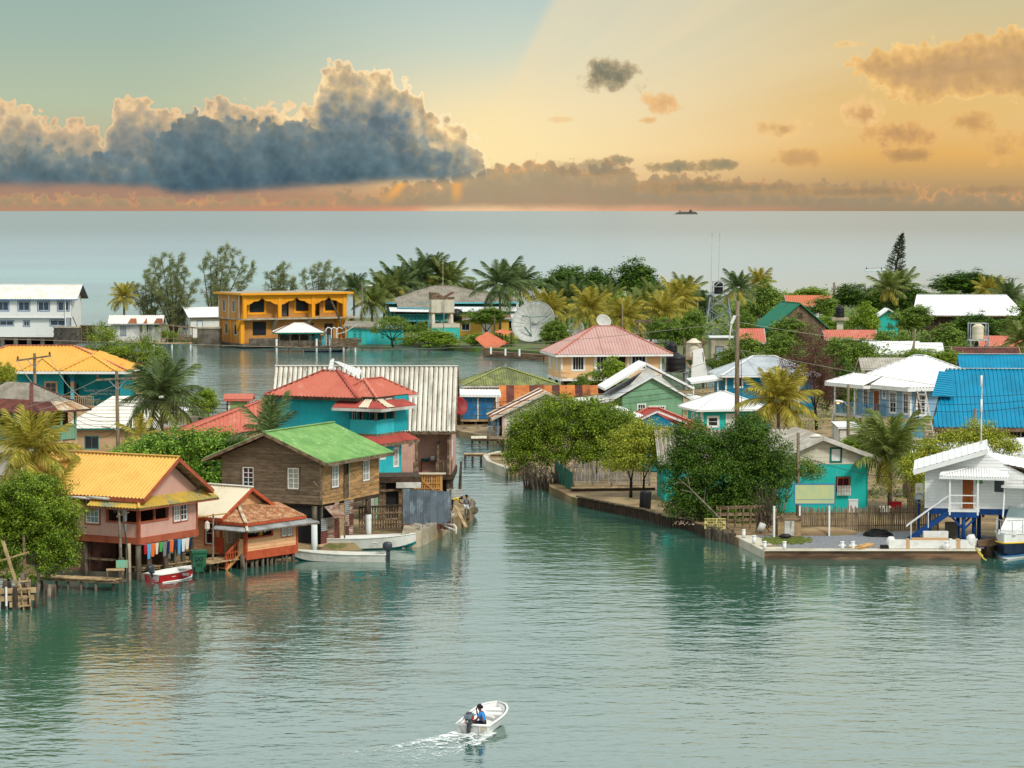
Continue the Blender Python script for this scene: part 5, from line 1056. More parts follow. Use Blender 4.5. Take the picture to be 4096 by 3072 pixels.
 b2=thing('blue_hip_house','bright blue board house with pale hip roof behind the yellow palm','house',atD(726,300),R(8))
 simple_walls(b2,9.2,5.5,.8,4.4,'blue_boards',[(.9,3.2,1.7,4.2),(6.2,2.6,7.4,4.2)]); window(b2,(0,0),X1,.9,3.2,.8,1.0,1,1,'white_paint','glass',trim='white_paint',tw=.1); window(b2,(0,0),X1,6.2,2.6,1.2,1.6,5,1,'white_paint','glass',mw=.08); wbox(b2,'corner_board',(0,0),X1,-.05,.8,.12,4.4,.01,.06,'white_paint'); wbox(b2,'corner_board',(0,0),X1,7.4,.8,7.6,4.4,.01,.06,'white_paint')
 hip(b2,-.6,9.6,-.8,6.2,4.4,(3.4,2.6,6.2),(5.6,2.6,6.2),'roof_greyzinc',.17,.025,'sin','roof_white','white_paint',.16); roof(b2,[[(-3.6,-.2,3.7),(-.3,-.2,4.1),(-.3,2.4,4.4),(-3.6,2.4,4.0)]],'roof_white',.18,.025,name='porch_roof',fascia=[((-3.6,-.2,3.7),(-.3,-.2,4.1))])
 for x in (-3.3,-.8): MB().beam((x,0,.8),(x,0,3.8),.1).build('porch_post','white_paint',b2)
def dish(th,r,aim,c,mt='dish_white',ribs=18,ribm='steel_pale',depth=.22):
 """parabolic reflector facing direction aim, centre c, with raised ribs on the face"""
 aim=Vector(aim).normalized(); q=aim.to_track_quat('Z','Y').to_matrix()
 mb=MB(); rings=[0,.15,.4,.65,.85,1.0]; n=36; vs=[]; fs=[]
 for i,a in enumerate(rings):
  for j in range(n):
   w=2*math.pi*j/n; vs.append(c+q@V(r*a*math.cos(w),r*a*math.sin(w),depth*r*2*(a*a)))
 for i in range(len(rings)-1):
  for j in range(n): fs.append((i*n+j,(i+1)*n+j,(i+1)*n+(j+1)%n,i*n+(j+1)%n))
 mb.add(vs,fs); o=mb.build('reflector',mt,th,True)
 m=o.modifiers.new('s','SOLIDIFY'); m.thickness=.04*r; m.offset=-1
 if ribs:
  for j in range(ribs):
   w=2*math.pi*j/ribs; pts=[c+q@V(r*a*math.cos(w),r*a*math.sin(w),depth*r*2*a*a+.008*r) for a in (.12,.4,.65,.85,1.0)]
   MB().tube(pts,.012*r,4).build('rib',ribm,o)
  MB().tube([c+q@V(r*math.cos(2*math.pi*j/36),r*math.sin(2*math.pi*j/36),depth*r*2) for j in range(37)],.016*r,5,False).build('rim',ribm,o)
 return o,q
mid_houses()
def right_back_houses():
 h=thing('skyblue_house','pale blue board house with white hip roof and crossed balcony rail','house',atD(911,257),R(28))
 L,Wd,f,e=8.2,8.0,3.0,5.85
 simple_walls(h,L,Wd,f,e,'skyblue_boards',[(.7,3.3,1.6,5.0)],[(Wd-7.0,f+.5,Wd-6.3,5.4),(Wd-5.4,f,Wd-4.6,5.2),(Wd-4.0,4.5,Wd-3.6,5.3),(Wd-3.0,3.5,Wd-2.0,5.2),(Wd-.95,3.5,Wd-.3,5.2)])
 for u,w_,z_,hh,nz in ((Wd-7.0,.7,f+.5,1.8,3),(Wd-4.05,.45,4.6,.75,1),(Wd-3.0,.95,3.4,1.8,4),(Wd-1.0,.75,3.4,1.8,3)): window(h,(0,Wd),Y1,u,z_,w_,hh,2,nz,'white_paint','glass',trim='white_paint',tw=.09)
 window(h,(0,0),X1,.7,3.3,.9,1.7,2,3,'white_paint','glass',trim='white_paint',tw=.1)
 door(h,(0,Wd),Y1,Wd-5.4,f+.02,.8,2.15,'brown_door','white_paint'); wbox(h,'corner_board',(0,0),X1,-.05,f,.12,e,.01,.06,'white_paint'); wbox(h,'corner_board',(0,Wd),Y1,Wd-.12,f,Wd+.05,e,.01,.06,'white_paint')
 wbox(h,'air_conditioner',(0,Wd),Y1,Wd-6.1,5.0,Wd-5.6,5.4,.0,.3,'roof_offwhite')
 box('balcony_floor',(-1.3,Wd-4.4,f-.2),(.0,Wd+1.8,f-.02),'white_dirty',h)
 for a,b in (((-1.2,Wd-4.3),(-1.2,Wd+1.7)),((-1.2,Wd-4.3),(-.05,Wd-4.3))): railing(h,(a[0],a[1],0),(b[0],b[1],0),f,f+1.05,'skyblue_paint',.24)
 for yy in (Wd-3.2,Wd+.9): MB().beam((-1.22,yy-.5,f+.1),(-1.22,yy+.5,f+1.0),.07).beam((-1.22,yy+.5,f+.1),(-1.22,yy-.5,f+1.0),.07).build('cross_brace','skyblue_paint',h)
 for y in (Wd-1.4,Wd+1.7): MB().beam((-1.2,y,f-.2),(-1.2,y,e),.14).build('porch_post','white_paint',h)
 hip(h,-.9,L+1.2,-.9,Wd+.6,5.75,(4.1,3.4,8.2),(4.1,5.0,8.2),'roof_white',.34,.06,'box','roof_white','white_paint',.3)
 roof(h,[[(-1.7,Wd+2.6,5.7),(-1.7,4.6,5.7),(.4,4.6,6.5),(.4,Wd+1.0,6.5)],[(.4,Wd+2.6,5.7),(-1.7,Wd+2.6,5.7),(.4,Wd+1.0,6.5)]],'roof_white',.34,.06,'box',name='porch_roof',fascia=[((-1.7,Wd+2.6,5.7),(-1.7,4.6,5.7)),((-1.7,4.6,5.7),(-.9,4.6,5.7))],fh=.28,caps=[((-1.7,Wd+2.6,5.7),(.4,Wd+1,6.5))],capw=.18)
 for x,y in ((.2,.2),(L-.2,.2),(.2,Wd-.2),(-1.5,4.2),(-1.5,Wd+1.5),(L/2,.2)): MB().beam((x,y,.4),(x,y,f-.1),.18).build('stilt','white_dirty',h)
 MB().beam((-1.4,4.2,f-.2),(-.2,4.8,1.2),.12).beam((-1.4,6.5,f-.2),(-.2,6.6,1.2),.12).build('brace','dark_wood',h)
 s=thing('white_outhouse','small whitewashed shed with tent shaped roof under the pale blue balcony','shed',atD(840,252),R(8)); simple_walls(s,1.7,2,.6,2.7,'white_dirty'); roof(s,[[(-.15,-.15,2.65),(1.85,-.15,2.65),(1.85,2.2,3.0),(-.15,2.2,3.0)]],'roof_white',.2,.02,fascia=[((-.15,-.15,2.65),(1.85,-.15,2.65))],fh=.1)
 b=thing('blue_roof_house','unfinished house with huge bright blue metal roof at the right edge','house',atD(932,236),R(-4))
 L=11
 roof(b,[[(0,-.5,3.85),(L,-.5,3.85),(L,6.0,8.1),(1.55,6.0,8.1),(.9,2.8,6.0)]] if False else [[(0,-.5,3.85),(L,-.5,3.85),(L,6.0,8.1),(1.6,6.0,8.1)],[(L,12,3.85),(1.6,12,3.85),(1.6,6.0,8.1),(L,6.0,8.1)]],'roof_blue',.34,.08,'box',caps=[((1.6,6,8.1),(L,6,8.1))],capm='steel_pale',fascia=[((0,-.5,3.85),(L,-.5,3.85))],fm='old_wood',fh=.3)
 wall(b,(1.9,11.5),Y1,[(0,.7),(11,.7),(11,4.0),(5.5,7.6),(0,4.0)],'old_wood',name='end_wall');
 for y,z in ((-.5,3.8),): MB().beam((0,-.5,3.75),(1.6,6.0,8.0),.1,.24).build('bargeboard','dark_wood',b)
 roof(b,[[(.2,2.2,6.15),(1.0,5.6,8.0),(2.0,5.6,8.0),(2.0,2.2,6.15)]],'roof_blue',.34,.08,'box',name='dormer_roof',under=False)
 box('dark_room',(1.2,1.6,.7),(L,9,3.6),'shade_black',b)
 for i in range(19): MB().beam((.7+.58*i,.2,.7),(.7+.58*i,.2,3.75),.1).build('stud','steel' if i%2 else 'old_wood',b)
 MB().beam((.4,.2,2.2),(L,.2,2.2),.08,.1).build('stud_rail','old_wood',b); MB().beam((.2,.2,3.55),(L,.2,3.55),.2,.25).build('wall_plate','old_wood',b)
 wall(b,(-1.6,.6),X1,[(0,.6),(2.1,.6),(2.1,3.2),(0,3.2)],'cream_boards',[(.5,.9,.9,3.0),(1.3,.9,1.7,3.0)],name='side_wall'); roof(b,[[(-3.2,0.0,3.0),(-.6,0,3.0),(-.6,2.6,3.9),(-2.0,2.6,3.9)]],'roof_blue',.34,.08,'box',name='porch_roof',fascia=[((-3.2,0,3.0),(-.6,0,3.0))],fm='white_dirty')
 c=thing('blue_back_roof','second bright blue roof rising behind the large blue roof','house',atD(973,262),R(-4)); simple_walls(c,9,6,.7,5.4,'old_wood',gables=('x',8,0)); gable(c,-1.0,9.8,-.9,6.8,5.3,8.2,'roof_blue','x',.31,.045,'box','steel_pale','roof_blue',.16); roof(c,[[(-3.6,-1.2,4.9),(-.6,-1.2,4.9),(-.2,1.2,6.6),(-1.9,1.2,6.6)]],'roof_blue',.34,.08,'box',name='side_roof',under=False); box('side_room',(-2.6,-.6,.7),(-.1,3,4.85),'old_wood',c)
 l=thing('wooden_stepladder','tall grey wooden stepladder leaning against the bright blue roof','ladder',atD(921,233.5,.0),R(-4))
 for x0,x1 in ((-.15,.55),(.35,1.05)):
  MB().beam((x0-.1 if x0<0 else x0+.02,-.2,6.9),(x1-.1,-.4,3.4) if False else (x1,-.4,3.35),.1,.08).build('side_rail','white_dirty',l)
 for i in range(7):
  k=(i+.6)/7.4; MB().beam((-.25+.72*k,-.25-.17*k,6.9-3.5*k),(.4+.68*k,-.25-.17*k,6.9-3.5*k),.1,.06).build('rung','white_dirty',l)
 MB().beam((-.25,-.1,6.9),(-.85,.4,3.2),.09,.07).beam((.1,.1,6.9),(-.3,.6,3.2),.09,.07).build('rear_leg','old_wood',l)
 for i in range(5): MB().beam((-.35-.11*i,.0+.08*i,6.3-.65*i),(.05-.09*i,.15+.08*i,6.3-.65*i),.06).build('rear_rung','old_wood',l)
 MB().beam((.55,-.4,3.4),(.9,-.3,.6),.1,.08).beam((-.85,.4,3.2),(-1.0,.6,.6),.09).build('foot_rail','old_wood',l)
 d=thing('white_shed_roof','long low shed with plain white roof behind the office antenna','shed',atD(985,205),R(-3)); simple_walls(d,6,4,.6,3.9,'inside_brown'); roof(d,[[(-1.0,-.5,3.95),(6.5,-.5,4.6),(6.5,4.5,5.3),(-1.0,4.5,4.7)]],'roof_white',.5,.03,'box',fascia=[((-1.0,-.5,3.95),(6.5,-.5,4.6))],fh=.22)
 d=thing('white_low_shelter','low white sheet roof shelter behind the bushes by the office','shelter',atD(908,212),R(-2)); simple_walls(d,5.4,3,.6,3.6,'old_wood'); roof(d,[[(-.6,-.4,3.7),(7.0,-.4,3.9),(7.0,3.4,4.3),(-.6,3.4,4.1)]],'roof_white',.3,.03,fascia=[((-.6,-.4,3.7),(7.0,-.4,3.9))],fh=.12)
 w=thing('white_barn','big white metal roofed barn among the trees','barn',atD(925,452),R(-4)); simple_walls(w,13.4,9,.8,5.2,'dark_wood');
 roof(w,[[(-2.0,-1,5.1),(15.2,-1,5.1),(12.6,4.0,8.1),(-1.0,4.0,8.1)],[(15.2,-1,5.1),(15.2,10,5.1),(12.6,4.0,8.1)],[(15.2,10,5.1),(-2,10,5.1),(-1,4.0,8.1),(12.6,4.0,8.1)]],'roof_white',.4,.04,'box',caps=[((-1,4.0,8.1),(12.6,4.0,8.1))],capw=.3,fascia=[((-2,-1,5.1),(15.2,-1,5.1))],fm='old_wood')
 def small(nm,lb,px,D,L,Wd,z1,zr,mt,wm,axis='x',rz=0,kind='sin',cat='house',z0=.7):
  t=thing(nm,lb,cat,atD(px,D),R(rz)); simple_walls(t,L,Wd,z0,z1,wm,gables=(('x',zr-.1,0) if axis=='x' else ('y',zr-.1,0))); gable(t,-.5,L+.5,-.6,Wd+.6,z1-.05,zr,mt,axis,.3,.035,kind,None,'white_dirty',.15); return t
 small('brown_roof_shed','long shed with dark rusty roof below the beige tank stand',959,352,7.0,5,3.3,4.8,'rust_dark','old_wood')
 small('red_roof_house','house with coral red ribbed roof beside the beige tank stand',984,395,5.2,5,2.9,4.3,'roof_red','white_boards')
 small('white_roof_cabin','white roofed cabin half hidden in the trees left of the leaning pole',868,372,6.2,4,3.2,4.6,'roof_white','white_boards')
 small('white_end_cabin','small white roofed cabin just right of the leaning pole',920,368,2.6,4,3.2,4.6,'roof_white','white_boards')
 small('grey_strip_shed','long shed with grey corrugated roof behind the pale blue house',866,318,7,4,4.2,5.2,'roof_asbestos','cream_boards')
 small('red_cabin','cabin with red roof in the trees behind the burnt tree',828,400,6.2,4,3.8,4.9,'roof_red','old_wood')
 small('terracotta_house','house with terracotta roof showing above the trees near the sea',789,482,6.5,5,5.6,7.2,'roof_terra','white_boards')
 small('red_gable_cabin','cabin with steep red ribbed roof left of the green barn',741,372,2.6,4,4.6,6.2,'roof_red','old_wood','x')
 small('teal_tree_cabin','turquoise cabin with white roof tip buried in the trees',878,452,3.2,4,4.6,6.1,'roof_white','mint_wall','y')
 g=thing('green_roof_barn','grey plank barn with dark green metal roof rising over the trees','barn',atD(773,416),R(13))
 L,Wd=7.7,7.5
 simple_walls(g,L,Wd,.8,4.6,'old_wood');
 n=24
 for i in range(n):
  a,b_=L*i/n,L*(i+1)/n-.02; zt=lambda x: 4.6+(7.8-4.6)*(1-abs(x-L/2)/(L/2))
  if zt((a+b_)/2)<4.7: continue
  m=MB(); v=[(a,-.06,1),(b_,-.06,1),(b_,-.06,zt(b_)),(a,-.06,zt(a)),(a,0,1),(b_,0,1),(b_,0,zt(b_)),(a,0,zt(a))]; m.add(v,[(0,1,2,3),(5,4,7,6),(4,0,3,7),(1,5,6,2),(3,2,6,7)]); m.build('board','grey_plank',g)
 vt=wbox(g,'louvre_vent',(0,0),X1,3.4,5.9,4.4,6.8,.07,.12,'old_wood')
 for i in range(4): wbox(g,'louvre',(0,0),X1,3.5,6.0+.2*i,4.3,6.12+.2*i,.12,.16,'dark_wood',vt)
 gable(g,-.6,L+.5,-.4,Wd+.5,4.5,8.05,'roof_darkgreen','y',.5,.04,'box','roof_moss_light','roof_darkgreen',.14,off=.1); roof(g,[[(-2.6,4.0,3.2),(-2.6,-.3,3.2),(-.2,-.3,4.3),(-.2,4.0,4.3)]],'roof_darkgreen',.5,.04,'box',name='side_roof')
 k=thing('concrete_pump_house','grey concrete box building with flat white roof by the lagoon','hut',atD(711,395),R(3)); simple_walls(k,2.6,2.5,.6,4.1,'concrete'); box('roof_slab',(-.2,-.3,4.1),(3.0,2.8,4.3),'roof_white',k); door(k,(0,0),X1,.7,.7,.9,2.2,'steel','concrete_dark')
right_back_houses()
# ================================================================ far bank
def far_bank():
 h=thing('white_lodge','long white two storey board house over the water at the far left','house',atD(-42,466),R(-3))
 L,Wd=17.9,7.5
 wall(h,(0,.5),X1,[(0,1.2),(L-.3,1.2),(L-.3,4.3),(0,4.3)],'white_boards',[(6.4,3.0,8.6,3.75),(10.2,2.9,11.1,3.75),(14.4,3.0,16.8,3.9)]); wall(h,(0,0),X1,[(0,4.3),(L,4.3),(L,7.25),(0,7.25)],'white_boards',[(a,5.35,a+1.75,6.75) for a in (6.2,9.5,12.6,15.7)])
 wall(h,(L,0),(0,1),[(0,1.2),(Wd,1.2),(Wd,7.25),(Wd/2,9.2),(0,7.25)],'white_boards'); wall(h,(0,Wd),Y1,[(0,1.2),(Wd,1.2),(Wd,7.25),(Wd/2,9.2),(0,7.25)],'white_boards'); wall(h,(L,Wd),(-1,0),[(0,1.2),(L,1.2),(L,7.25),(0,7.25)],'white_boards')
 for a in (6.2,9.5,12.6,15.7): window(h,(0,0),X1,a,5.35,1.75,1.4,2,1,'white_paint','glass_blue',trim='blue_trim',tw=.12)
 for a,w_,z_,hh in ((6.4,2.2,3.0,.75),(10.2,.9,2.9,.85),(14.4,2.4,3.0,.9)): window(h,(0,.5),X1,a,z_,w_,hh,2,1,'white_paint','glass_blue',trim='blue_trim',tw=.1)
 gable(h,-.5,L+1.0,-.6,Wd+.7,7.15,9.35,'roof_offwhite','x',.4,.04,'sin','roof_white','blue_trim',.14)
 wbox(h,'band_board',(0,0),X1,0,4.2,L,4.38,.0,.08,'white_paint'); box('under_beam',(0,.6,.7),(L,.9,1.2),'dark_wood',h); box('crawl_shade',(.4,3,-.4),(L,3.2,1.2),'shade_black',h); MB().tube([(16.9,-.15,1.8),(16.9,-.15,7.0)],.09,8).build('drain_pipe','white_paint',h)  # black sheet among the piles paints the shaded underside
 for i in range(9): MB().beam((.5+2.1*i,.8,-.6),(.5+2.1*i,.8,1.0),.6).build('stilt','concrete_dark',h)
 c=thing('stone_cistern','dark block stone cistern beside the white lodge','cistern',atD(53,459),R(-2))
 k=0
 for r_ in range(6):
  for i in range(9):
   if i+.5*(r_%2)>8.2: continue
   o=MB().box((.42*i+.2*(r_%2),-.02+rnd.uniform(0,.04),.6+.38*r_),(.42*i+.2*(r_%2)+.4,.25,.6+.38*r_+.36)).build('stone','stone_block',c)
 box('core',(.05,.08,.4),(3.75,3,2.9),'concrete_dark',c); box('coping',(-.1,-.1,2.9),(3.9,3.1,3.05),'concrete',c); box('pump_box',(2.0,.3,3.05),(2.5,.8,4.5),'steel',c); MB().beam((3.6,.4,3.0),(2.9,.6,4.6),.12).build('prop','old_wood',c)
 bt=thing('blue_skiff','slim skiff with blue gunwale moored under the white lodge','boat',atD(57,445.5),R(4)); hull(bt,5.4,1.3,.55,'boat_white','boat_white','boat_blue'); outboard(bt,(-2.75,0,.55),.7)
 s=thing('white_slat_shed','whitewashed shed with rust streaked tin roof and picket porch','shed',atD(111,460),R(2))
 simple_walls(s,4.4,4,.9,3.6,'white_dirty',[(1.4,1.6,2.3,3.1)]); window(s,(0,0),X1,1.4,1.6,.9,1.5,2,1,'blue_trim','glass_curtain'); wbox(s,'blue_lintel',(0,0),X1,0,3.4,7.6,3.6,.0,.08,'blue_trim')
 gable(s,-.5,8.0,-.7,4.6,3.55,4.75,'roof_offwhite','x',.3,.035,'sin',None,'white_dirty',.1)
 up=V(0,0,.05)
 for a,b_ in ((2.6,4.0),(5.0,5.6),(6.6,8.0)): m=MB(); m.rib([Vector(p)+up for p in ((a,-.7,3.55),(b_,-.7,3.55),(b_-.2,.8,4.25),(a+.3,.8,4.25))],.3,.03); m.build('rust_patch','rust',s)
 for i in range(16):
  zt=3.4 if rnd.random()<.45 else 2.2; box('picket',(4.5+.2*i,-.02,.9),(4.6+.2*i,.03,zt),'white_dirty',s)
 box('deck',(-.3,-.4,.6),(8,4.2,.9),'concrete',s)
 f=thing('weathered_frame_fence','grey post and rail screen left of the picket shed','fence',atD(81,461));
 for i in range(6): MB().beam((i*.95,0,.4),(i*.95,0,3.2),.16).build('post','old_wood',f)
 MB().beam((-.2,0,3.2),(5.2,0,3.0),.16).beam((0,0,2.1),(5,0,2.0),.1).beam((0,0,1.2),(5,0,1.2),.1).build('rail','old_wood',f)
 for i in range(8): box('screen_board',(-.1+.22*i,.05,.6),(.1+.22*i,.1,3.1),'dark_wood',f)
 f=thing('pergola_fence','open grey post and beam frame right of the picket shed','fence',atD(161,459));
 for i in range(7): MB().beam((i*.95,0,.4),(i*.95,0,3.4-.1*i),.17).build('post','old_wood',f)
 MB().beam((-.3,0,3.5),(6.2,0,2.8),.2).beam((0,0,1.3),(5.8,0,1.2),.1).build('rail','old_wood',f)
 d=thing('far_jetty','low wooden jetty with bench in front of the pergola frame','jetty',gp(152,343.5,.8));
 box('stringer',(0,0,-.1),(6.2,.2,0),'old_wood',d); box('stringer',(0,1.5,-.1),(6.2,1.7,0),'old_wood',d); planks(d,(0,.85),(6.2,.85),1.9,.06,'deck_wood',.5)
 for x in (.3,3,5.8): stilt(d,x,.1,-1.6,0,.13,'pile_white')
 b=thing('wooden_bench','grey wooden bench at the end of the far jetty','bench',gp(177,342.6,.86)); box('seat',(0,0,.45),(2.2,.5,.52),'old_wood',b);
 for z in (.7,.95): box('back_slat',(0,.5,z),(2.2,.55,z+.15),'old_wood',b)
 for x in (.1,2.0): box('leg',(x,.05,0),(x+.1,.55,1.1),'old_wood',b)
 c=thing('white_cabin','small white cabin with pale gable roof behind the block wall','cabin',atD(190,475),R(25)); simple_walls(c,6,4.2,.7,4.0,'white_boards',[],[(1.0,1.8,1.8,3.0),(2.5,1.8,3.0,2.8)],gables=('x',5.4,0));
 for u,w_ in ((1.0,.8),(2.4,.7)): window(c,(0,4.2),Y1,u,2.2,w_,1.1,1,1,'white_paint','glass_blue',trim='blue_trim',tw=.1)
 window(c,(0,0),X1,1.2,2.4,.8,.9,1,1,'white_paint','glass_blue',trim='blue_trim',tw=.1); gable(c,-.5,6.5,-.5,4.7,3.95,5.5,'roof_white','x',.3,.035,'sin',None,'concrete_dark',.16)
 w=thing('block_wall','grey concrete block wall beside the orange building','wall',atD(197,456),R(-2)); simple_walls(w,3.4,2.6,-.4,2.9,'concrete_dark'); box('coping',(-.1,-.1,2.9),(3.5,2.7,3.1),'concrete',w)
 orange()
 gazebo()
 t=thing('turquoise_shed','long turquoise board shed with louvres behind the umbrella tree','shed',atD(347,451),R(-2)); simple_walls(t,8.2,4,.7,3.4,'shed_turq'); roof(t,[[(-.6,-.4,3.45),(8.5,-.4,3.2),(8.5,4.3,3.9),(-.6,4.3,4.1)]],'roof_grey',.3,.04,fascia=[((-.6,-.4,3.45),(8.5,-.4,3.2))],fm='old_wood')
 for u in (1.0,1.8,5.2):
  v=wbox(t,'louvre_window',(0,0),X1,u,1.6,u+.4,2.7,.0,.03,'shade_black')
  for i in range(5): wbox(t,'louvre',(0,0),X1,u-.02,1.62+.22*i,u+.42,1.74+.22*i,.03,.06,'shed_turq',v)
 wbox(t,'door',(0,0),X1,3.0,.75,3.8,2.9,.0,.06,'turq_light')
 for u in (4.4,8.0): wbox(t,'corner_board',(0,0),X1,u,.7,u+.12,3.3,.0,.05,'shed_turq')
 for i in range(14): box('rafter_end',(-.4+.62*i,-.45,3.28-.016*i),(-.32+.62*i,-.1,3.38-.016*i),'white_dirty',t)
 h=thing('teal_veranda_house','large teal house with grey shingle hip roof and lattice veranda','house',atD(392,500),R(8))
 L,Wd=21,9
 simple_walls(h,L,Wd,.7,5.6,'teal_dark',[(1.0,1.0,2.2,2.7)]);
 A,B,C_,D=V(-1.2,-1.5,5.9),V(L+1.2,-1.5,5.3),V(L+1.2,Wd+1.2,5.5),V(-1.2,Wd+1.2,5.9); hip(h,-1.2,L+1.2,-1.2,Wd+1.2,5.6,(7.8,4.2,8.2),(10.5,4.2,8.2),'roof_grey',.5,.03,'box','roof_asbestos','light_blue_trim',.24)
 roof(h,[[(.6,-3.4,4.9),(9,-3.4,4.7),(9,.2,5.95),(.6,.2,6.0)]],'roof_grey',.5,.03,'box',name='front_roof',fascia=[((.6,-3.4,4.9),(9,-3.4,4.7))],fm='light_blue_trim');
 roof(h,[[(-.8,-4.4,4.2),(9.5,-4.4,4.0),(9.5,-2.6,4.7),(-.8,-2.6,4.8)],[(9.5,-4.0,4.1),(L+1,-3.6,4.1),(L+1,-1.2,4.8),(9.5,-1.2,4.8)]],'roof_white',.3,.035,'sin',name='awning')
 box('veranda_floor',(0,-3.2,2.45),(L,.0,2.65),'light_blue_trim',h); wbox(h,'veranda_shade',(0,-.1),X1,.5,2.7,L-.5,4.4,-.1,.0,'shade_black')  # black panel paints the shade at the back of the veranda
 for i in range(12): MB().beam((.1+1.88*i,-3.15,.7),(.1+1.88*i,-3.15,4.6),.18).build('veranda_post','teal_dark' if i%3 else 'light_blue_trim',h)
 p=box('railing_panel',(0,-3.2,2.7),(L,-3.12,3.6),'teal_dark',h); MB().beam((0,-3.2,3.65),(L,-3.2,3.65),.12).build('handrail','light_blue_trim',p)
 for i in range(48): MB().beam((.2+.43*i,-3.24,2.75),(.55+.43*i,-3.24,3.55),.05,.04).build('lattice_strip','light_blue_trim',p)
 box('undercroft_shade',(0,-1.5,.6),(L,-1.4,2.4),'shade_black',h)  # black sheet paints the shaded ground floor
 t=thing('concrete_tank_tower','square concrete water tank on round columns with rusty gabled top','water tower',atD(431.5,468),R(8))
 for x in (.3,3.2):
  for y in (.3,3.2): MB().tube([(x,y,.6),(x,y,5.0)],.28,10).build('column','concrete_pale',t,True)
 box('tank',(0,0,5.0),(3.6,3.6,7.0),'concrete_pale',t); box('tank_floor',(-.1,-.1,4.85),(3.7,3.7,5.0),'concrete',t); wall(t,(0,-.03),X1,[(0,7.0),(3.6,7.0),(3.6,8.0),(1.9,7.3),(0,8.0)] if False else [(0,7.0),(3.6,7.0),(3.6,7.4),(0,7.4)],'old_wood',name='timber_top'); wall(t,(0,3.6),Y1,[(0,7.0),(3.6,7.0),(3.6,8.1),(0,8.1)],'old_wood',name='timber_top')
 wall(t,(0,-.03),X1,[(0,7.4),(2.0,7.4),(.9,8.1),(0,8.1)],'old_wood',name='timber_top'); roof(t,[[(1.9,-.1,7.2),(3.6,-.1,8.1),(3.6,3.6,8.1),(1.9,3.6,7.2)]],'rust',.2,.03,name='top_sheet')
 wall(t,(0,-.3),X1,[(0,.7),(4.4,.7),(4.4,3.2),(0,3.2)],'shed_turq',name='base_wall'); wbox(t,'base_band',(0,-.3),X1,0,2.6,4.4,3.25,.0,.06,'concrete_pale'); MB().tube([(1.9,-.4,1),(1.9,-.4,7.0)],.07,6).build('pipe','steel',t); box('base_top',(0,-.2,3.1),(4.3,4,3.2),'concrete',t)
 k=MB().lathe([(.02,0),(1.0,0),(1.0,1.7),(.7,2.0),(.3,2.1),(.02,2.1)],18).build('water_tank','plastic_black',None,True); k.location=atD(456,476,3.2); tag(k,'black plastic water tank beside the concrete tank tower','water tank')
 a=MB().tube([(0,0,0),(0,0,4.8)],.045,6).build('roof_aerial','rust_pale',None); a.location=atD(443,498,8.0); tag(a,'thin red white aerial rising from the grey shingle roof','aerial')
 y=thing('yellow_house','low yellow board house with white door behind the bushes','house',atD(456,482),R(5)); simple_walls(y,8.6,5,.7,3.4,'yellow_wall',[(.9,1.6,2.2,2.8),(4.3,.8,5.6,2.8)]); window(y,(0,0),X1,.9,1.6,1.3,1.2,2,1,'white_paint','glass',trim='white_paint',tw=.1); door(y,(0,0),X1,4.3,.8,1.3,2.0,'white_door','white_paint'); roof(y,[[(-.6,-.5,3.2),(2.4,-.5,3.75),(2.4,5.4,3.9),(-.6,5.4,3.4)],[(2.4,-.5,3.75),(9,-.5,3.7),(9,5.4,3.9),(2.4,5.4,3.9)]],'roof_terra',.3,.035,fascia=[((-.6,-.5,3.2),(2.4,-.5,3.75)),((2.4,-.5,3.75),(9,-.5,3.7))],fh=.3)
 y=thing('yellow_kiosk','narrow yellow kiosk with white door under the big dish','kiosk',atD(514,472),R(3)); simple_walls(y,7,4,.7,4.0,'yellow_wall',[(1.0,.8,2.1,3.2)]); door(y,(0,0),X1,1.0,.8,1.1,2.4,'white_door','white_paint'); roof(y,[[(-.4,-.4,4.0),(7.4,-.4,4.0),(7.4,4.4,4.5),(-.4,4.4,4.5)]],'roof_white',.3,.035)
 s=thing('tilted_red_shelter','boat shelter with tilted orange red corrugated roof by the sea wall','shelter',atD(476,442),0)
 A,B,C_,D=V(-.2,.5,2.0),V(1.9,-1.6,.15),V(5.1,1.0,1.8),V(1.6,3.0,2.3)
 roof(s,[[A,B,C_,D]],'roof_terra',.28,.05,'sin',under=False); roof(s,[[(2.7,2,2.9),(4.6,1.2,2.6),(5.6,2.4,3.0),(3.6,3.0,3.2)]],'roof_terra',.28,.05,name='upper_roof',under=False)
 for x,y,z1 in ((.15,.5,1.95),(1.7,-1.2,.3),(4.6,.9,1.6),(3.9,1.5,2.6),(5.2,2.2,2.7),(3.0,2.6,2.7),(4.4,2.6,2.9)): MB().beam((x,y,-1),(x,y,z1),.14).build('post','dark_wood',s)
 MB().beam((.2,.5,1.8),(4.7,1.0,.4),.08).beam((.2,.5,.6),(5,1,.6),.08).build('brace','old_wood',s)
 d=thing('giant_satellite_dish','giant white ribbed satellite dish facing the lagoon','satellite dish',atD(535,456,.8)); c=V(0,.8,2.75)
 _,q=dish(d,3.4,(-.30,-.80,.42),c,'dish_white',24,'steel_pale',.16)
 for w in (.5,2.6,4.7): p=c+q@V(2.4*math.cos(w),2.4*math.sin(w),.62*2.4*.32); MB().beam(p,c+q@V(0,0,2.6),.08).build('feed_leg','green_trim',d)
 MB().lathe([(.02,0),(.3,0),(.34,.4),(.02,.45)],10).build('feed_horn','dish_white',d).location=c+q@V(0,0,.05)
 for x in (-.9,.9): MB().beam((x,1.2,0),(0,1.0,2.6),.22).build('mount_leg','green_trim',d)
 MB().beam((-1.6,-.3,2.4),(.2,-.6,.0),.16).beam((0,1.6,0),(0,1.2,2.8),.35).build('mount_post','green_trim',d)
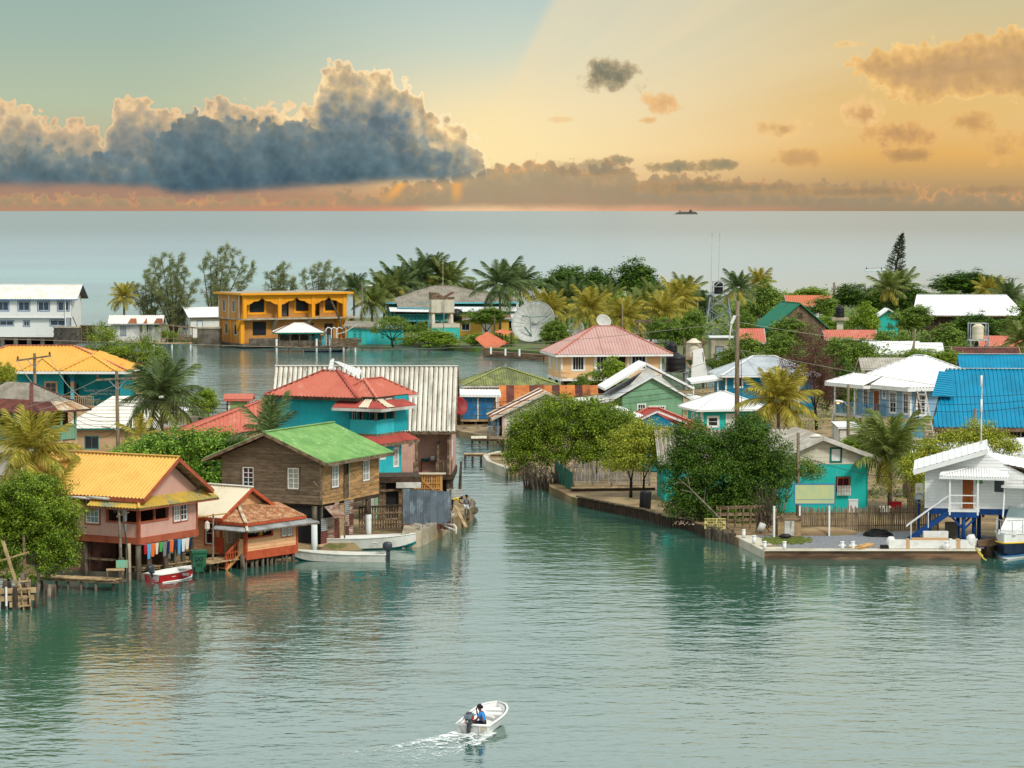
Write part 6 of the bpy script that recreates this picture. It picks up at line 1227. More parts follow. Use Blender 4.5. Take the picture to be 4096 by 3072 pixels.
 d=thing('second_dish','grey dish rim seen between the tree and the dusty pink roof','satellite dish',atD(577,450,.8)); dish(d,1.6,(-.6,-.7,.5),V(0,0,1.7),ribs=0); MB().beam((0,.4,0),(0,.4,1.6),.3).build('mount_post','steel',d)
 w=thing('sea_wall','low stained concrete sea wall below the big dish','wall',gp(486,356.5,0),0); a=gp(486,356.5); pts=[gp(486,356.5),gp(545,360.5),gp(600,361)];
 m=MB()
 for p,q_ in zip(pts,pts[1:]): m.beam(p-a+V(0,.4,.3),q_-a+V(0,.4,.3),1.0,1.0)
 m.build('wall_body','concrete_wet',w)
 for px,py in ((491,354),(505.5,355.5),(519.5,356)):
  o=MB().box((-.12,-.12,0),(.12,.12,.95)).build('bollard','white_paint',None); o.location=gp(px,py,.75); tag(o,'white bollard '+{491:'at the left end of the sea wall',505.5:'in the middle of the sea wall below the dish',519.5:'on the sea wall right of the tilted shelter'}[px],'bollard','white bollards on the sea wall')
def orange():
 h=thing('orange_building','ochre two storey concrete shell with orange scalloped arches','building',atD(243,453),R(28))
 L,Wd=17.3,9.5; s1,t1=4.55,8.1; O2=(0,Wd)
 hol=[(1.6,5.3,4.2,7.5),(6.2,4.7,8.2,7.6),(9.3,5.4,11.6,7.5),(12.6,4.7,13.4,7.5),(14.2,5.4,16.4,7.5)]
 wall(h,(0,1.5),X1,[(0,s1),(L,s1),(L,t1),(0,t1)],'ochre_wall',hol,.25); wall(h,(0,1.5),X1,[(0,.7),(L,.7),(L,s1),(0,s1)],'ochre_wall',[(2.2,1.9,4.4,4.0),(10.8,.8,12.4,3.6)],.25,name='ground_wall')
 wbox(h,'plank_door',(0,1.5),X1,14.2,.8,15.6,3.5,.0,.08,'dark_wood')
 for a,b,c,d in hol[:1]+hol[2:3]+hol[4:]: window(h,(0,1.5),X1,a,b,c-a,d-b,1,1,'orange_paint','glass',trim='orange_paint',tw=.25,n=.02,fw=.1)
 wbox(h,'dark_opening',(0,1.5),X1,6.4,4.8,8.1,7.6,-.6,-.5,'inside_grey'); window(h,(0,1.5),X1,2.2,1.9,2.2,2.1,1,1,'dark_wood','glass')
 hl=[(1.4,5.4,2.6,7.3),(5.2,5.4,6.4,7.3)]; hl2=[(1.6,1.9,2.8,3.7),(5.2,1.9,6.4,3.7)]
 wall(h,O2,Y1,[(0,s1),(Wd-1.4,s1),(Wd-1.4,t1),(0,t1)],'ochre_wall',hl,.25); wall(h,(.3,Wd),Y1,[(0,.7),(Wd-1,.7),(Wd-1,s1),(0,s1)],'ochre_wall',hl2,.25,name='ground_wall'); wall(h,(L,0),(0,1),[(0,.7),(Wd,.7),(Wd,t1),(0,t1)],'ochre_wall',[(5,5.3,7.5,7.5)],.25); wall(h,(L,Wd),(-1,0),[(0,.7),(L,.7),(L,t1),(0,t1)],'ochre_wall',[(1,5.3,3.4,7.5),(4.4,5.0,5.6,7.5),(8,5.3,10,7.5)],.25)
 for a,b,c,d in hl: window(h,O2,Y1,a,b,c-a,d-b,1,1,'concrete_pale','glass',fw=.12)
 for a,b,c,d in hl2: window(h,(.3,Wd),Y1,a,b,c-a,d-b,1,1,'concrete_pale','glass',fw=.12)
 for u in (0,4.0,Wd-1.5): wbox(h,'pilaster',O2,Y1,u,s1,u+.25,t1,.0,.12,'concrete_pale')
 for u in (0,4.0,Wd-1.3): wbox(h,'buttress',(.3,Wd),Y1,u,.7,u+.35,s1,.0,.14,'orange_paint')
 box('upper_floor',(-.15,-.15,s1-.25),(L+2.2,Wd,s1),'concrete',h); box('roof_slab',(-.7,-.8,t1+.02),(L+.8,Wd+.5,t1+.3),'concrete',h)
 for a,b in (((-.72,-.82,t1+.16),(L+.8,-.82,t1+.16)),((-.72,Wd+.5,t1+.16),(-.72,-.82,t1+.16))): MB().beam(a,b,.06,.3).build('roof_edge','orange_paint',h)
 cols=[0.25,6.0,11.6,16.9]
 def frieze(u0,u1,name='arch_frieze'):
  n=24; w=u1-u0; top=t1; pts=[]
  for i in range(n+1):
   t=i/n; k=1-abs(2*t-1)
   z=t1-1.55+1.0*(k**.8)-.16*abs(math.sin(k*math.pi*2.0))+(.25*max(0,(k-.86)/.14))
   pts.append((u0+w*t,min(z,t1-.15)))
  m=MB()
  for (a,za),(b,zb) in zip(pts,pts[1:]):
   v=[V(a,y,z) for y in (-.1,.18) for z in (za,top)]+[V(b,y,z) for y in (-.1,.18) for z in (zb,top)]
   m.add(v,[(0,1,5,4),(2,6,7,3),(0,4,6,2),(1,3,7,5)])
  m.build(name,'orange_paint',h)
 for a,b in zip(cols,cols[1:]): frieze(a+.2,b-.2)
 for c in cols: MB().beam((c,.05,s1-.05),(c,.05,t1),.55,.5,up=(0,1,0)).build('column','orange_paint',h)
 for c in cols+[L]:
  m=MB(); m.slab([(c-.25,-.1,s1-.3),(c-.25,1.5,s1-.3),(c-.25,1.5,s1-1.9)],-.5); m.build('bracket','concrete' if c in cols[1:3] else 'orange_paint',h)
 MB().beam((.15,.9,.7),(.15,.9,s1-.2),.6).build('column','orange_paint',h); MB().beam((L-.3,1.0,.7),(L-.3,1.0,s1-.2),.5).build('column','orange_paint',h); MB().beam((L+1.6,1.5,.7),(L+1.6,1.5,s1-.2),.5).build('column','concrete',h)
 box('patio_wall',(1.0,-.2,.3),(10,.1,1.5),'concrete_dark',h); box('floor_slab',(-.3,-.5,.2),(L,Wd,.7),'concrete_dark',h)
def gazebo():
 h=thing('lagoon_gazebo','grey timber gazebo with pale hip roof and arched sides over the lagoon','gazebo',atD(279,441),R(6))
 L,Wd=6.0,4.0
 box('deck',(-.6,-.8,.75),(11.5,4.4,.95),'old_wood',h); hip(h,-.9,L+.9,-.9,Wd+.9,2.95,(2.2,2,4.35),(3.8,2,4.35),'roof_offwhite',.3,.035,'sin','rust_dark','green_trim',.18)
 for x in (0,1.6,3.0,4.4,6):
  for y in (0,4): MB().beam((x,y,.9),(x,y,2.95),.2).build('post','old_wood',h)
 for a,b in ((0,1.6),(1.6,3.0),(3.0,4.4),(4.4,6)):
  pts=[(a+(b-a)*i/8,0,2.3+.45*math.sin(math.pi*i/8)) for i in range(9)]; m=MB()
  for p,q in zip(pts,pts[1:]): m.add([p,q,(q[0],0,2.9),(p[0],0,2.9),(p[0],.08,p[2]),(q[0],.08,q[2]),(q[0],.08,2.9),(p[0],.08,2.9)],[(0,1,2,3),(5,4,7,6),(0,4,5,1)])
  m.build('arch_panel','old_wood',h); box('half_wall',(a,.02,.95),(b,.1,1.75),'concrete_dark',h)
 box('inner_wall',(0,3.8,.95),(6,3.9,2.9),'concrete_dark',h)
 for x in (-.4,1.5,3.5,5.5,7.5,9.5,11.2): stilt(h,x,-.6,-1.2,.8 if x not in (-.4,5.5,7.5) else 2.0,.16,'pile_white' if x in (-.4,5.5,7.5,9.5,11.2) else 'pile_wood')
 d=thing('jumble_jetty','cluttered grey jetty with loose boards left of the gazebo','jetty',gp(253,347.5,0)); planks(d,(0,0),(4.2,0),2.0,.9,'old_wood',.4,.08,jit=.5)
 for x in (.2,1.2,2.2,3.2,4.0): stilt(d,x,-.8,-1,.9,.1); stilt(d,x,.8,-1,.9,.1)
 for i in range(9): MB().beam((rnd.uniform(0,4),rnd.uniform(-.8,.8),1.0),(rnd.uniform(0,4.5),rnd.uniform(-.8,.8),1.0+rnd.uniform(0,.5)),.1,.05).build('loose_board','old_wood',d)
 s=thing('plank_screen','screen of blue and grey upright planks on the gazebo deck','screen',gp(310,345.5,.95),R(2))
 for i in range(9): box('board',(.35*i,0,0),(.35*i+.31,.06,1.6+rnd.uniform(-.1,.1)),['light_blue_trim','old_wood','turq_light'][i%3],s)
 t=thing('scrap_timber_stack','stack of weathered scrap timber on the jetty by the blue boat','timber stack',gp(330,346.5,.95))
 for k in range(7):
  for j in range(2): MB().beam((0,.4*j,.1+.18*k),(4.4+rnd.uniform(-.5,.5),.4*j,.1+.18*k+rnd.uniform(-.05,.05)),.3,.12).build('plank','old_wood',t)
 p=thing('leaning_spar','bare spar leaning over the scrap timber beside the orange building','pole',gp(345.5,345.5,.9)); MB().tube([(0,0,0),(-1.0,.3,4.2),(-2.2,.6,6.8)],[.2,.17,.12],8).build('spar','bark',p)
 p=thing('pipe_frame','white bent pipe frame and shade sail behind the blue white boat','frame',gp(326,345.5,.95))
 for x in (0,.8,1.6): MB().tube([(x,0,0),(x,0,2.4),(x+.3,.1,2.7),(x+.8,.3,2.5)],.07,6).build('pipe','white_paint',p)
 MB().tube([(1.4,.1,1.6),(2.8,.2,2.0),(4.6,.4,3.1)],.07,6).build('pipe','white_dirty',p)
 b=thing('blue_white_panga','white panga with blue gunwale and hull moored at the gazebo jetty','boat',gp(326,351.5,0),R(4)); hull(b,6.6,1.9,.85,'boat_white','boat_white','boat_blue',bowup=.7,bottom='boat_blue'); box('console',(-.8,-.3,.5),(.0,.3,1.3),'boat_white',b); outboard(b,(-3.35,0,.8),.9);
 c=MB(); c.slab([(-2.6,-.7,1.9),(.4,-.7,2.0),(.4,.7,2.0),(-2.6,.7,1.9)],.05); c.build('canopy','navy_paint',b)
 for x in (-2.4,.3):
  for y in (-.6,.6): MB().tube([(x,y,.7),(x,y,1.95)],.03,5).build('canopy_post','steel',b)
def hull(th,L,B,Hh,outm,inm,rimm,bowup=.35,bottom=None,round_bow=False,thick=.05,seats=True,draft=.18,name='hull',stern_w=.86,rimw=.07):
 """open boat lying along +x (bow), waterline at z=0"""
 n=16; st=[]
 for i in range(n+1):
  t=i/n;
  if round_bow: w=B/2*(stern_w+(1-stern_w)*min(1,t*2.2))*math.sqrt(max(0.0,1-max(0,(t-.45)/.55)**2.6))
  else: w=B/2*(stern_w+(1-stern_w)*min(1,t*2.5))*(1-max(0,(t-.4)/.6)**2.2)
  w=max(w,.02); x=-L/2+L*t; sh=Hh+bowup*max(0,t-.25)**1.8; kz=-draft+(.8*bowup+draft)*max(0,(t-.72)/.28)**2
  st.append((x,w,sh,kz,t))
 def sec(x,w,sh,kz,t,off):
  w2=max(w-off,.005); x2=x-off*1.2*(t**3)
  fl=.72+.1*(1-t); return [V(x2,-w2,sh),V(x2,-w2*fl,kz+(sh-kz)*.28+off),V(x2,0,kz+off),V(x2,w2*fl,kz+(sh-kz)*.28+off),V(x2,w2,sh)]
 m=MB(); o=[sec(*s,0) for s in st]; vs=[p for s in o for p in s]; fs=[]
 for i in range(n):
  for j in range(4): fs.append((i*5+j,i*5+j+1,(i+1)*5+j+1,(i+1)*5+j))
 fs.append((0,4,3,2,1)); fs.append(tuple(n*5+j for j in range(5))); m.add(vs,fs); hb=m.build(name,outm,th)
 m=MB(); o=[sec(*s,thick) for s in st]; vs=[p for s in o for p in s]; fs=[]
 fl_z=.02
 for i in range(n):
  for j in range(4): fs.append((i*5+j,(i+1)*5+j,(i+1)*5+j+1,i*5+j+1))
 vs=[V(p.x,p.y,max(p.z,fl_z)) for p in vs]; m.add(vs,fs+[(0,1,2,3,4)]); m.build('inner_lining',inm,hb)
 m=MB()
 for sgn in (-1,1): m.tube([V(x,sgn*w,sh) for x,w,sh,kz,t in st],rimw*.6,6)
 m.tube([V(st[0][0],-st[0][1],st[0][2]),V(st[0][0],st[0][1],st[0][2])],rimw*.6,6); m.build('gunwale',rimm,hb,True)
 if bottom:
  m=MB(); o=[sec(*s,-.012) for s in st]; vs=[p for s in o for p in (s[1],s[2],s[3])]; fs=[]
  for i in range(n):
   for j in range(2): fs.append((i*3+j,i*3+j+1,(i+1)*3+j+1,(i+1)*3+j))
  m.add(vs,fs); m.build('hull_bottom',bottom,hb)
 if seats:
  for t in (.34,.62):
   x,w,sh,kz,_=st[int(t*n)]; box('thwart',(x-.16,-w*.93,sh*.62-.03),(x+.16,w*.93,sh*.62),inm,hb)
 return hb
def outboard(th,loc,s=1.0,mt='motor',tilt=0.0,steer=0.0,name='outboard_motor'):
 e=thing(name,None,None); e.parent=th; e.location=loc; e.rotation_euler=(0,tilt,steer); e.scale=(s,s,s)
 prof=[(.05,.12),(.17,.14),(.2,.3),(.19,.5),(.14,.6),(.03,.63)]
 o=MB().lathe([(r*1.0,z) for r,z in prof],14).build('cowling',mt,e,True); o.scale=(1.35,.85,1)
 MB().box((-.14,-.06,-.75),(.06,.06,.14)).build('drive_leg',mt,e); MB().box((-.3,-.015,-.62),(.05,.015,-.58)).box((-.24,-.05,-.92),(.1,.05,-.8)).build('gearcase',mt,e)
 m=MB()
 for k in range(3):
  w=2*math.pi*k/3; m.beam((-.28,0,-.86),(-.28,.16*math.cos(w),-.86+.16*math.sin(w)),.07,.02,up=(1,0,0))
 m.build('propeller','steel',e); MB().box((.06,-.12,-.05),(.14,.12,.2)).build('clamp_bracket','steel',e); return e
far_bank()
# ================================================================ poles, wires, tanks
def pole(px,D,top,label,r=.15,z0=.4,arm=None,lamp=None,lean=0.0,mt='pole_wood',name='utility_pole'):
 p=thing(name,label,'pole',atD(px,D,0)); MB().tube([(0,0,z0-.6),(lean,0,top)],[r*.95,r*.7],10).build('shaft',mt,p,True)
 if arm:
  L0,L1,z,tilt=arm; MB().beam((L0,-.1,z-tilt*.5),(L1,-.1,z+tilt*.5),.12,.14).build('crossarm','pole_wood',p)
  for x in (L0+.12,L1-.12):
   zz=z-tilt*.5+tilt*(x-L0)/(L1-L0); MB().lathe([(.02,0),(.09,.02),(.05,.08),(.11,.12),(.05,.18),(.09,.22),(.03,.28)],8,(x,-.1,zz+.07)).build('insulator','rust_dark',p,True)
  for x in (L0*.45,L1*.45): MB().beam((x,-.08,z-.05),(0,-.1,z-.75),.05).build('arm_brace','steel',p)
 if lamp:
  dx,z,lit=lamp; MB().tube([(0,0,z-.35),(dx*.4,-.1,z+.05),(dx*.75,-.15,z+.12)],.035,6).build('lamp_arm','steel_pale',p)
  sg=1 if dx>0 else -1
  m=MB(); m.lathe([(.02,-.35),(.12,-.28),(.17,0),(.16,.2),(.08,.34),(.02,.36)],10); o=m.build('lamp_head','roof_offwhite',p,True); o.location=(dx,-.15,z+.12); o.rotation_euler=(0,R(90-6)*sg,0); o.scale=(.75,1,1.05)
  if lit:
   g_=MB().lathe([(.02,-.1),(.11,-.06),(.13,0),(.02,.02)],10).build('lamp_lens','lamp_lit',p,True); g_.location=(dx+.1*sg,-.15,z+.02)
 return p
def lampmat():
 m=bpy.data.materials.new('lamp_lit'); m.use_nodes=True; b=m.node_tree.nodes['Principled BSDF']; b.inputs['Base Color'].default_value=(.9,.5,.15,1); b.inputs['Emission Color'].default_value=(1,.55,.15,1); b.inputs['Emission Strength'].default_value=2.2; MT['lamp_lit']=m
lampmat()
def wire(a,b,sag,label,r=.02,mt='wire_pale',group=None,name='power_line'):
 a=Vector(a); b=Vector(b); n=24; pts=[a.lerp(b,i/n)-V(0,0,sag*4*(i/n)*(1-i/n)) for i in range(n+1)]
 o=MB().tube(pts,r,5).build(name,mt,None); tag(o,label,'power line',group); return o
def tank(o_,r,h,mt,parent=None,n=20):
 m=MB().lathe([(.02,0),(r*.97,0),(r,.06*h),(r,.3*h),(r*.985,.32*h),(r,.34*h),(r,.6*h),(r*.985,.62*h),(r,.64*h),(r,.78*h),(r*.9,.83*h),(r*.42,.95*h),(r*.38,.96*h),(r*.38,1.0*h),(.02,1.02*h)],n); o=m.build('water_tank',mt,parent,True); o.location=o_; return o
def utilities():
 pole(34,240,9.5,'wooden power pole with tilted crossarm before the yellow hip roof',.17,arm=(-1.45,1.35,9.1,.4))
 pole(117.5,215,9.4,'tall power pole with crossarm and lamp rising beside the coconut palm',.17,arm=(-1.6,1.3,8.85,.15),lamp=(-.85,5.3,False),lean=-.1)
 pole(737.5,250,13.4,'tallest bare wooden pole standing behind the dark tree',.24,arm=None);
 b=thing('pole_transformer','white cylinder fuse and spring insulator near the top of the tallest pole','fuse',atD(735,249.6,11.6)); MB().tube([(0,0,.6),(-.3,0,-.1)],.13,8).build('fuse_tube','white_paint',b); MB().tube([(-.3,0,-.1),(-.45,0,-1.4)],.07,8).build('insulator','roof_offwhite',b); MB().beam((0,0,.55),(.35,.2,.6),.06).build('bracket','steel',b)
 pole(799,197,6.3,'wooden lamp pole behind the blank billboard',.15,lamp=(1.1,5.95,False))
 pole(849,243,6.8,'wooden lamp pole with lit lamp before the pale blue house',.16,lamp=(-.75,5.3,True))
 pole(976,200,7.7,'grey wooden pole between the bushes behind the white office',.15)
 pole(911.5,345,7.3,'dark pole leaning right among the trees behind the white hip roof',.16,lean=.45)
 pole(834,520,8.4,'bare grey post rising above the treetops near the sea',.28,name='bare_post')
 pole(622.5,440,7.0,'slim grey post among the yellow palms above the pink roof',.15,name='bare_post')
 pole(697.7,480,6.3,'slim grey post at the foot of the steel water tower',.18,name='bare_post')
 pole(494.5,452,5.0,'short dark post in front of the low yellow house',.16,name='bare_post',mt='bark')
 pole(362,470,9.6,'far lamp pole with white lamp right of the orange building',.13,lamp=(1.3,9.0,False))
 A=atD(-20,330,7.0); T=atD(737.5,250,11.3)
 wire(dp(-30,338,300),dp(300,347.5,380),.0,'pale wire crossing low over the lagoon on the left',.022); wire(dp(300,347.5,380),dp(735,322,250),1.0,'pale wire rising over the lagoon to the tallest pole',.022)
 wire(dp(738,322,250),dp(1060,345,330),1.0,'upper pale wire running right from the tallest pole'); wire(dp(738,349.5,250),dp(1060,402,240),.3,'lower pale wire running right from the tallest pole')
 wire(dp(741,350.5,250),dp(778,404,242),.0,'guy wire slanting down right from the tallest pole')
 wire(dp(738,349.5,250),dp(640,378,285),.4,'short pale wire from the tallest pole towards the sage green house')
 for i,(y0,y1,lb) in enumerate(((399,378,'upper'),(402,383,'middle'),(405.5,388,'lower'))):
  wire(dp(118,y0,215),dp(738,y1,250),1.3+.15*i,f'{lb} of three black cables crossing the canal',.022,'wire'); wire(dp(738,y1,250),dp(849,y1+12,243),.6+.2*i,f'{lb} black cable between the tallest pole and the lit lamp pole',.02,'wire'); wire(dp(849,y1+12,243),dp(1060,y1+13,226),.5+.2*i,f'{lb} black cable running right from the lit lamp pole',.02,'wire')
 wire(dp(16,359,240),dp(70,402,226),1.0,'pale wire falling from the left end of the tilted crossarm',.025); wire(dp(49,354.5,240),dp(100,399,222),1.2,'pale wire falling from the right end of the tilted crossarm',.025)
 wire(dp(-20,414,236),dp(97,380,215),.5,'pale wire reaching the left end of the palm side crossarm',.025); wire(dp(-20,418,236),dp(134,377,215),.6,'pale wire reaching the right end of the palm side crossarm',.025)
 wire(dp(134,377,215),dp(200,355,300),.8,'pale wire leaving the palm side crossarm over the lagoon',.02)
 for i in range(5): wire(dp(117.5,418+3*i,215),dp(58+3*i,398+6*i,228),.4+.12*i,['topmost','second','third','fourth','lowest'][i]+' black service drop between the lamp pole and the mint balcony',.018,'wire',name='service_drop')
 wire(dp(799,455,197),dp(905,478,190),.3,'black service wire from the billboard lamp pole towards the office palm',.018,'wire',name='service_drop')
 wire(dp(976,418,200),dp(925,432,228),.5,'black service wire from the grey pole to the bright blue roof',.02,'wire',name='service_drop')
 wire(dp(741,351,250),dp(742,420,247),.0,'thin cable running down the tallest pole',.03,'wire',name='down_cable')
 t=thing('timber_tank_tower','rough timber tower carrying the beige tank beside the pink roof','water tower',atD(694,350,0))
 for x in (-1.1,1.1):
  for y in (-.9,.9): MB().beam((x,y,.0),(x,y,6.0),.2).build('leg','old_wood',t)
 box('platform',(-1.4,-1.2,3.55),(1.4,1.2,3.75),'deck_wood',t)
 for z in (2.0,5.4): MB().beam((-1.4,-1,z),(1.4,-1,z),.12).beam((-1.4,1,z),(1.4,1,z),.12).build('rail','old_wood',t)
 MB().beam((-1,-1,3.3),(1,-1,1.0),.16).build('brace','fresh_wood',t)
 tag(tank(atD(694,350,3.75),.9,2.2,'plastic_beige'),'beige plastic tank on the rough timber tower','water tank')
 tag(tank(atD(676,341,2.6),1.15,2.1,'plastic_black'),'large black tank left of the timber tank tower','water tank'); tag(tank(atD(672,346,3.9),.65,1.9,'plastic_black'),'smaller black tank just behind the large black tank','water tank')
 t=thing('tank_stand','grey rail stand holding the two black tanks by the pink roof house','stand',atD(674.5,343,0)); box('platform',(-1.6,-1.5,2.4),(1.6,1.8,2.6),'steel',t); box('step_block',(-1.0,1.0,2.6),(.4,2.6,3.9),'concrete',t)
 for x in (-1.4,1.4):
  for y in (-1.3,1.5): MB().beam((x,y,-.3),(x,y,2.4),.2).build('leg','steel',t)
 MB().beam((-1.6,-1.5,3.3),(1.6,-1.5,3.3),.06).beam((-1.6,-1.5,4.1),(1.6,-1.5,4.1),.06).build('rail','steel',t)
 s=thing('white_sheet_panel','leaning white sheet panel right of the timber tank tower','panel',atD(699,346,0)); m=MB(); m.slab([(-.9,0,1.0),(1.2,0,1.0),(.5,.6,5.0),(-.7,.6,4.7)],.06); m.build('panel','white_paint',s); MB().beam((-.8,.1,-.4),(-.7,.5,4.5),.1).beam((1.0,.1,-.4),(.5,.5,4.5),.1).build('prop','old_wood',s)
 t=thing('steel_water_tower','grey steel lattice tower with black tank in a cage','water tower',atD(718.5,481,0)); zt=7.4
 def leg(x,y): return (V(x*2.3,y*2.3,.4),V(x*1.4,y*1.4,zt))
 for x in (-1,1):
  for y in (-1,1): a,b=leg(x,y); MB().beam(a,b,.2).build('leg','steel',t)
 for (x0,y0),(x1,y1) in (((-1,-1),(1,-1)),((-1,1),(1,1)),((-1,-1),(-1,1)),((1,-1),(1,1))):
  a0,a1=leg(x0,y0); b0,b1=leg(x1,y1)
  for k in range(3): MB().beam(a0.lerp(a1,k/3),b0.lerp(b1,(k+1)/3),.11).beam(b0.lerp(b1,k/3),a0.lerp(a1,(k+1)/3),.11).build('brace','steel',t)
 box('platform',(-2.1,-1.9,zt),(2.1,1.9,zt+.14),'steel',t)
 for x in (-.95,.95):
  for y in (-.95,.95): MB().beam((x,y,zt),(x,y,zt+2.1),.1).build('cage_post','steel_pale',t)
 for z in (zt+1.3,zt+2.1): MB().beam((-1,-1,z),(1,-1,z),.1).beam((-1,1,z),(1,1,z),.1).build('cage_rail','steel_pale',t)
 MB().beam((-.9,-1,zt+1.2),(.2,-1,zt+2.1),.09).build('cage_brace','steel_pale',t)
 for x in (-1.25,-.05): MB().tube([(x,0,zt+.1),(x+.2,0,zt+9.6 if x<-1 else zt+9.6)],[.06,.03],6).tube([(x+.2,0,zt+9.3),(x+.2,0,zt+9.9)],.08,6).build('whip_aerial','steel_pale',t)
 MB().beam((-1.6,-1.7,.6),(-1.2,-1.5,zt),.06).beam((-1.2,-1.7,.6),(-.9,-1.5,zt),.06).build('ladder','steel',t)
 tag(tank(atD(718.5,481,zt+.14),.72,2.05,'plastic_black'),'black tank caged on the steel lattice tower','water tank')
 t=thing('tank_pedestal','concrete pedestal under a black tank near the green barn','pedestal',atD(840,420,0)); MB().beam((0,0,.4),(0,0,5.5),.9).build('column','concrete_pale',t); box('slab',(-1.2,-.9,5.5),(1.2,.9,5.9),'concrete',t); tag(tank(atD(840,420,5.9),.62,1.75,'plastic_black'),'black tank on the concrete pedestal near the green barn','water tank')
 t=thing('steel_tank_stand','grey steel stand with the beige tank at the far right','stand',atD(978.5,388,0))
 for x in (-1.15,1.15):
  for y in (-1,1): MB().beam((x,y,.4),(x,y,6.4),.14).build('leg','steel',t)
 box('platform',(-1.3,-1.1,4.05),(1.3,1.1,4.2),'steel_pale',t); MB().beam((-1.15,-1,6.3),(1.15,-1,6.3),.1).beam((-1.15,1,6.3),(1.15,1,6.3),.1).build('rail','steel_pale',t); MB().beam((-1.1,-1,3.8),(-.3,-1,2.0),.12).beam((1.1,-1,3.8),(.3,-1,2.0),.12).build('brace','steel',t)
 tag(tank(atD(978.5,388,4.2),.78,2.1,'plastic_beige'),'beige tank on the grey steel stand at far right','water tank')
 t=thing('timber_gantry','unfinished timber gantry over a small white roof behind the pink roof','frame',atD(654,400,0))
 for x in (-2.2,-.4,2.3): MB().beam((x,0,.5),(x,0,6.2),.3).build('post','old_wood',t)
 MB().beam((-2.6,-.2,6.1),(2.6,-.2,6.1),.25,.4).beam((-2,0,5.5),(-.6,0,4.0),.15).beam((2.2,0,5.5),(.8,0,3.8),.15).build('beam','old_wood',t); m=MB(); m.rib([(-1.0,-1,3.3),(3,-1,3.3),(3,1.5,3.6),(-1,1.5,3.6)],.3,.03); m.build('roof_sheet','roof_white',t)
utilities()
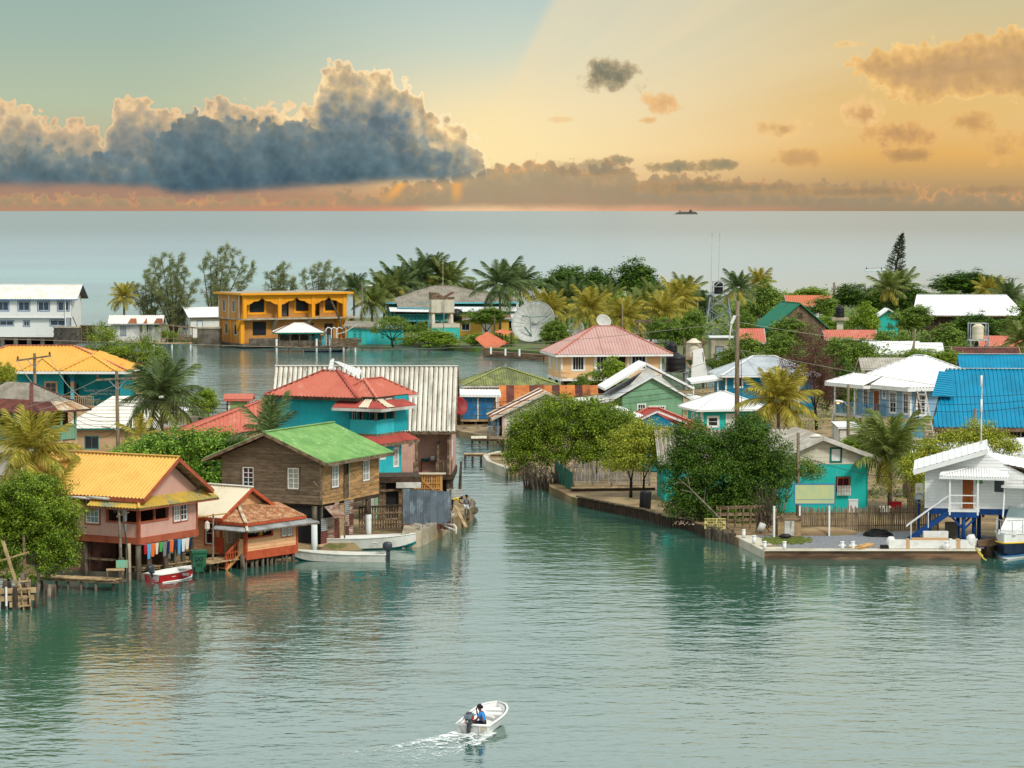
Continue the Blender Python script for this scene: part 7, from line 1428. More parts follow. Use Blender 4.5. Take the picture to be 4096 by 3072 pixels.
# ================================================================ docks, fences, small things
def left_shore():
 a,b=gp(-12,573.5,.62),gp(122,579.5,.62)
 w=thing('plank_walkway','narrow plank walkway on thin piles below the pink house','walkway',(a.x,a.y,0)); d=b-a
 planks(w,(0,0),(d.x,d.y),1.15,.64,'deck_wood',.27); n=V(-d.y,d.x,0).normalized()
 for s in (-.45,.45): MB().beam(n*s+V(0,0,.52),V(d.x,d.y,0)+n*s+V(0,0,.52),.09,.14).build('stringer','old_wood',w)
 for i in range(9):
  p=d*(i+.5)/9; stilt(w,p.x+rnd.uniform(-.2,.2),p.y-.35,-1,.5,.08)
 dk=thing('boat_dock','low board dock between the red boat and the green bin','dock',gp(136,578,0)); a=gp(136,578); b=gp(196,569.5,0); d=b-a; planks(dk,(0,.2),(d.x,d.y+.2),1.0,.6,'deck_wood',.3)
 MB().beam((0,-.35,.5),(d.x,d.y-.35,.5),.1,.2).build('stringer','deck_wood',dk)
 for i in range(5): p=d*(i+.3)/5; stilt(dk,p.x,p.y-.2,-1,.55,.1)
 dk=thing('bin_dock','rickety plank dock under the green wheelie bin','dock',gp(197,573,0)); a=gp(197,573); b=gp(243,566,0); d=b-a; planks(dk,(0,.2),(d.x,d.y+.2),1.9,.6,'deck_wood',.26,jit=.1)
 MB().beam((-.2,-.75,.5),(d.x,d.y-.75,.5),.1,.14).build('stringer','old_wood',dk)
 for i in range(7): p=d*(i+.2)/7; stilt(dk,p.x,p.y-.6,-1,.55,.07)
 b=thing('wheelie_bin','green wheelie bin with black scrawl on the plank dock','bin',gp(198.5,571.2,.6),R(18))
 m=MB(); v=[(-.3,-.33,0),(.3,-.33,0),(.3,.33,0),(-.3,.33,0),(-.42,-.42,1.1),(.42,-.42,1.1),(.42,.42,1.1),(-.42,.42,1.1)]; m.add(v,[(0,3,2,1),(4,5,6,7),(0,1,5,4),(1,2,6,5),(2,3,7,6),(3,0,4,7)]); m.build('body','bin_green',b)
 m=MB(); m.box((-.47,-.48,1.08),(.47,.47,1.14)); m.box((-.45,-.46,1.14),(.45,.4,1.2)); m.build('lid','bin_green',b); MB().tube([(-.3,.5,1.12),(.3,.5,1.12)],.03,6).build('handle','bin_green',b)
 for x in (-.3,.3): MB().tube([(x-.05 if x<0 else x,.38-.75,.16),(x if x<0 else x+.06,.38-.75,.16)],.15,12).build('wheel','rubber',b,True)
 text('scrawl','DO',.34,'rubber',b,(-.28,-.425,.62),(R(84),0,0),sx=.9,bold=.008); text('scrawl','NY',.3,'rubber',b,(-.2,-.39,.3),(R(84),0,0),sx=.9,bold=.008)
 rb=thing('red_motor_boat','red and white motor boat moored by the pink house','boat',gp(173,579.3,0),R(58)); hull(rb,3.7,1.4,.48,'boat_red','boat_white','roof_offwhite',bowup=.2,thick=.08); outboard(rb,(-1.85,.0,.55),.85,tilt=R(-28)); box('fore_deck',(.9,-.45,.5),(1.45,.45,.56),'boat_white',rb); MB().tube([(-1.7,-.6,.02),(0,-.69,.02),(1.1,-.45,.06),(1.65,-.05,.12)],.05,5).build('bottom_stripe','boat_white',rb); text('boat_name','Wely',.3,'white_paint',rb,(.0,-.69,.2),(R(82),0,R(3)))
 for px,py in ((152,575),(162,574),(171,572.6)):
  o=MB().tube([(0,0,-1),(-.05,0,1.0)],.09,8).build('mooring_post','bin_green',None,True); o.location=gp(px,py,0)+V(0,1.0,0); tag(o,{152:'leftmost green mooring post behind the red boat',162:'middle green mooring post behind the red boat',171:'rightmost green mooring post behind the red boat'}[px],'post','green mooring posts')
 c=thing('plank_chair','rough green plank chair on the walkway end','chair',gp(114.5,578.5,.65),R(10)); box('seat',(-.45,-.25,.45),(.55,.3,.52),'deck_wood',c); box('backrest',(.1,.25,.55),(.75,.32,.98),'mint_wood',c);
 for x in (-.4,.45):
  for y in (-.2,.25): MB().beam((x,y,0),(x,y,.48),.08).build('leg','old_wood',c)
 s=thing('stick_frame','frame of two crooked poles with a crosspiece at the walkway end','pole frame',gp(121.5,584,0)); MB().tube([(0,0,-1),(-.05,0,2.2),(-.12,.05,4.0)],[.1,.09,.06],7).build('pole','bark_pale',s); MB().tube([(.35,.3,-.2),(.3,.3,2.0),(.0,.3,4.2)],.05,6).build('pole','bark',s); MB().beam((-.25,0,3.8),(.45,.1,4.05),.1,.06).build('crosspiece','old_wood',s); MB().tube([(0,-.1,-1),(0,-.1,1.5)],.16,8).build('pile','pile_wood',s)
 s=thing('forked_stick','pale crooked branch tied to a pile on the walkway','pole',gp(64.5,581,0)); MB().tube([(0,0,-1),(0,0,1.6)],.13,8).build('pile','pile_wood',s); MB().tube([(.1,0,1.3),(.2,0,2.4),(.5,.0,3.2),(.6,0,3.9)],[.06,.05,.04,.03],6).tube([(.5,0,3.2),(.75,0,3.5)],.03,5).build('branch','bark_pale',s)
 s=thing('plank_bracket','post with loose crosspiece and hanging bag beside the cottage','pole',gp(212,571,0)); MB().tube([(0,.4,-.5),(.05,.4,3.3)],.06,6).build('pole','bark_pale',s); MB().beam((-.9,.35,3.1),(1.0,.35,3.35),.1,.07).build('crosspiece','fresh_wood',s); m=MB().lathe([(.02,-.6),(.16,-.45),(.14,-.1),(.03,0)],8,(-.3,.3,2.9)); m.build('bag','cloth_cream',s)
 r=thing('ruined_pier','ruined wooden pier of leaning posts, boards and a ladder at lower left','pier',gp(14,609,0))
 for x,y,z1,lx,rr in ((-.6,0,1.5,.1,.15),(.1,-.2,1.2,.0,.16),(.5,.1,1.9,-.05,.15),(.75,-.1,1.6,.05,.13),(-.3,.5,1.4,0,.12),(.95,.5,1.3,.2,.13),(-1.0,.4,1.0,0,.14),(1.3,1.2,1.2,.15,.12)): MB().tube([(x,y,-1),(x+lx,y,z1*.6),(x+lx*1.5,y,z1)],[rr,rr*.95,rr*.8],8).build('post','pile_wood',r,True)
 MB().beam((.6,0,-.2),(-.55,.0,3.6),.16,.12).build('leaning_post','deck_wood',r); MB().beam((.5,.9,0),(.4,.9,3.8),.12).build('leaning_post','old_wood',r); MB().beam((-1.6,.4,2.25),(.7,.6,2.95),.2,.06).build('cross_board','deck_wood',r)
 for z,x0,x1 in ((.55,-1.2,1.1),(.95,-1.2,1.2),(.25,-.2,.9)): MB().beam((x0,-.2,z),(x1,-.15,z+.08),.1,.28).build('board','deck_wood',r)
 for x in (.5,.9): MB().beam((x+.1,-.35,-.2),(x-.15,-.3,1.7),.06).build('ladder_rail','deck_wood',r)
 for z in (.2,.65,1.1,1.5): MB().beam((.35,-.38,z),(.95,-.38,z+.05),.07).build('ladder_rung','deck_wood',r)
 MB().tube([(-.35,-.3,.2),(-.35,-.3,1.2)],.06,7).build('white_pipe','white_paint',r)
 for x,lb,mt in ((49.5,'stained stump pile standing in the water by the ruined pier','bark_pale'),(53.3,'plain grey stump pile standing in the water by the ruined pier','pile_wood')):
  o=MB().tube([(0,0,-1),(.02,0,.75)],[.15,.14],8).build('stump_pile',mt,None,True); o.location=gp(x,598,0); tag(o,lb,'pile')
 M_=Matrix.Rotation(R(60),4,'Z'); M_.translation=atD(137,168.6)
 seq=['red','sky','orange','cream','green','grey','navy','orange','navy','sky','white','cream','navy']
 nm={'red':'shirt','sky':'shirt','orange':'shirt','cream':'towel','green':'shirt','grey':'shirt','navy':'trousers','white':'sheet'}
 pos=['first','second','third','fourth','fifth','sixth','seventh','eighth','ninth','tenth','eleventh','twelfth','thirteenth']
 for i,c in enumerate(seq):
  w=.3+.06*(i%3); l=.55+.3*((i*7)%4)/3; m=MB(); k=6; vs=[]
  for r_ in range(4):
   for j in range(k+1): vs.append((w*(j/k-.5)*(1-.12*r_),.03*math.sin(j*2.2+i)+.01*r_,-l*r_/3))
  m.add(vs,[(r_*(k+1)+j,r_*(k+1)+j+1,(r_+1)*(k+1)+j+1,(r_+1)*(k+1)+j) for r_ in range(3) for j in range(k)])
  o=m.build(nm[c],'cloth_'+c); sol=o.modifiers.new('s','SOLIDIFY'); sol.thickness=.012
  o.matrix_world=M_@Matrix.Translation((.55+.36*i,-.06,2.0)); tag(o,f'{c} {nm[c]}, {pos[i]} along the clothesline under the pink house','laundry')
 o=wire((M_@V(.2,-.06,2.02)),(M_@V(5.5,-.06,2.02)),.03,'clothesline strung under the pink house',.012,'wire_pale',None,'clothesline')
 o['category']='clothesline'
 for i,(x,y,z,c,l,lb) in enumerate(((-.02,.95,4.05,'white',1.35,'long white towel hanging from the pink porch'),(.25,1.6,4.2,'cream',.6,'cream shirt in the pink porch opening'),(.25,1.9,4.25,'grey',.5,'grey vest in the pink porch opening'),(.9,.25,4.25,'sky',.3,'pale blue cloth under the pink porch roof'))):
  m=MB(); k=6; vs=[]; w=.28
  for r_ in range(4):
   for j in range(k+1): vs.append((.03*math.sin(j*2+i),w*(j/k-.5)*(1-.1*r_),-l*r_/3))
  m.add(vs,[(r_*(k+1)+j,r_*(k+1)+j+1,(r_+1)*(k+1)+j+1,(r_+1)*(k+1)+j) for r_ in range(3) for j in range(k)]); o=m.build('hanging_cloth','cloth_'+c); so=o.modifiers.new('s','SOLIDIFY'); so.thickness=.012; o.matrix_world=M_@Matrix.Translation((x,y,z)); tag(o,lb,'laundry')
 M2=Matrix.Rotation(R(55),4,'Z'); M2.translation=atD(244.6,174)
 for i,(x,y,c,l,lb) in enumerate(((.75,.15,'black',.8,'black trousers hung in the cottage porch'),(1.05,.15,'sky',.5,'pale blue shirt hung in the cottage porch'),(1.35,.15,'navy',.7,'navy shirt hung in the cottage porch'),(1.6,.15,'yellow',.65,'yellow jersey hung in the cottage porch'),(1.9,.15,'white',.5,'white shirt hung in the cottage porch'))):
  m=MB(); k=6; vs=[]; w=.26
  for r_ in range(4):
   for j in range(k+1): vs.append((w*(j/k-.5)*(1-.1*r_),.03*math.sin(j*2+i),-l*r_/3))
  m.add(vs,[(r_*(k+1)+j,r_*(k+1)+j+1,(r_+1)*(k+1)+j+1,(r_+1)*(k+1)+j) for r_ in range(3) for j in range(k)]); o=m.build('hanging_cloth','cloth_'+c); so=o.modifiers.new('s','SOLIDIFY'); so.thickness=.012; o.matrix_world=M2@Matrix.Translation((x,y,2.5)); tag(o,lb,'laundry')
 b=thing('white_long_skiff','long old white skiff with grey outboard moored at the grey house','boat',gp(337,562.3,0)+V(0,.7,0),R(180-4)); hull(b,5.8,1.4,.45,'boat_old','boat_old','boat_old',bowup=.35,bottom='teal_dark'); outboard(b,(-3.0,0,.5),1.1)
 b=thing('white_teal_boat','white boat with teal rim and bottom nosing out from under the grey house','boat',gp(366,552.5,0)+V(0,2.2,0),R(5)); hull(b,6.0,1.8,.7,'boat_old','boat_white','boat_old',bowup=.35,bottom='teal_dark')
 f=thing('grey_yard_railing','weathered grey slat railing beside the grey house','fence',gp(358,541,0)+V(0,2.0,0),0); a=gp(358,541,.5); b_=gp(420,537.5,.5); d=b_-a
 for i in range(24):
  p=d*i/23; box('slat',(p.x-.05,p.y-.02,.45),(p.x+.05,p.y+.02,1.9),'old_wood',f)
 for z in (.75,1.1,1.5): MB().beam(V(0,0,z)-V(0,.05,0),d+V(0,0,z-.5+.5)-V(0,.05,0)-V(0,0,d.z),.05,.12).build('rail','old_wood',f)
 MB().beam((0,0,1.95),(d.x,d.y,1.95),.2,.1).build('top_rail','dark_wood',f)
 e=thing('concrete_embankment','stained concrete embankment with rubble on the canal corner','embankment',gp(402,548,0)); o=gp(402,548)
 P=[gp(402,548.5)-o,gp(421,546.5)-o,gp(453,530.5)-o,gp(451,524)-o,gp(405,536)-o]; m=MB(); m.slab([V(p.x,p.y,.95) for p in P],1.8); m.build('body','concrete',e)
 m=MB()
 for i in range(150):
  u,v_=rnd.random(),rnd.random(); p=(P[1].lerp(P[2],u)).lerp(P[4].lerp(P[3],u),v_*.9+.05); s=rnd.uniform(.05,.16); a=rnd.uniform(0,3); m.beam((p.x-s*math.cos(a),p.y-s*math.sin(a),1.0),(p.x+s*math.cos(a),p.y+s*math.sin(a),1.0),s*1.4,s*.9)
 o2=m.build('rubble','roof_asbestos',e); o2['kind']='stuff'
 box('step_plank',(-.6,.6,.3),(.7,1.2,.42),'deck_wood',e)
 z=thing('iron_sheet_fence','blue grey corrugated iron fence with rusty foot on the canal corner','fence',gp(403,529,.7)); a=gp(403,529,.7); b_=gp(450.5,527,.7); d=b_-a; n=7
 for i in range(n):
  p,q=d*i/n,d*(i+1)/n; m=MB(); top=2.55-.04*i; m.rib([(p.x,p.y,.2-.05*i),(q.x,q.y,.2-.05*i),(q.x,q.y,top),(p.x,p.y,top)],.14,.025); m.build('iron_sheet','zinc_blue',z); m=MB(); hh=.15+.12*max(0,i-3); m.rib([(p.x,p.y-.03,.15-.05*i),(q.x,q.y-.03,.15-.05*i),(q.x,q.y-.03,.2-.05*i+hh),(p.x,p.y-.03,.2-.05*i+hh*.6)],.14,.025); m.build('rust_edge','rust_dark',z)
 for i in range(4): p=d*i/3; MB().beam((p.x,p.y+.12,-.4),(p.x,p.y+.12,2.5),.12).build('post','old_wood',z)
 l=thing('orange_lattice_screen','orange timber lattice screen with laundry behind, above the iron fence','screen',gp(403,505,0)+V(0,0,0)); a=atD(403,203.5); b_=atD(441,203.5); l.location=(a.x,a.y,0); L=b_.x-a.x
 for i in range(17): box('upright_slat',(L*i/16-.05,-.03,1.6),(L*i/16+.05,.03,2.95),'fresh_wood',l)
 for zz in (1.65,2.0,2.35,2.9): MB().beam((0,-.05,zz),(L,-.05,zz),.05,.09).build('rail','fresh_wood',l)
 MB().beam((.9,-.08,2.9),(2.3,-.08,1.7),.05,.12).build('brace','fresh_wood',l); box('cap_board',(-.1,-.2,2.97),(L+.3,.3,3.05),'roof_cream',l); MB().beam((L,0,.4),(L,0,3.0),.16).beam((0,0,.4),(0,0,3.0),.16).build('post','fresh_wood',l)
 x=thing('plank_annex','weathered plank annex with dark doorway and flat slab roof behind the grey house','annex',atD(362,197.5),R(6)); L=3.4
 n=13
 for i in range(n):
  if 6<=i<=8: continue
  box('board',(L*i/n,-.02+rnd.uniform(0,.02),.5),(L*(i+1)/n-.02,.03,2.85),['old_wood','old_wood','white_dirty','mint_wood'][i%4],x)
 box('dark_room',(.1,.1,.5),(L-.05,2.5,2.85),'shade_black',x); box('roof_slab',(1.0,-.5,2.95),(L+.5,2.8,3.35),'dark_wood',x); box('slab_face',(2.2,-.53,2.6),(L+.45,-.45,2.98),'white_dirty',x); MB().beam((.6,-.2,2.4),(2.6,-.2,2.45),.1,.14).build('lintel','old_wood',x); wbox(x,'door',(0,0),X1,2.4,.5,2.75,2.5,.1,.16,'old_wood')
 wall(x,(L,0),(0,1),[(0,.5),(2.5,.5),(2.5,2.9),(0,2.9)],'old_wood')
 for px,lb,pts in (('a','long white pipe slanting down the embankment',[dp(403,509,202),dp(427,519,196),dp(454,530,188)]),('b','short white pipe bending over the quay edge',[dp(437,524,191),dp(454,525,189),dp(456,527,188.7),dp(456,534,188.5)])):
  o=MB().tube(pts,.07,8).build('drain_pipe','white_dirty',None,True); tag(o,lb,'pipe')
 r=thing('rubble_spit','ragged spit of rubble, earth and planks at the canal corner','spit',gp(463,522,0)); o=gp(463,522); P=[gp(453,531)-o,gp(462,528)-o,gp(473,519)-o,gp(472,511.5)-o,gp(466,508)-o,gp(449,508)-o,gp(449,526)-o]; m=MB(); m.slab([V(p.x,p.y,.87) for p in P],1.8); m.build('earth','soil',r)
 for i in range(26):
  k=rnd.random()*3; a=P[1+int(k)].lerp(P[2+int(k)],k-int(k)); s=rnd.uniform(.12,.3); bm_=ico(s,1,.3); ob=bm_.build('stone','rock',r); ob.location=(a.x+rnd.uniform(-.2,.1),a.y+rnd.uniform(-.1,.3),.5+rnd.uniform(-.2,.25))
 for i in range(6): k=i/5*2.99; a=P[1+int(k)].lerp(P[2+int(k)],k-int(k)); stilt(r,a.x,a.y-.05,-1,.75,.1)
 pp=[gp(455,520,.75)-o,gp(466,527,.75)-o]; MB().beam(V(pp[0].x,pp[0].y,1.7),V(pp[1].x,pp[1].y,.75),.2,.06).build('leaning_board','deck_wood',r); MB().tube([P[1]+V(0,0,.8),P[2]+V(-.1,.0,.85),P[3]+V(0,0,.8)],.12,7).build('edge_log','bark_pale',r)
 MB().tube([gp(459.5,509.5,0)-o+V(0,0,.5),gp(459.5,509.5,0)-o+V(.05,0,2.0),gp(460.5,509.5,0)-o+V(.05,0,3.4)],[.13,.11,.07],7).build('driftwood_post','bark',r); m=MB(); q=gp(455.5,512,0)-o
 for k in range(3): m.rib([(q.x+.5,q.y,.7+.3*k),(q.x+.5,q.y,1.0+.3*k),(q.x-.6,q.y,1.0+.3*k),(q.x-.6,q.y,.7+.3*k)],.1,.02)
 m.build('iron_scrap','steel_pale',r)
def ico(r,sub=1,j=.2):
 import bmesh
 bm=bmesh.new(); bmesh.ops.create_icosphere(bm,subdivisions=sub,radius=r)
 m=MB(); m.v=[tuple(v.co*(1+rnd.uniform(-j,j))) for v in bm.verts]; m.f=[tuple(v.index for v in f.verts) for f in bm.faces]; bm.free(); return m
left_shore()
def right_shore():
 j=thing('canal_jetty','plain plank jetty on posts at the canal end','jetty',gp(464,462.5,0)); a=gp(464,462.5); b=gp(508,462.5); d=b-a; planks(j,(0,0),(d.x,d.y),1.2,.75,'deck_wood',.4); MB().beam((0,-.5,.62),(d.x,d.y-.5,.62),.1,.16).build('stringer','old_wood',j)
 for x in (.1,.7,1.4,2.4): stilt(j,x,-.4,-1,.65,.1)
 q=thing('small_concrete_quay','small curved concrete quay beside the mangrove roots','quay',gp(486,466,0)); o=gp(486,466); P=[gp(485,464)-o,gp(489,470)-o,gp(507,477)-o,gp(528,474)-o,gp(528,462)-o,gp(500,460)-o]; m=MB(); m.slab([V(p.x,p.y,.55) for p in P],1.6); m.build('fill','soil',q)
 m=MB();
 for a,b in ((P[5],P[0]),(P[0],P[1]),(P[1],P[2])): m.beam(a+V(0,.1,.3),b+V(0,.1,.3),.35,.9)
 m.build('kerb','concrete_pale',q); m=MB(); m.beam(P[2]+V(0,0,.6),P[3]+V(0,0,.6),.3,.1); m.build('edge_plank','old_wood',q)
 for i in range(6): p=P[2].lerp(P[3],i/5); stilt(q,p.x,p.y-.1,-1,.6,.07)
 k=thing('canal_deck','bleached plank deck on posts by the blue shed','deck',gp(471,446,0)); a=gp(471,444); b=gp(504,444); d=b-a; planks(k,(0,0),(d.x*.55,d.y*.55),2.6,.8,'roof_cream',.35); planks(k,(d.x*.55,0),(d.x,d.y),2.2,.7,'old_wood',.35); MB().beam((0,-1.2,.65),(d.x,-1.2,.6),.12,.18).build('stringer','dark_wood',k)
 for x in (.1,.8,1.5,2.4,2.9): stilt(k,x,-1.0,-1,.75,.1)
 for px,py,h_,mt,lb in ((488.5,440,2.3,'old_wood','tall grey mooring post left of the white boat'),(491.5,434,2.2,'deck_wood','pale yellow post beside the white boat at the canal end'),(493.8,442,2.0,'old_wood','leaning grey post on the canal deck'),(497.6,442,2.6,'zinc_blue','blue grey steel post on the canal deck'),(500.5,438,2.3,'old_wood','slim grey post next to the whitewashed house')):
  o=MB().beam((0,0,-1),(.06,0,h_),.18).build('mooring_post',mt,None); o.location=gp(px,py,.0); tag(o,lb,'post')
 b=thing('covered_white_boat','small white boat laid up under a cover beside the whitewashed house','boat',gp(497,436,.4)+V(0,1.2,0),R(80)); hull(b,3.2,1.3,.9,'boat_white','boat_white','boat_white',bowup=.2); MB().tube([(-1.2,0,1.0),(0,0,1.35),(1.2,0,1.05)],[.4,.55,.3],10).build('cover','cloth_sky',b,True)
 r=thing('shore_rocks','heap of brown shore rocks below the blue shed','rocks',gp(470,430,0)); o=gp(470,430)
 for i in range(70):
  p=gp(rnd.uniform(455,489),rnd.uniform(426,435),0)-o; s=rnd.uniform(.2,.5); ob=ico(s,1,.25).build('stone','rock',r); ob.location=(p.x,p.y,rnd.uniform(0,.4)); ob.scale=(1.2,1,.7)
 d=thing('red_dish','dark red satellite dish on the end wall of the pale roofed house','satellite dish',atD(456.5,219,7.0)); d.location.z=6.6; dish(d,.68,(.6,-.75,.3),V(.15,0,0),'dish_red',0,depth=.15); MB().tube([(-.9,.3,0),(0,.15,0)],.05,6).build('bracket','steel',d); MB().tube([(.15,0,0),(.6,-.55,.2)],.025,5).build('feed_arm','steel',d)
 f=thing('green_net_fence','green netting fence on posts beside the mangrove','fence',gp(555,489,0)); o=gp(555,489); b=gp(573,497,0)-o; b=V(b.x,b.y,0)
 m=MB(); n=8
 for i in range(n): p,q=b*i/n,b*(i+1)/n; off=lambda t: V(.06*math.sin(t*5),-.05-.05*math.cos(t*7),0); zt=lambda t:2.15-.35*t; vs=[p+off(i/n)+V(0,0,.15),q+off((i+1)/n)+V(0,0,.15),q+off((i+1)/n)+V(0,0,zt((i+1)/n)),p+off(i/n)+V(0,0,zt(i/n))]; m.add(vs,[(0,1,2,3)])
 nt=m.build('netting','net_green',f); so=nt.modifiers.new('s','SOLIDIFY'); so.thickness=.02
 for i in range(5): p=b*i/4; MB().beam(p+V(0,.08,-.6),p+V(0,.08,2.35-.3*i/4),.1).build('post','old_wood',f)
 f=thing('grey_picket_fence','old grey picket fence with gaps behind the plank path','fence',gp(574,495,0)+V(0,1.0,0)); L=gp(650,495).x-gp(574,495).x; me=MB().add([(-.055,-.015,0),(.055,-.015,0),(.055,-.015,1.5),(0,-.015,1.62),(-.055,-.015,1.5),(-.055,.015,0),(.055,.015,0),(.055,.015,1.5),(0,.015,1.62),(-.055,.015,1.5)],[(0,1,2,3,4),(9,8,7,6,5),(0,5,6,1),(1,6,7,2),(2,7,8,3),(3,8,9,4),(4,9,5,0)]).mesh('picket'); me.materials.append(MT['picket_grey'])
 x=0
 while x<L:
  if rnd.random()<.86:
   o=bpy.data.objects.new('picket',me); COL.objects.link(o); o.parent=f; o.location=(x,0,.75); o.rotation_euler=(0,rnd.uniform(-.05,.05),0); o.scale=(1,1,rnd.uniform(.9,1.08))
  x+=.2
 for z in (1.0,1.95): MB().beam((0,.04,z),(L,.04,z),.05,.09).build('rail','old_wood',f)
 for i in range(5): MB().beam((L*i/4,.08,.2),(L*i/4,.08,2.4),.14).build('post','old_wood',f)
 w=thing('plank_path','bleached plank path along the picket fence','path',gp(571,498,0)); a=gp(571,498); b=gp(655,497); d=b-a; planks(w,(0,0),(d.x,d.y),.9,.75,'deck_wood',.5); MB().beam((0,-.4,.6),(d.x,d.y-.4,.6),.08,.25).build('stringer','dark_wood',w)
 bk=thing('timber_bulkhead','long bowed timber bulkhead holding the canal bank','bulkhead',gp(578,498,0)); o=gp(578,498); P=[V((gp(*p,.5)-o).x,(gp(*p,.5)-o).y,0) for p in ((578,498.5),(612,505.5),(648,512.5),(660,517),(690,522),(707,530))]
 for a,b in zip(P,P[1:]):
  L=(b-a).length; k=int(L/.34);
  for i in range(k):
   p=a.lerp(b,(i+.5)/k); oo=MB().box((-.15,-.06,-1),(.15,.06,.62+rnd.uniform(-.06,.06))).build('pile_board','dark_wood',bk); oo.location=(p.x,p.y-.12,0); oo.rotation_euler=(0,rnd.uniform(-.03,.03),math.atan2((b-a).y,(b-a).x))
 for a,b in zip(P[:4],P[1:4]): MB().beam(a+V(0,-.15,.68),b+V(0,-.15,.68),.3,.1).build('cap_plank','old_wood',bk)
 bk=thing('log_bulkhead','uneven row of upright logs behind the speed limit sign','bulkhead',gp(707,531,0)); o=gp(707,531); P=[V((gp(*p,.5)-o).x,(gp(*p,.5)-o).y,0) for p in ((707,530.5),(735,536))]
 for i in range(22): p=P[0].lerp(P[1],i/21); stilt(bk,p.x,p.y,-1,.6+rnd.uniform(-.1,.35),.12,'pile_wood')
 f=thing('broken_rail_fence','broken grey plank fence above the log bulkhead','fence',gp(716,529,.5));
 for z,dz in ((.5,.1),(.95,-.05),(1.35,.05)): MB().beam((0,0,z),(3.2,.6,z+dz),.05,.2).build('rail','old_wood',f)
 for i in range(6): MB().beam((.2+.5*i,.1*i,-.3),(.3+.5*i,.1*i,1.5-.1*(i%2)),.1,.14).build('post','old_wood',f)
 for i in range(10): MB().beam((2.8+.2*i,.5,-.2),(2.75+.22*i,.5,1.0+rnd.uniform(-.2,.1)),.12,.03).build('pale','old_wood',f)
 o=MB().lathe([(.02,0),(.38,0),(.4,.05),(.4,1.1),(.38,1.2),(.02,1.2)],16).build('black_drum','plastic_black',None,True); o.location=gp(645,508.5,.55); o.rotation_euler=(0,.05,0); tag(o,'black plastic drum on the bank under the trees','drum')
 m=MB()
 for i in range(120):
  p=gp(rnd.uniform(672,706),rnd.uniform(514,525),.55); s=rnd.uniform(.03,.09); m.beam(p,p+V(rnd.uniform(-s,s),rnd.uniform(-s,s),rnd.uniform(0,s)),s,s*.6)
 o=m.build('litter','zinc_rusty'); tag(o,'scattered litter and debris on the bank behind the bulkhead','litter',kind='stuff')
 s=thing('speed_limit_sign','yellow speed limit sign lettered in black on a rusty white post','sign',gp(715,538.5,0)); wbx=.66
 bd=box('board',(-.68,-.03,.62),(.68,.03,1.3),'sign_yellow',s)
 for i,t in enumerate(('VELOCIDAD  MAXINA','10KMS X  HORA','MULTA L500 X C/VES','MUNICIPALIDAD')): text('lettering',t,.17,'letter_dark',s,(0,-.036,1.14-.16*i),(R(90),0,0),.003,'CENTER',.82,.006)
 MB().tube([(.28,.1,-.6),(.22,.08,1.2)],[.11,.1],8).build('post','pile_white',s); MB().tube([(.33,-.1,-.5),(.24,-.1,.55)],[.1,.11],8).build('post_stub','rust_pale',s)
 s=thing('blank_billboard','blank pale green billboard with blue border on two white posts','billboard',gp(814.5,536.5,.5));
 bd=box('panel',(-1.28,-.04,2.05),(1.28,.04,3.32),'board_green',s)
 for a,b in (((-1.3,-.06,2.02),(1.3,.06,2.09)),((-1.3,-.06,3.28),(1.3,.06,3.35)),((-1.3,-.06,2.09),(-1.24,.06,3.28)),((1.24,-.06,2.09),(1.3,.06,3.28))): box('border',a,b,'board_blue',s)
 box('rule_line',(-1.15,-.05,2.32),(1.17,-.042,2.345),'board_blue',s)
 for x in (-.93,.93): MB().beam((x,.06,-.3),(x,.06,2.1),.1).build('post','white_paint',s)
 f=thing('brown_picket_fence','long weathered brown picket fence behind the gravel yard','fence',gp(800,532,.5)); a=gp(800,532,.5); b=gp(938,530,.5); d=b-a
 me=MB().add([(-.045,-.012,0),(.045,-.012,0),(.045,-.012,1.5),(0,-.012,1.62),(-.045,-.012,1.5),(-.045,.012,0),(.045,.012,0),(.045,.012,1.5),(0,.012,1.62),(-.045,.012,1.5)],[(0,1,2,3,4),(9,8,7,6,5),(0,5,6,1),(1,6,7,2),(2,7,8,3),(3,8,9,4),(4,9,5,0)]).mesh('picket'); me.materials.append(MT['picket'])
 k=66
 for i in range(k):
  o=bpy.data.objects.new('picket',me); COL.objects.link(o); o.parent=f; p=d*i/k; o.location=(p.x,p.y,0); o.rotation_euler=(0,rnd.uniform(-.03,.03),0); o.scale=(1,1,rnd.uniform(.92,1.06))
 for z in (.35,1.15): MB().beam(V(0,.04,z),V(d.x,d.y+.04,z),.04,.09).build('rail','old_wood',f)
 for i in range(7): p=d*i/6; MB().beam((p.x,p.y+.08,-.3),(p.x,p.y+.08,1.5),.11).build('post','old_wood',f)
 c=thing('plywood_bin','plywood rubbish box with white door left of the billboard','box',gp(778,536.5,.6)); box('body',(0,0,0),(1.45,.9,1.15),'plain_door',c); box('front_panel',(.4,-.04,.05),(1.0,-.005,1.1),'white_dirty',c); box('edge_board',(0,-.06,1.0),(1.45,0,1.3),'old_wood',c); box('side_board',(-.2,.2,0),(-.05,.4,1.7),'old_wood',c)
 o=MB().lathe([(.02,0),(.25,.02),(.3,.12),(.18,.24),(.02,.26)],10).build('rubbish_bag','plastic_black',None,True); o.location=gp(785,537.8,.62); o.scale=(1.4,1,1); tag(o,'black rubbish bag lying before the plywood box','bag')
 o=MB().tube([(0,0,0),(0,0,1.95)],.07,8).build('white_post','white_paint',None); o.location=gp(774,537.2,.6); tag(o,'plain white pipe post left of the plywood box','post')
 o=MB().tube([(0,0,0),(.2,.1,.5)],.22,12).build('white_bucket','white_dirty',None,True); o.location=gp(760,531.5,.65); tag(o,'tilted white bucket at the foot of the dark tree','bucket')
 q=thing('concrete_quay','L shaped concrete quay with wet brown face in front of the gravel yard','quay',gp(765,556.5,0)); o=gp(765,556.5)
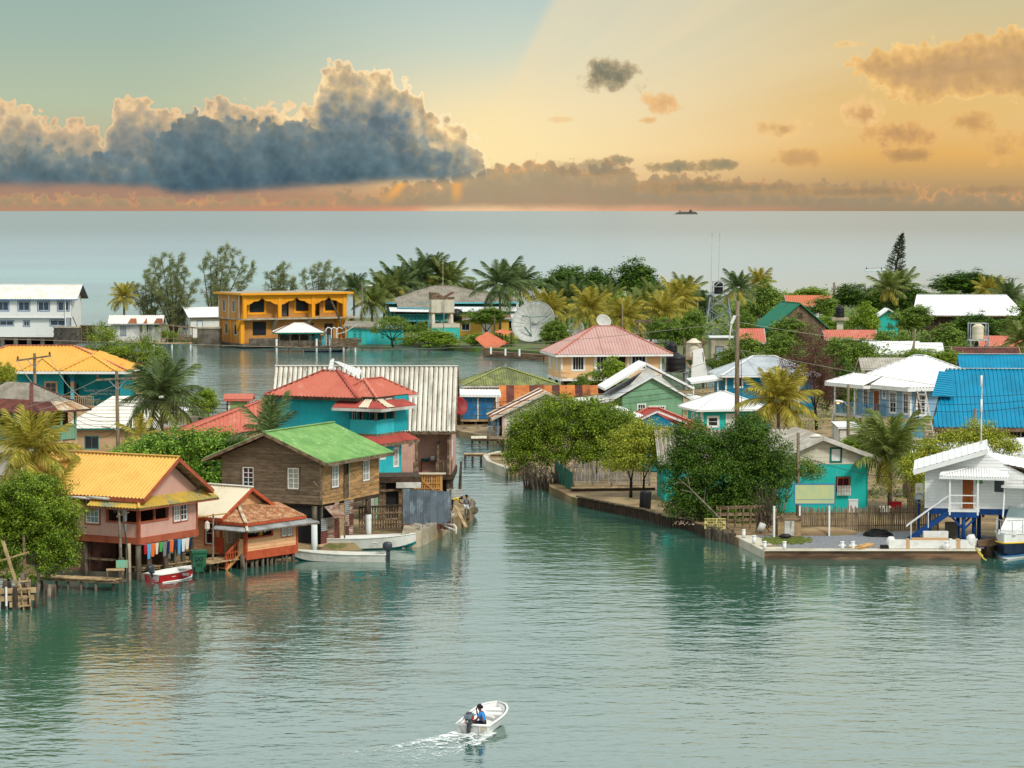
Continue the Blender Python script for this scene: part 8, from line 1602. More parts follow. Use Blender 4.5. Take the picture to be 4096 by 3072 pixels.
 pl=lambda pts,z: [V((gp(*p,z)-o).x,(gp(*p,z)-o).y,z) for p in pts]
 m=MB(); m.slab(pl([(733,535),(764.5,550.8),(787,547.5),(757,535)],.5),1.6); m.build('side_arm','concrete_pale',q); m=MB(); m.slab(pl([(764.5,551),(981,551),(981,548.2),(778,548.2)],.49),1.6); m.build('front_arm','concrete_wet',q); m=MB(); m.slab(pl([(764.5,550.8),(981,550.8),(981,548.3),(778,548.3)],.52),.02); m.build('top_slab','concrete_pale',q)
 m=MB(); m.slab([gp(*p,.53) for p in ((756,535.5),(786,548.2),(984,548.2),(990,536),(930,531),(830,533))],.02); g_=m.build('gravel','gravel_m'); tag(g_,'grey gravel yard behind the quay','gravel',kind='stuff')
 m=MB()
 for i in range(5000):
  for _ in range(20):
   x,y=rnd.uniform(761,812),rnd.uniform(536,546)
   if ((x-786)/26)**2+((y-540.5)/4.2)**2<1+.25*math.sin(x*.7): break
  p=gp(x,y,.53); h_=rnd.uniform(.03,.1); a=rnd.uniform(0,6.3); w_=.03; m.add([p+V(w_*math.cos(a),w_*math.sin(a),0),p-V(w_*math.cos(a),w_*math.sin(a),0),p+V(rnd.uniform(-.06,.06),rnd.uniform(-.06,.06),h_)],[(0,1,2)])
 o2=m.build('grass','grass_m'); tag(o2,'patch of short grass on the gravel yard','grass',kind='stuff')
 lb=['at the far corner of the quay side arm','second along the quay side arm','third along the quay side arm','at the front corner of the quay','left of the stacked boards on the quay front','right beside the stacked boards on the quay front','in front of the wrapped beams on the quay','at the right end of the quay front']
 for i,(px,py,x_) in enumerate(((743.7,537.3,0),(754,543.4,0),(764.6,549.5,0),(784.5,549.6,0),(842.3,549.6,1),(852.8,549.5,1),(946.5,549.7,1),(975.5,547.0,0))):
  t=thing('quay_bollard','white bollard '+lb[i],'bollard',gp(px,py,.52),0,'white bollards along the quay'); MB().tube([(0,0,0),(0,0,.42)],.11,10).build('shaft','white_paint',t,True); MB().tube([(0,0,.42),(0,0,.5)],.13,10).build('cap','white_paint',t,True)
  if x_: MB().beam((-.22,0,.26),(.22,0,.26),.07).build('horn','white_paint',t)
 for i in range(5):
  o=MB().box((-1.0,-.12,0),(1.0,.12,.05)).build('plank','lumber',None); o.location=gp(858+4*(i%3)+5*(i//3),546.2+.6*(i%3),.54)+V(0,0,.055*(i//3)+.004*i); o.rotation_euler=(0,0,R(52+3*i)); tag(o,['leftmost fresh board of the pile on the gravel','second fresh board of the pile on the gravel','third fresh board of the pile on the gravel','upper left fresh board of the pile on the gravel','upper right fresh board of the pile on the gravel'][i],'plank','fresh boards on the gravel')
 w=thing('wrapped_beams','long bundle of white beams in plastic wrap and cardboard on the quay','bundle',gp(889,548.6,.55)); box('lower_beam',(0,0,0),(5.2,.5,.5),'wrap',w); box('upper_beam',(1.4,.1,.5),(3.6,.45,.62),'cardboard',w); box('top_pack',(2.2,.8,.3),(3.7,1.2,.95),'wrap',w)
 for x,mt in ((1.05,'cardboard'),(4.1,'cardboard'),(3.65,'wrap')): box('strap',(x,-.03,-.02),(x+.2,.53,.56),mt,w)
 m=ico(.35,2,.12); ob=m.build('wrap_end','wrap',w,True); ob.location=(.15,.25,.35); ob.scale=(.8,.8,1.1); m=ico(.38,2,.15); ob=m.build('wrap_end','wrap',w,True); ob.location=(5.0,.25,.42); ob.scale=(.8,.8,1.2); box('black_base',(-.5,.1,-.02),(.2,.4,.2),'rubber',w)
 c=thing('cable_coil','big loose coil of black cable on the gravel','cable coil',gp(878,535.5,.54))
 for k in range(9): r_=.95-.06*k+rnd.uniform(-.05,.05); MB().tube([(r_*math.cos(t)*1.0+rnd.uniform(-.05,.05),r_*math.sin(t)*1.0,.05+.035*k+.03*math.sin(3*t+k)) for t in [i*2*math.pi/18 for i in range(19)]],.045,5,False).build('cable_turn','rubber',c)
 d=thing('dirt_mound','low brown mound of earth before the picket fence','mound',gp(820,534,.5)); m=ico(1.0,3,.04).build('mound_body','soil',d,True); m.scale=(2.4,1.3,.45)
 j=thing('plank_gangway','brown plank gangway between the quay and the cabin cruiser','gangway',gp(979,547,.6)); MB().beam((0,.6,.15),(2.4,.8,.4),.4,.35).build('beam','concrete_wet',j); MB().tube([(.6,-.4,-1.8),(.6,-.4,.1)],.22,10).build('pile','dark_wood',j)
 o=MB().tube([gp(975,548,1.2),gp(978,552,.9),gp(984,559,.5),gp(986,560,.5)],.04,6).tube([gp(976,548,1.2),gp(983,556,.7)],.03,6).build('mooring_rope','rope_yellow',None); tag(o,'slack yellow mooring rope at the right end of the quay','rope')
 b=thing('cabin_cruiser','white and navy cabin cruiser moored at the right edge','boat',gp(1004,560,0)+V(4.2*math.cos(R(68)),4.2*math.sin(R(68)),0),R(248)); hb=hull(b,8.4,2.9,1.25,'boat_white','boat_white','boat_white',bowup=.6,draft=.5,seats=False,thick=.12)
 hull(b,8.44,2.96,.8,'boat_navy','boat_navy','yellow_paint',bowup=.35,draft=.5,seats=False,name='lower_hull',rimw=.08); hull(b,8.48,3.0,.14,'boat_white','boat_white','boat_blue',bowup=.12,draft=.5,seats=False,name='boot_stripe')
 m=MB(); m.slab([(-1.5,-1.2,1.3),(3.6,-.5,1.75),(3.6,.5,1.75),(-1.5,1.2,1.3)],.3); m.build('fore_deck','boat_white',b)
 m=MB(); v=[(-2.2,-1.05,1.3),(2.0,-.75,1.55),(2.0,.75,1.55),(-2.2,1.05,1.3),(-2.2,-.95,2.3),(1.2,-.6,2.2),(1.2,.6,2.2),(-2.2,.95,2.3)]; m.add(v,[(0,3,2,1),(4,5,6,7),(0,1,5,4),(1,2,6,5),(2,3,7,6),(3,0,4,7)]); m.build('cabin','boat_white',b)
 m=MB(); v=[(-.6,-1.0,2.25),(.7,-.7,2.2),(.7,.7,2.2),(-.6,1.0,2.25),(-.9,-.85,2.85),(.1,-.6,2.8),(.1,.6,2.8),(-.9,.85,2.85)]; m.add(v,[(0,1,5,4),(1,2,6,5),(2,3,7,6),(3,0,4,7)]); m.build('windscreen','glass_pale',b)
 box('hard_top',(-2.4,-1.05,4.0),(.5,1.05,4.15),'boat_white',b)
 for x,y in ((-2.2,-.95),(-2.2,.95),(.2,-.9),(.2,.9)): MB().tube([(x+.4,y,2.2),(x,y,4.0)],.05,6).build('top_post','boat_white',b)
 m=MB()
 for sgn in (-1,1): m.tube([(1.0,sgn*1.15,2.2),(2.8,sgn*.8,2.3),(4.0,sgn*.15,2.35)],.03,6)
 for x,y in ((1.0,1.15),(2.0,.97),(2.8,.8),(3.6,.35)): m.tube([(x,y,1.5),(x,y,2.25)],.025,5); m.tube([(x,-y,1.5),(x,-y,2.25)],.025,5)
 m.build('bow_rail','steel_pale',b)
 for x in (-.2,.6,1.4): MB().beam((x,1.33-.06*x,1.0),(x+.35,1.3-.06*x,1.03),.05,.1).build('port_light','glass',b)
 for px,py,mt,nm,lb,sc in ((853,512,'cloth_white','washing_machine','old white appliance under the coconut palm',(.6,.5,.8)),(895,510,'cloth_red','red_crate','red crate behind the picket fence by the palm',(.8,.5,.5)),(885,513,'roof_offwhite','storage_tub','pale storage tub behind the picket fence',(.7,.5,.4))):
  t=thing(nm,lb,nm.split('_')[1],gp(px,py,.62)); box('body',(-sc[0]/2,-sc[1]/2,0),(sc[0]/2,sc[1]/2,sc[2]),mt,t); box('rim',(-sc[0]/2-.03,-sc[1]/2-.03,sc[2]),(sc[0]/2+.03,sc[1]/2+.03,sc[2]+.06),mt,t)
 f=thing('back_picket_fence','grey paling fence left of the office meter cabinet','fence',gp(907,509,.6));
 for i in range(15): box('pale',(.13*i,.03*i,0),(.13*i+.1,.03*i+.03,1.6+rnd.uniform(-.2,.1)),'picket',f)
 MB().beam((0,.05,1.2),(2.0,.5,1.2),.05,.08).build('rail','old_wood',f)
right_shore()
# ================================================================ vegetation
NR=np.random.default_rng(11)
def quads_mesh(name,verts,mt,nv=4):
 """verts: (n,nv,3) array of separate faces"""
 n=len(verts); me=bpy.data.meshes.new(name); me.vertices.add(n*nv); me.vertices.foreach_set('co',np.ascontiguousarray(verts,dtype=np.float32).reshape(-1))
 me.loops.add(n*nv); me.loops.foreach_set('vertex_index',np.arange(n*nv,dtype=np.int32)); me.polygons.add(n)
 me.polygons.foreach_set('loop_start',np.arange(0,n*nv,nv,dtype=np.int32)); me.update(calc_edges=True); me.materials.append(MT[mt]); return me
def unit(a): return a/np.maximum(np.linalg.norm(a,axis=-1,keepdims=True),1e-6)
def leaves_at(c,out,size,asp=.55,rng=NR,up=.5,jit=.9):
 """leaf faces at centres c facing roughly out"""
 n=len(c); nr=unit(out*.7+rng.normal(size=(n,3))*jit*.6+np.array([0,0,up])); t=unit(np.cross(nr,rng.normal(size=(n,3)))); b=np.cross(nr,t)
 s=size*(.65+.7*rng.random((n,1))); a=t*s*.5; w=b*s*.5*asp
 return np.stack([c-a,c-a*.1+w,c+a,c-a*.1-w],axis=1)
def crown(lobes,ncl,per,leaf,cr,seed=1,flat=.0,inner=.25,asp=.55):
 r=np.random.default_rng(seed); L=np.array(lobes,dtype=float); wgt=(L[:,3]*L[:,4]+L[:,4]*L[:,5]+L[:,3]*L[:,5]); wgt/=wgt.sum()
 k=r.choice(len(L),ncl,p=wgt); d=unit(r.normal(size=(ncl,3))+np.array([0,0,.25])); rad=.78+.27*r.random((ncl,1)); o_=r.random(ncl)<.14; rad[o_]*=1.08+.16*r.random((o_.sum(),1)); m=r.random(ncl)<inner; rad[m]*=.35+.5*r.random((m.sum(),1))
 lump=1+.13*np.sin(d[:,:1]*5.1+k[:,None]*2.3)+.11*np.sin(d[:,1:2]*6.7+k[:,None])+.1*np.sin(d[:,2:]*7.9+k[:,None]*3.1)
 c=L[k,:3]+d*L[k,3:]*rad*lump
 cc=np.repeat(c,per,0)+r.normal(size=(ncl*per,3))*cr*np.array([1,1,.75]); oo=np.repeat(d,per,0)*.6+unit(cc-np.repeat(c,per,0))*.7
 return leaves_at(cc,oo,leaf,asp,r)
def auto_lobes(w,d,h,n,seed):
 r=random.Random(seed); out=[]
 for i in range(n):
  a=r.uniform(0,6.28); q=math.sqrt(r.random())*.62; x=math.cos(a)*q*w/2; y=math.sin(a)*q*d/2; k=math.sqrt(max(.05,1-(q/.8)**2)); z=h*(.32+.36*r.random()*k); s=r.uniform(.26,.42)
  out.append((x,y,z,s*w*.62,s*d*.62,min(s*h*.9,h-z) if h-z>.2*h else .25*h))
 return out
_far={}
def far_crown(v,mt):
 if (v,mt) not in _far:
  lb=auto_lobes(1,1,1,7+v%3,40+v); _far[(v,mt)]=quads_mesh('crown',crown(lb,420,40,.04,.042,90+v),mt)
 return _far[(v,mt)]
def limbs(parent,base,tops,r0,mt='bark',name='trunk',seed=3,fork=.35):
 """trunk that forks into limbs reaching the given tips"""
 r=random.Random(seed); base=Vector(base); cen=Vector((0,0,0))
 for t in tops: cen+=Vector(t)/len(tops)
 f=base.lerp(cen,fork)+V(r.uniform(-.1,.1),r.uniform(-.1,.1),0); m=MB(); m.tube([base,base.lerp(f,.5)+V(r.uniform(-.08,.08),0,0),f],[r0,r0*.85,r0*.75],9)
 for t in tops:
  t=Vector(t); mid=f.lerp(t,.5)+V(r.uniform(-.25,.25),r.uniform(-.25,.25),r.uniform(-.05,.25)); m.tube([f,mid,t],[r0*.55,r0*.35,r0*.12],6)
  for q in range(2): s=mid.lerp(t,r.random()*.7); e=s+V(r.uniform(-.7,.7),r.uniform(-.7,.7),r.uniform(.2,.8))*(t-f).length*.3; m.tube([s,e],[r0*.2,r0*.06],5)
 return m.build(name,mt,parent,True)
def far_tree(px,D,x0,x1,yt,yb,mt,label,v=None,name='broadleaf_tree',deep=1.0,trunkm='bark'):
 """tree whose crown spans bearings x0..x1 and heights yt..yb at distance D"""
 s=FL/D; w=(x1-x0)/s; zt=(row(D)-yt)/s; zb=max(.6,(row(D)-yb)/s); v=(rnd.randrange(4) if v is None else v%4)
 cx=((x0+x1)/2-512)/s; t=thing(name,label,'tree',(cx,D,0)); o=bpy.data.objects.new('crown',far_crown(v,mt)); COL.objects.link(o); o.parent=t; o.scale=(w*1.12,w*.95*deep,(zt-zb)*1.12); o.location=(0,0,zb); o.rotation_euler=(0,0,0)
 limbs(t,(0,0,.3),[(-w*.25,0,zb+(zt-zb)*.55),(w*.25,.1,zb+(zt-zb)*.5),(0,-.2,zb+(zt-zb)*.7)],max(.12,w*.028),trunkm); return t
def near_tree(px,D,label,lobes,mt,ncl,per,leaf,cr,seed,trunks,z0=.4,name='broadleaf_tree',cat='tree',inner=.25):
 t=thing(name,label,cat,atD(px,D)); me=quads_mesh('crown',crown(lobes,int(ncl*1.15),int(per*1.7),leaf*.66,cr*.92,seed,inner=inner),mt); link('crown',me,None,t)
 for i,(b,tops,r0,bm_) in enumerate(trunks): limbs(t,b,tops,r0,bm_,'trunk',seed+i)
 return t
_fr={}
def frond_mesh(mt,k):
 if (mt,k) in _fr: return _fr[(mt,k)]
 r=np.random.default_rng(60+k); droop=[.16,.30,.45,.62,.85][k]; L=1.0; n=44; t=np.linspace(.1,1,n)
 px=L*(t-.12*droop*t**3); pz=.10*t-droop*.62*t**2.2; py=.03*np.sin(t*3+k)
 P=np.stack([px,py,pz],1); tan=unit(np.gradient(P,axis=0)); side=np.array([0,1,0.]); faces=[]
 ln=.30*np.sin(np.pi*np.clip(t*.86+.1,0,1))**.7+.03
 for sgn in (-1,1):
  d=unit(tan*(.55+.5*t[:,None])+side*sgn*(1.0-.3*t[:,None])+np.array([0,0,-.25])+r.normal(size=(n,3))*.10); m=P+d*ln[:,None]*.5+np.array([0,0,-.012]); e=P+d*ln[:,None]+np.array([0,0,-1.0])*ln[:,None]*(.22+.2*droop)
  w=tan*.015
  faces.append(np.stack([P-w,P+w,m+w*.9,m-w*.9],1)); faces.append(np.stack([m-w*.9,m+w*.9,e+w*.15,e-w*.15],1))
 up=np.array([0,0,.006]); wd=np.array([0,.011,0]); faces.append(np.stack([P[:-1]-wd+up,P[:-1]+wd+up,P[1:]+wd*.85+up,P[1:]-wd*.85+up],1)); q=np.stack([P[:-1]+np.array([0,0,.012]),P[:-1]-np.array([0,0,.012]),P[1:]-np.array([0,0,.01]),P[1:]+np.array([0,0,.01])],1); faces.append(q)
 _fr[(mt,k)]=quads_mesh('frond',np.concatenate(faces),mt); return _fr[(mt,k)]
def palm(px,D,yc,label,L=3.4,mt='frond_green',n=20,seed=0,z0=.5,lean=0.0,wind=.0,old=None,nuts=False,name='coconut_palm',upright=0.0,r=.15):
 s=FL/D; zc=max(1.0,(row(D)-yc)/s); rr=random.Random(seed*13+px); t=thing(name,label,'palm',(((px-512)/s)-lean,D,0));
 MB().tube([(0,0,z0-.4),(lean*.25,0,z0+(zc-z0)*.4),(lean*.7,0,z0+(zc-z0)*.8),(lean,0,zc)],[r*1.25,r,r*.85,r*.8],9).build('trunk','bark_pale',t,True)
 for i in range(n):
  q=i/n; az=i*2.399+rr.uniform(-.25,.25); el=R(78)*(1-q)**1.1-R(28)*q+upright*.5; k=min(4,int(q*5+rr.uniform(-.4,.6))) if upright<.3 else min(2,int(q*3))
  m_=mt if not (old and q>.8) else old
  o=bpy.data.objects.new('frond',frond_mesh(m_,max(0,k))); COL.objects.link(o); o.parent=t; o.location=(lean,0,zc+.05); sc=L*rr.uniform(.82,1.08)*(1 if q>.15 else .8)
  o.scale=(sc,sc,sc); o.rotation_euler=(rr.uniform(-.25,.25),-el*1.0,az)
  if wind: o.rotation_euler=(rr.uniform(-.25,.25),-el,math.atan2(math.sin(az),math.cos(az)+wind))
 if nuts:
  for i in range(7): a=i*.9; o=MB().lathe([(.01,-.13),(.1,-.08),(.12,0),(.09,.09),(.01,.13)],8).build('coconut','coconut',t,True); o.location=(lean+.26*math.cos(a),.26*math.sin(a),zc-.2-.08*(i%2))
 return t
def casuarina(px,D,x0,x1,yt,yb,label,seed,lean=.35,stems=6,lv=6500):
 s=FL/D; w=(x1-x0)/s; zt=(row(D)-yt)/s; t=thing('casuarina_tree',label,'tree',((px-512)/s,D,0)); r=random.Random(seed); nr=np.random.default_rng(seed); m=MB(); C_=[]; Dr=[]
 xl,xr=(x0-px)/s,(x1-px)/s
 for i in range(stems):
  q=(i+.5)/stems; tx=xl+(xr-xl)*q; ht=zt*(.72+.28*math.sin(math.pi*min(1,max(0,q*.9+.12)))+r.uniform(-.08,.05)) if stems>1 else zt; b=V(0,0,.3); mid=V(tx*.45,r.uniform(-.6,.6),ht*.5); tip=V(tx,r.uniform(-1,1),ht)
  m.tube([b,b.lerp(mid,.5)+V(0,0,.4),mid,tip],[.22,.17,.11,.03],7)
  for j in range(26):
   a=.22+.78*j/25; p=(b.lerp(mid,a*2) if a<.5 else mid.lerp(tip,a*2-1)); bl=(2.7-1.8*a)*r.uniform(.5,1.2); dr=V(r.uniform(-1.0,1.0)+lean,r.uniform(-.8,.8),r.uniform(.1,.7)).normalized(); e=p+dr*bl; m.tube([p,e],[.035,.012],4)
   k=int(lv*1.7/stems/26); u=nr.random(k)**.7; C_.append(np.array(p)+np.outer(u,np.array(e-p))+nr.normal(size=(k,3))*.17); Dr.append(np.tile(np.array(dr),(k,1)))
 m.build('trunk','bark',t,True); C_=np.concatenate(C_); Dr=np.concatenate(Dr); n=len(C_); d=unit(Dr*.8+nr.normal(size=(n,3))*.45+np.array([lean*.6,0,-.1])); l=.34+.3*nr.random((n,1)); wv=unit(np.cross(d,nr.normal(size=(n,3))))*.03
 link('crown',quads_mesh('crown',np.stack([C_-wv,C_+wv,C_+d*l+wv*.4,C_+d*l-wv*.4],1),'leaf_casuarina'),None,t); return t
def vegetation():
 near_tree(28,163,'dense round mangrove bush at the lower left in front of the palm',[(-.3,0,4.0,2.4,2.0,2.3),(.6,-.3,4.9,1.9,1.7,1.5),(-1.7,.3,3.0,1.6,1.6,2.2),(1.3,-.2,3.4,1.5,1.4,1.6),(.3,-.5,2.2,2.0,1.5,1.3),(-1.9,.2,4.6,1.5,1.4,1.5),(1.9,-.2,2.3,.9,.9,1.0),(-.2,.2,5.3,1.5,1.4,1.1)],'leaf_mangrove',900,44,.18,.2,5,[((.2,0,.2),[(1.6,-.9,2.6),(2.1,-.8,2.0),(-.5,-.6,3.6),(.6,-.7,3.8)],.12,'bark_pale')],name='mangrove_bush',cat='bush')
 palm(30,172.5,452,'tall yellowing coconut palm leaning over the pink house roof',3.3,'frond_yellow',24,3,old='frond_yellow')
 palm(51,171,498,'low young palm with hanging fronds before the pink wall',3.0,'frond_yellow',9,8,upright=-.6)
 near_tree(188,199,'broad leafy sea grape tree beside the grey house',[(-2.9,0,4.7,1.8,1.4,1.0),(-.8,.0,5.2,1.8,1.5,1.1),(1.4,0,5.4,1.7,1.4,1.0),(3.0,0,5.2,1.4,1.2,.8),(-4.2,0,4.2,1.3,1.2,.9),(.6,0,4.2,1.9,1.4,1.0),(2.0,-.3,2.8,1.5,1.2,1.0),(.2,-.3,3.1,1.6,1.3,1.0),(3.0,-.4,1.6,1.1,1.0,.9),(-3.4,.3,3.1,1.3,1.2,.8),(2.9,-.2,3.2,1.0,.9,.9)],'leaf_grape',620,28,.28,.26,7,[((1.5,0,.3),[(-1.4,0,3.6),(1.0,0,3.9),(2.6,0,3.6),(.3,-.3,3.1)],.16,'bark')],name='sea_grape_tree')
 near_tree(124,206,'fine leaved olive green tree below the street lamp',[(0,0,4.0,1.2,1.1,.8),(-.7,0,3.3,.9,.9,.8),(.8,0,3.3,1.0,.9,.8)],'leaf_mid',170,34,.13,.2,9,[((0,0,.4),[(-.5,0,3.2),(.5,0,3.4)],.1,'bark')])
 near_tree(127,300,'two domed green trees on the lagoon edge beside the yellow hip roof',[(-2.4,0,7.6,1.9,1.8,1.8),(-1.6,0,6.2,2.2,1.8,1.8),(1.2,0,6.6,2.1,1.8,1.6),(2.6,0,5.4,1.9,1.6,1.7),(.4,0,4.9,2.4,1.8,1.8),(-2.6,0,5.0,2.0,1.6,1.6),(3.3,0,4.4,1.2,1.1,1.3),(-4.0,.2,6.4,1.1,1.0,.8),(.5,0,3.2,2.6,1.6,1.4),(2.4,0,3.2,1.8,1.4,1.3)],'leaf_mangrove',620,30,.24,.26,13,[((-1.5,0,.4),[(-2.2,0,5.4),(-.4,0,4.8)],.2,'bark'),((1.4,0,.4),[(1.4,0,5),(2.8,0,4)],.18,'bark')])
 far_tree(202,262,184,220,388,420,'leaf_lime','lime green bush on the lagoon shore right of the coconut palm',2,'lagoon_bush'); far_tree(4,262,-12,15,361,388,'leaf_yellow','yellowish tree top at the left edge before the yellow roof',3)
 palm(161,222,398,'coconut palm with wide arching fronds beside the power pole',3.7,'frond_dark',28,5,old='frond_green'); palm(268,197,434,'young dark palm sprouting behind the green roof',2.9,'frond_dark',11,6,upright=.5)
 palm(139,213,436,'young palm clump under the street lamp',1.9,'frond_yellow',8,4,upright=.4)
 near_tree(575,228,'large spreading mangrove tree on arching roots by the canal',[(-2.6,0,4.6,2.2,2.0,1.6),(-.6,0,5.2,2.3,2.0,1.6),(1.6,0,5.0,2.2,1.9,1.5),(3.6,.2,4.3,1.9,1.6,1.4),(-4.0,-.2,3.2,1.4,1.4,1.5),(-2.2,-.9,2.8,1.6,1.2,1.0),(.9,-.9,3.2,1.8,1.2,1.2),(3.0,-.7,3.0,1.7,1.2,1.2),(-3.0,-.4,3.9,1.6,1.3,1.2),(1.0,-.5,4.3,2.2,1.4,1.2),(-4.3,-.5,2.0,1.1,1.0,1.0),(-1.6,-1.2,2.0,1.2,.9,.8),(2.0,-1.0,2.2,1.5,1.0,.9),(.2,-1.2,2.5,1.3,.9,.9),(4.2,-.2,3.2,1.3,1.1,1.2)],'leaf_mangrove',1150,40,.21,.26,17,[((-1.0,-.6,.3),[(-1.0,-1.3,4.0),(.6,-1.2,4.6),(-2.6,-1,3.6)],.16,'bark_pale'),((1.4,0,.3),[(2,-.5,3.6),(3.4,0,3.6)],.14,'bark')],name='mangrove_tree')
 t=thing('mangrove_roots','tangle of arching mangrove roots at the water below the spreading mangrove','roots',atD(575,226)); m=MB(); r=random.Random(4)
 for i in range(70):
  x=r.uniform(-3.8,-.6); y=r.uniform(-2.6,-.2)+(-x-3)*.6; h=r.uniform(.8,1.9); dx=r.uniform(-.8,.8); m.tube([(x,y,-.6),(x+dx*.3,y+.2,h*.6),(x+dx,y+.5,h)],[.05,.05,.03],5)
 m.build('root_arches','bark',t)
 near_tree(645,213,'light yellow green tree with several thin trunks on the canal bank',[(-1.2,0,4.2,1.5,1.4,1.1),(.6,0,4.7,1.5,1.4,1.1),(1.6,0,3.6,1.2,1.2,1.1),(-1.8,-.3,3.0,1.2,1.1,.8),(.2,-.4,3.3,1.5,1.2,.9),(-.3,.2,5.2,1.0,1.0,.7)],'leaf_yellow',430,32,.2,.24,19,[((-1.0,-.4,.5),[(-1.6,0,3.4),(-.4,0,3.9)],.13,'bark_dark'),((-.2,-.5,.5),[(-.6,0,4.2),(.6,0,4.2)],.1,'bark_dark'),((2.0,-.8,.5),[(.6,-.3,3.0),(1.4,-.3,3.3)],.2,'bark_dark')])
 near_tree(731,197,'big dark green double crowned tree behind the speed limit sign',[(-2.6,0,5.8,1.5,1.5,1.3),(-1.6,-.3,4.6,1.9,1.7,1.6),(-3.2,-.2,3.6,1.4,1.4,1.8),(1.2,0,6.3,1.5,1.5,1.1),(1.9,-.2,5.0,1.7,1.6,1.5),(.4,-.2,5.2,1.6,1.5,1.3),(-.6,-.6,3.0,2.2,1.7,1.9),(1.8,-.5,3.0,1.8,1.5,1.7),(-2.4,-.5,2.0,1.7,1.3,1.3),(3.2,-.2,4.0,1.1,1.1,1.0),(.6,-.7,1.6,1.9,1.2,1.1),(-1.4,-1.3,1.3,1.5,.9,.9),(1.6,-1.2,1.4,1.5,.9,.9),(.2,-1.6,.9,1.4,.8,.6),(-3.4,-.8,1.4,1.1,.9,.9)],'leaf_dark',1400,40,.2,.25,23,[((-.4,0,.4),[(-1.8,0,4.4),(.8,0,5.0),(-.4,-.3,4.4)],.22,'bark_dark'),((1.6,0,.4),[(1.5,0,4),(2.6,0,3.8)],.15,'bark_dark')])
 near_tree(789,199,'small pale green shrubby tree before the aqua house',[(.8,0,3.9,1.1,1.0,.7),(-.2,-.2,3.4,1.1,1.0,.8),(1.6,0,3.5,.8,.7,.6),(-1.2,-.4,2.6,.8,.7,.6),(-1.6,-.4,3.6,.8,.7,.5)],'leaf_mid',190,24,.17,.2,29,[((-.6,-.3,.5),[(.6,-.2,3.6),(-.2,-.2,3.2),(1.4,0,3.3)],.08,'bark_pale'),((-.8,-.4,.5),[(-1.6,-.4,3.4),(-1,-.4,2.6)],.06,'bark_pale')],inner=.1)
 t=thing('bare_branch','dead pale branch leaning out over the log bulkhead','branch',gp(735,535,.2)); m=MB(); m.tube([(0,0,0),(-1.4,0,1.5),(-2.9,.1,3.0),(-3.6,.1,3.6)],[.07,.07,.05,.02],6)
 for p,q in (((-2.6,.1,2.7),(-3.5,.1,2.9)),((-2.9,.1,3.0),(-3.1,.1,4.2)),((-3.1,.1,3.6),(-3.4,.1,4.0)),((-3.3,.1,3.4),(-4.0,.1,3.3)),((-2.0,.1,2.1),(-1.9,.1,2.9))): m.tube([p,q],[.03,.012],5)
 m.build('limb','bark_pale',t)
 t=thing('bare_shrub','leafless tangle of grey branches left of the plywood box','shrub',gp(762,533,.5)); m=MB(); r=random.Random(8)
 for i in range(34):
  a=V(r.uniform(-.5,.6),r.uniform(-.3,.3),r.uniform(0,.8)); e=a+V(r.uniform(-1.0,1.2),r.uniform(-.5,.5),r.uniform(1.0,3.0)); m.tube([a,a.lerp(e,.5)+V(r.uniform(-.2,.2),0,0),e],[.035,.025,.01],5)
  for k in range(2): s=a.lerp(e,r.uniform(.4,.9)); m.tube([s,s+V(r.uniform(-.5,.5),r.uniform(-.2,.2),r.uniform(.1,.5))],[.015,.007],4)
 m.build('twigs','bark',t)
 palm(891.5,204,455,'coconut palm with nuts between the aqua house and the white office',3.7,'frond_green',30,9,old='frond_yellow',nuts=True); palm(779,236,402,'yellow green palm before the bright blue house',3.6,'frond_yellow',28,12)
 near_tree(918,199,'yellow green bush hugging the left side of the white office',[(0,0,3.6,.9,.9,1.0),(.3,0,2.4,.7,.7,1.1),(.9,.2,4.6,1.0,.8,.6),(-.3,0,4.2,.6,.6,.5)],'leaf_yellow',150,26,.18,.2,31,[((0,0,.5),[(0,0,3.2),(.5,0,4)],.08,'bark')],name='garden_bush',cat='bush')
 near_tree(970,199,'long yellow green bush behind the white office roof',[(-2.2,0,5.2,1.1,.9,.6),(-.8,0,5.6,1.2,.9,.8),(.8,.2,6.1,1.2,.9,.8),(2.0,.1,5.4,1.1,.9,.7),(3.0,.2,5.0,.7,.7,.5)],'leaf_yellow',210,26,.19,.22,33,[((-.5,0,.5),[(-1.8,0,4.8),(0,0,5.3)],.1,'bark'),((1,0,.5),[(1,0,5.6),(2,0,5)],.1,'bark')],name='garden_bush',cat='bush')
 far_tree(855,216,836,874,436,456,'leaf_lime','low lime green bush behind the aqua gable',1,'garden_bush'); far_tree(608,302,590,628,360,386,'leaf_lime','thin young tree before the peach house window',0,'young_tree'); far_tree(578,306,570,590,376,392,'leaf_mid','small bush under the peach house balcony',4,'garden_bush')
 t=near_tree(812,278,'dead brown leaved tree beside the blue hip house',[(0,0,8.4,1.5,1.3,2.0),(-1.3,0,6.2,1.9,1.5,1.5),(1.1,0,5.8,1.7,1.5,1.7),(-.5,0,4.6,2.1,1.6,1.5),(1.7,0,4.2,1.3,1.2,1.3),(.1,0,6.8,1.8,1.4,1.5)],'leaf_burnt',520,26,.16,.24,37,[((.5,0,.5),[(-.8,0,5),(.8,0,5),(0,0,7.5)],.16,'bark_dark')],name='dead_tree')
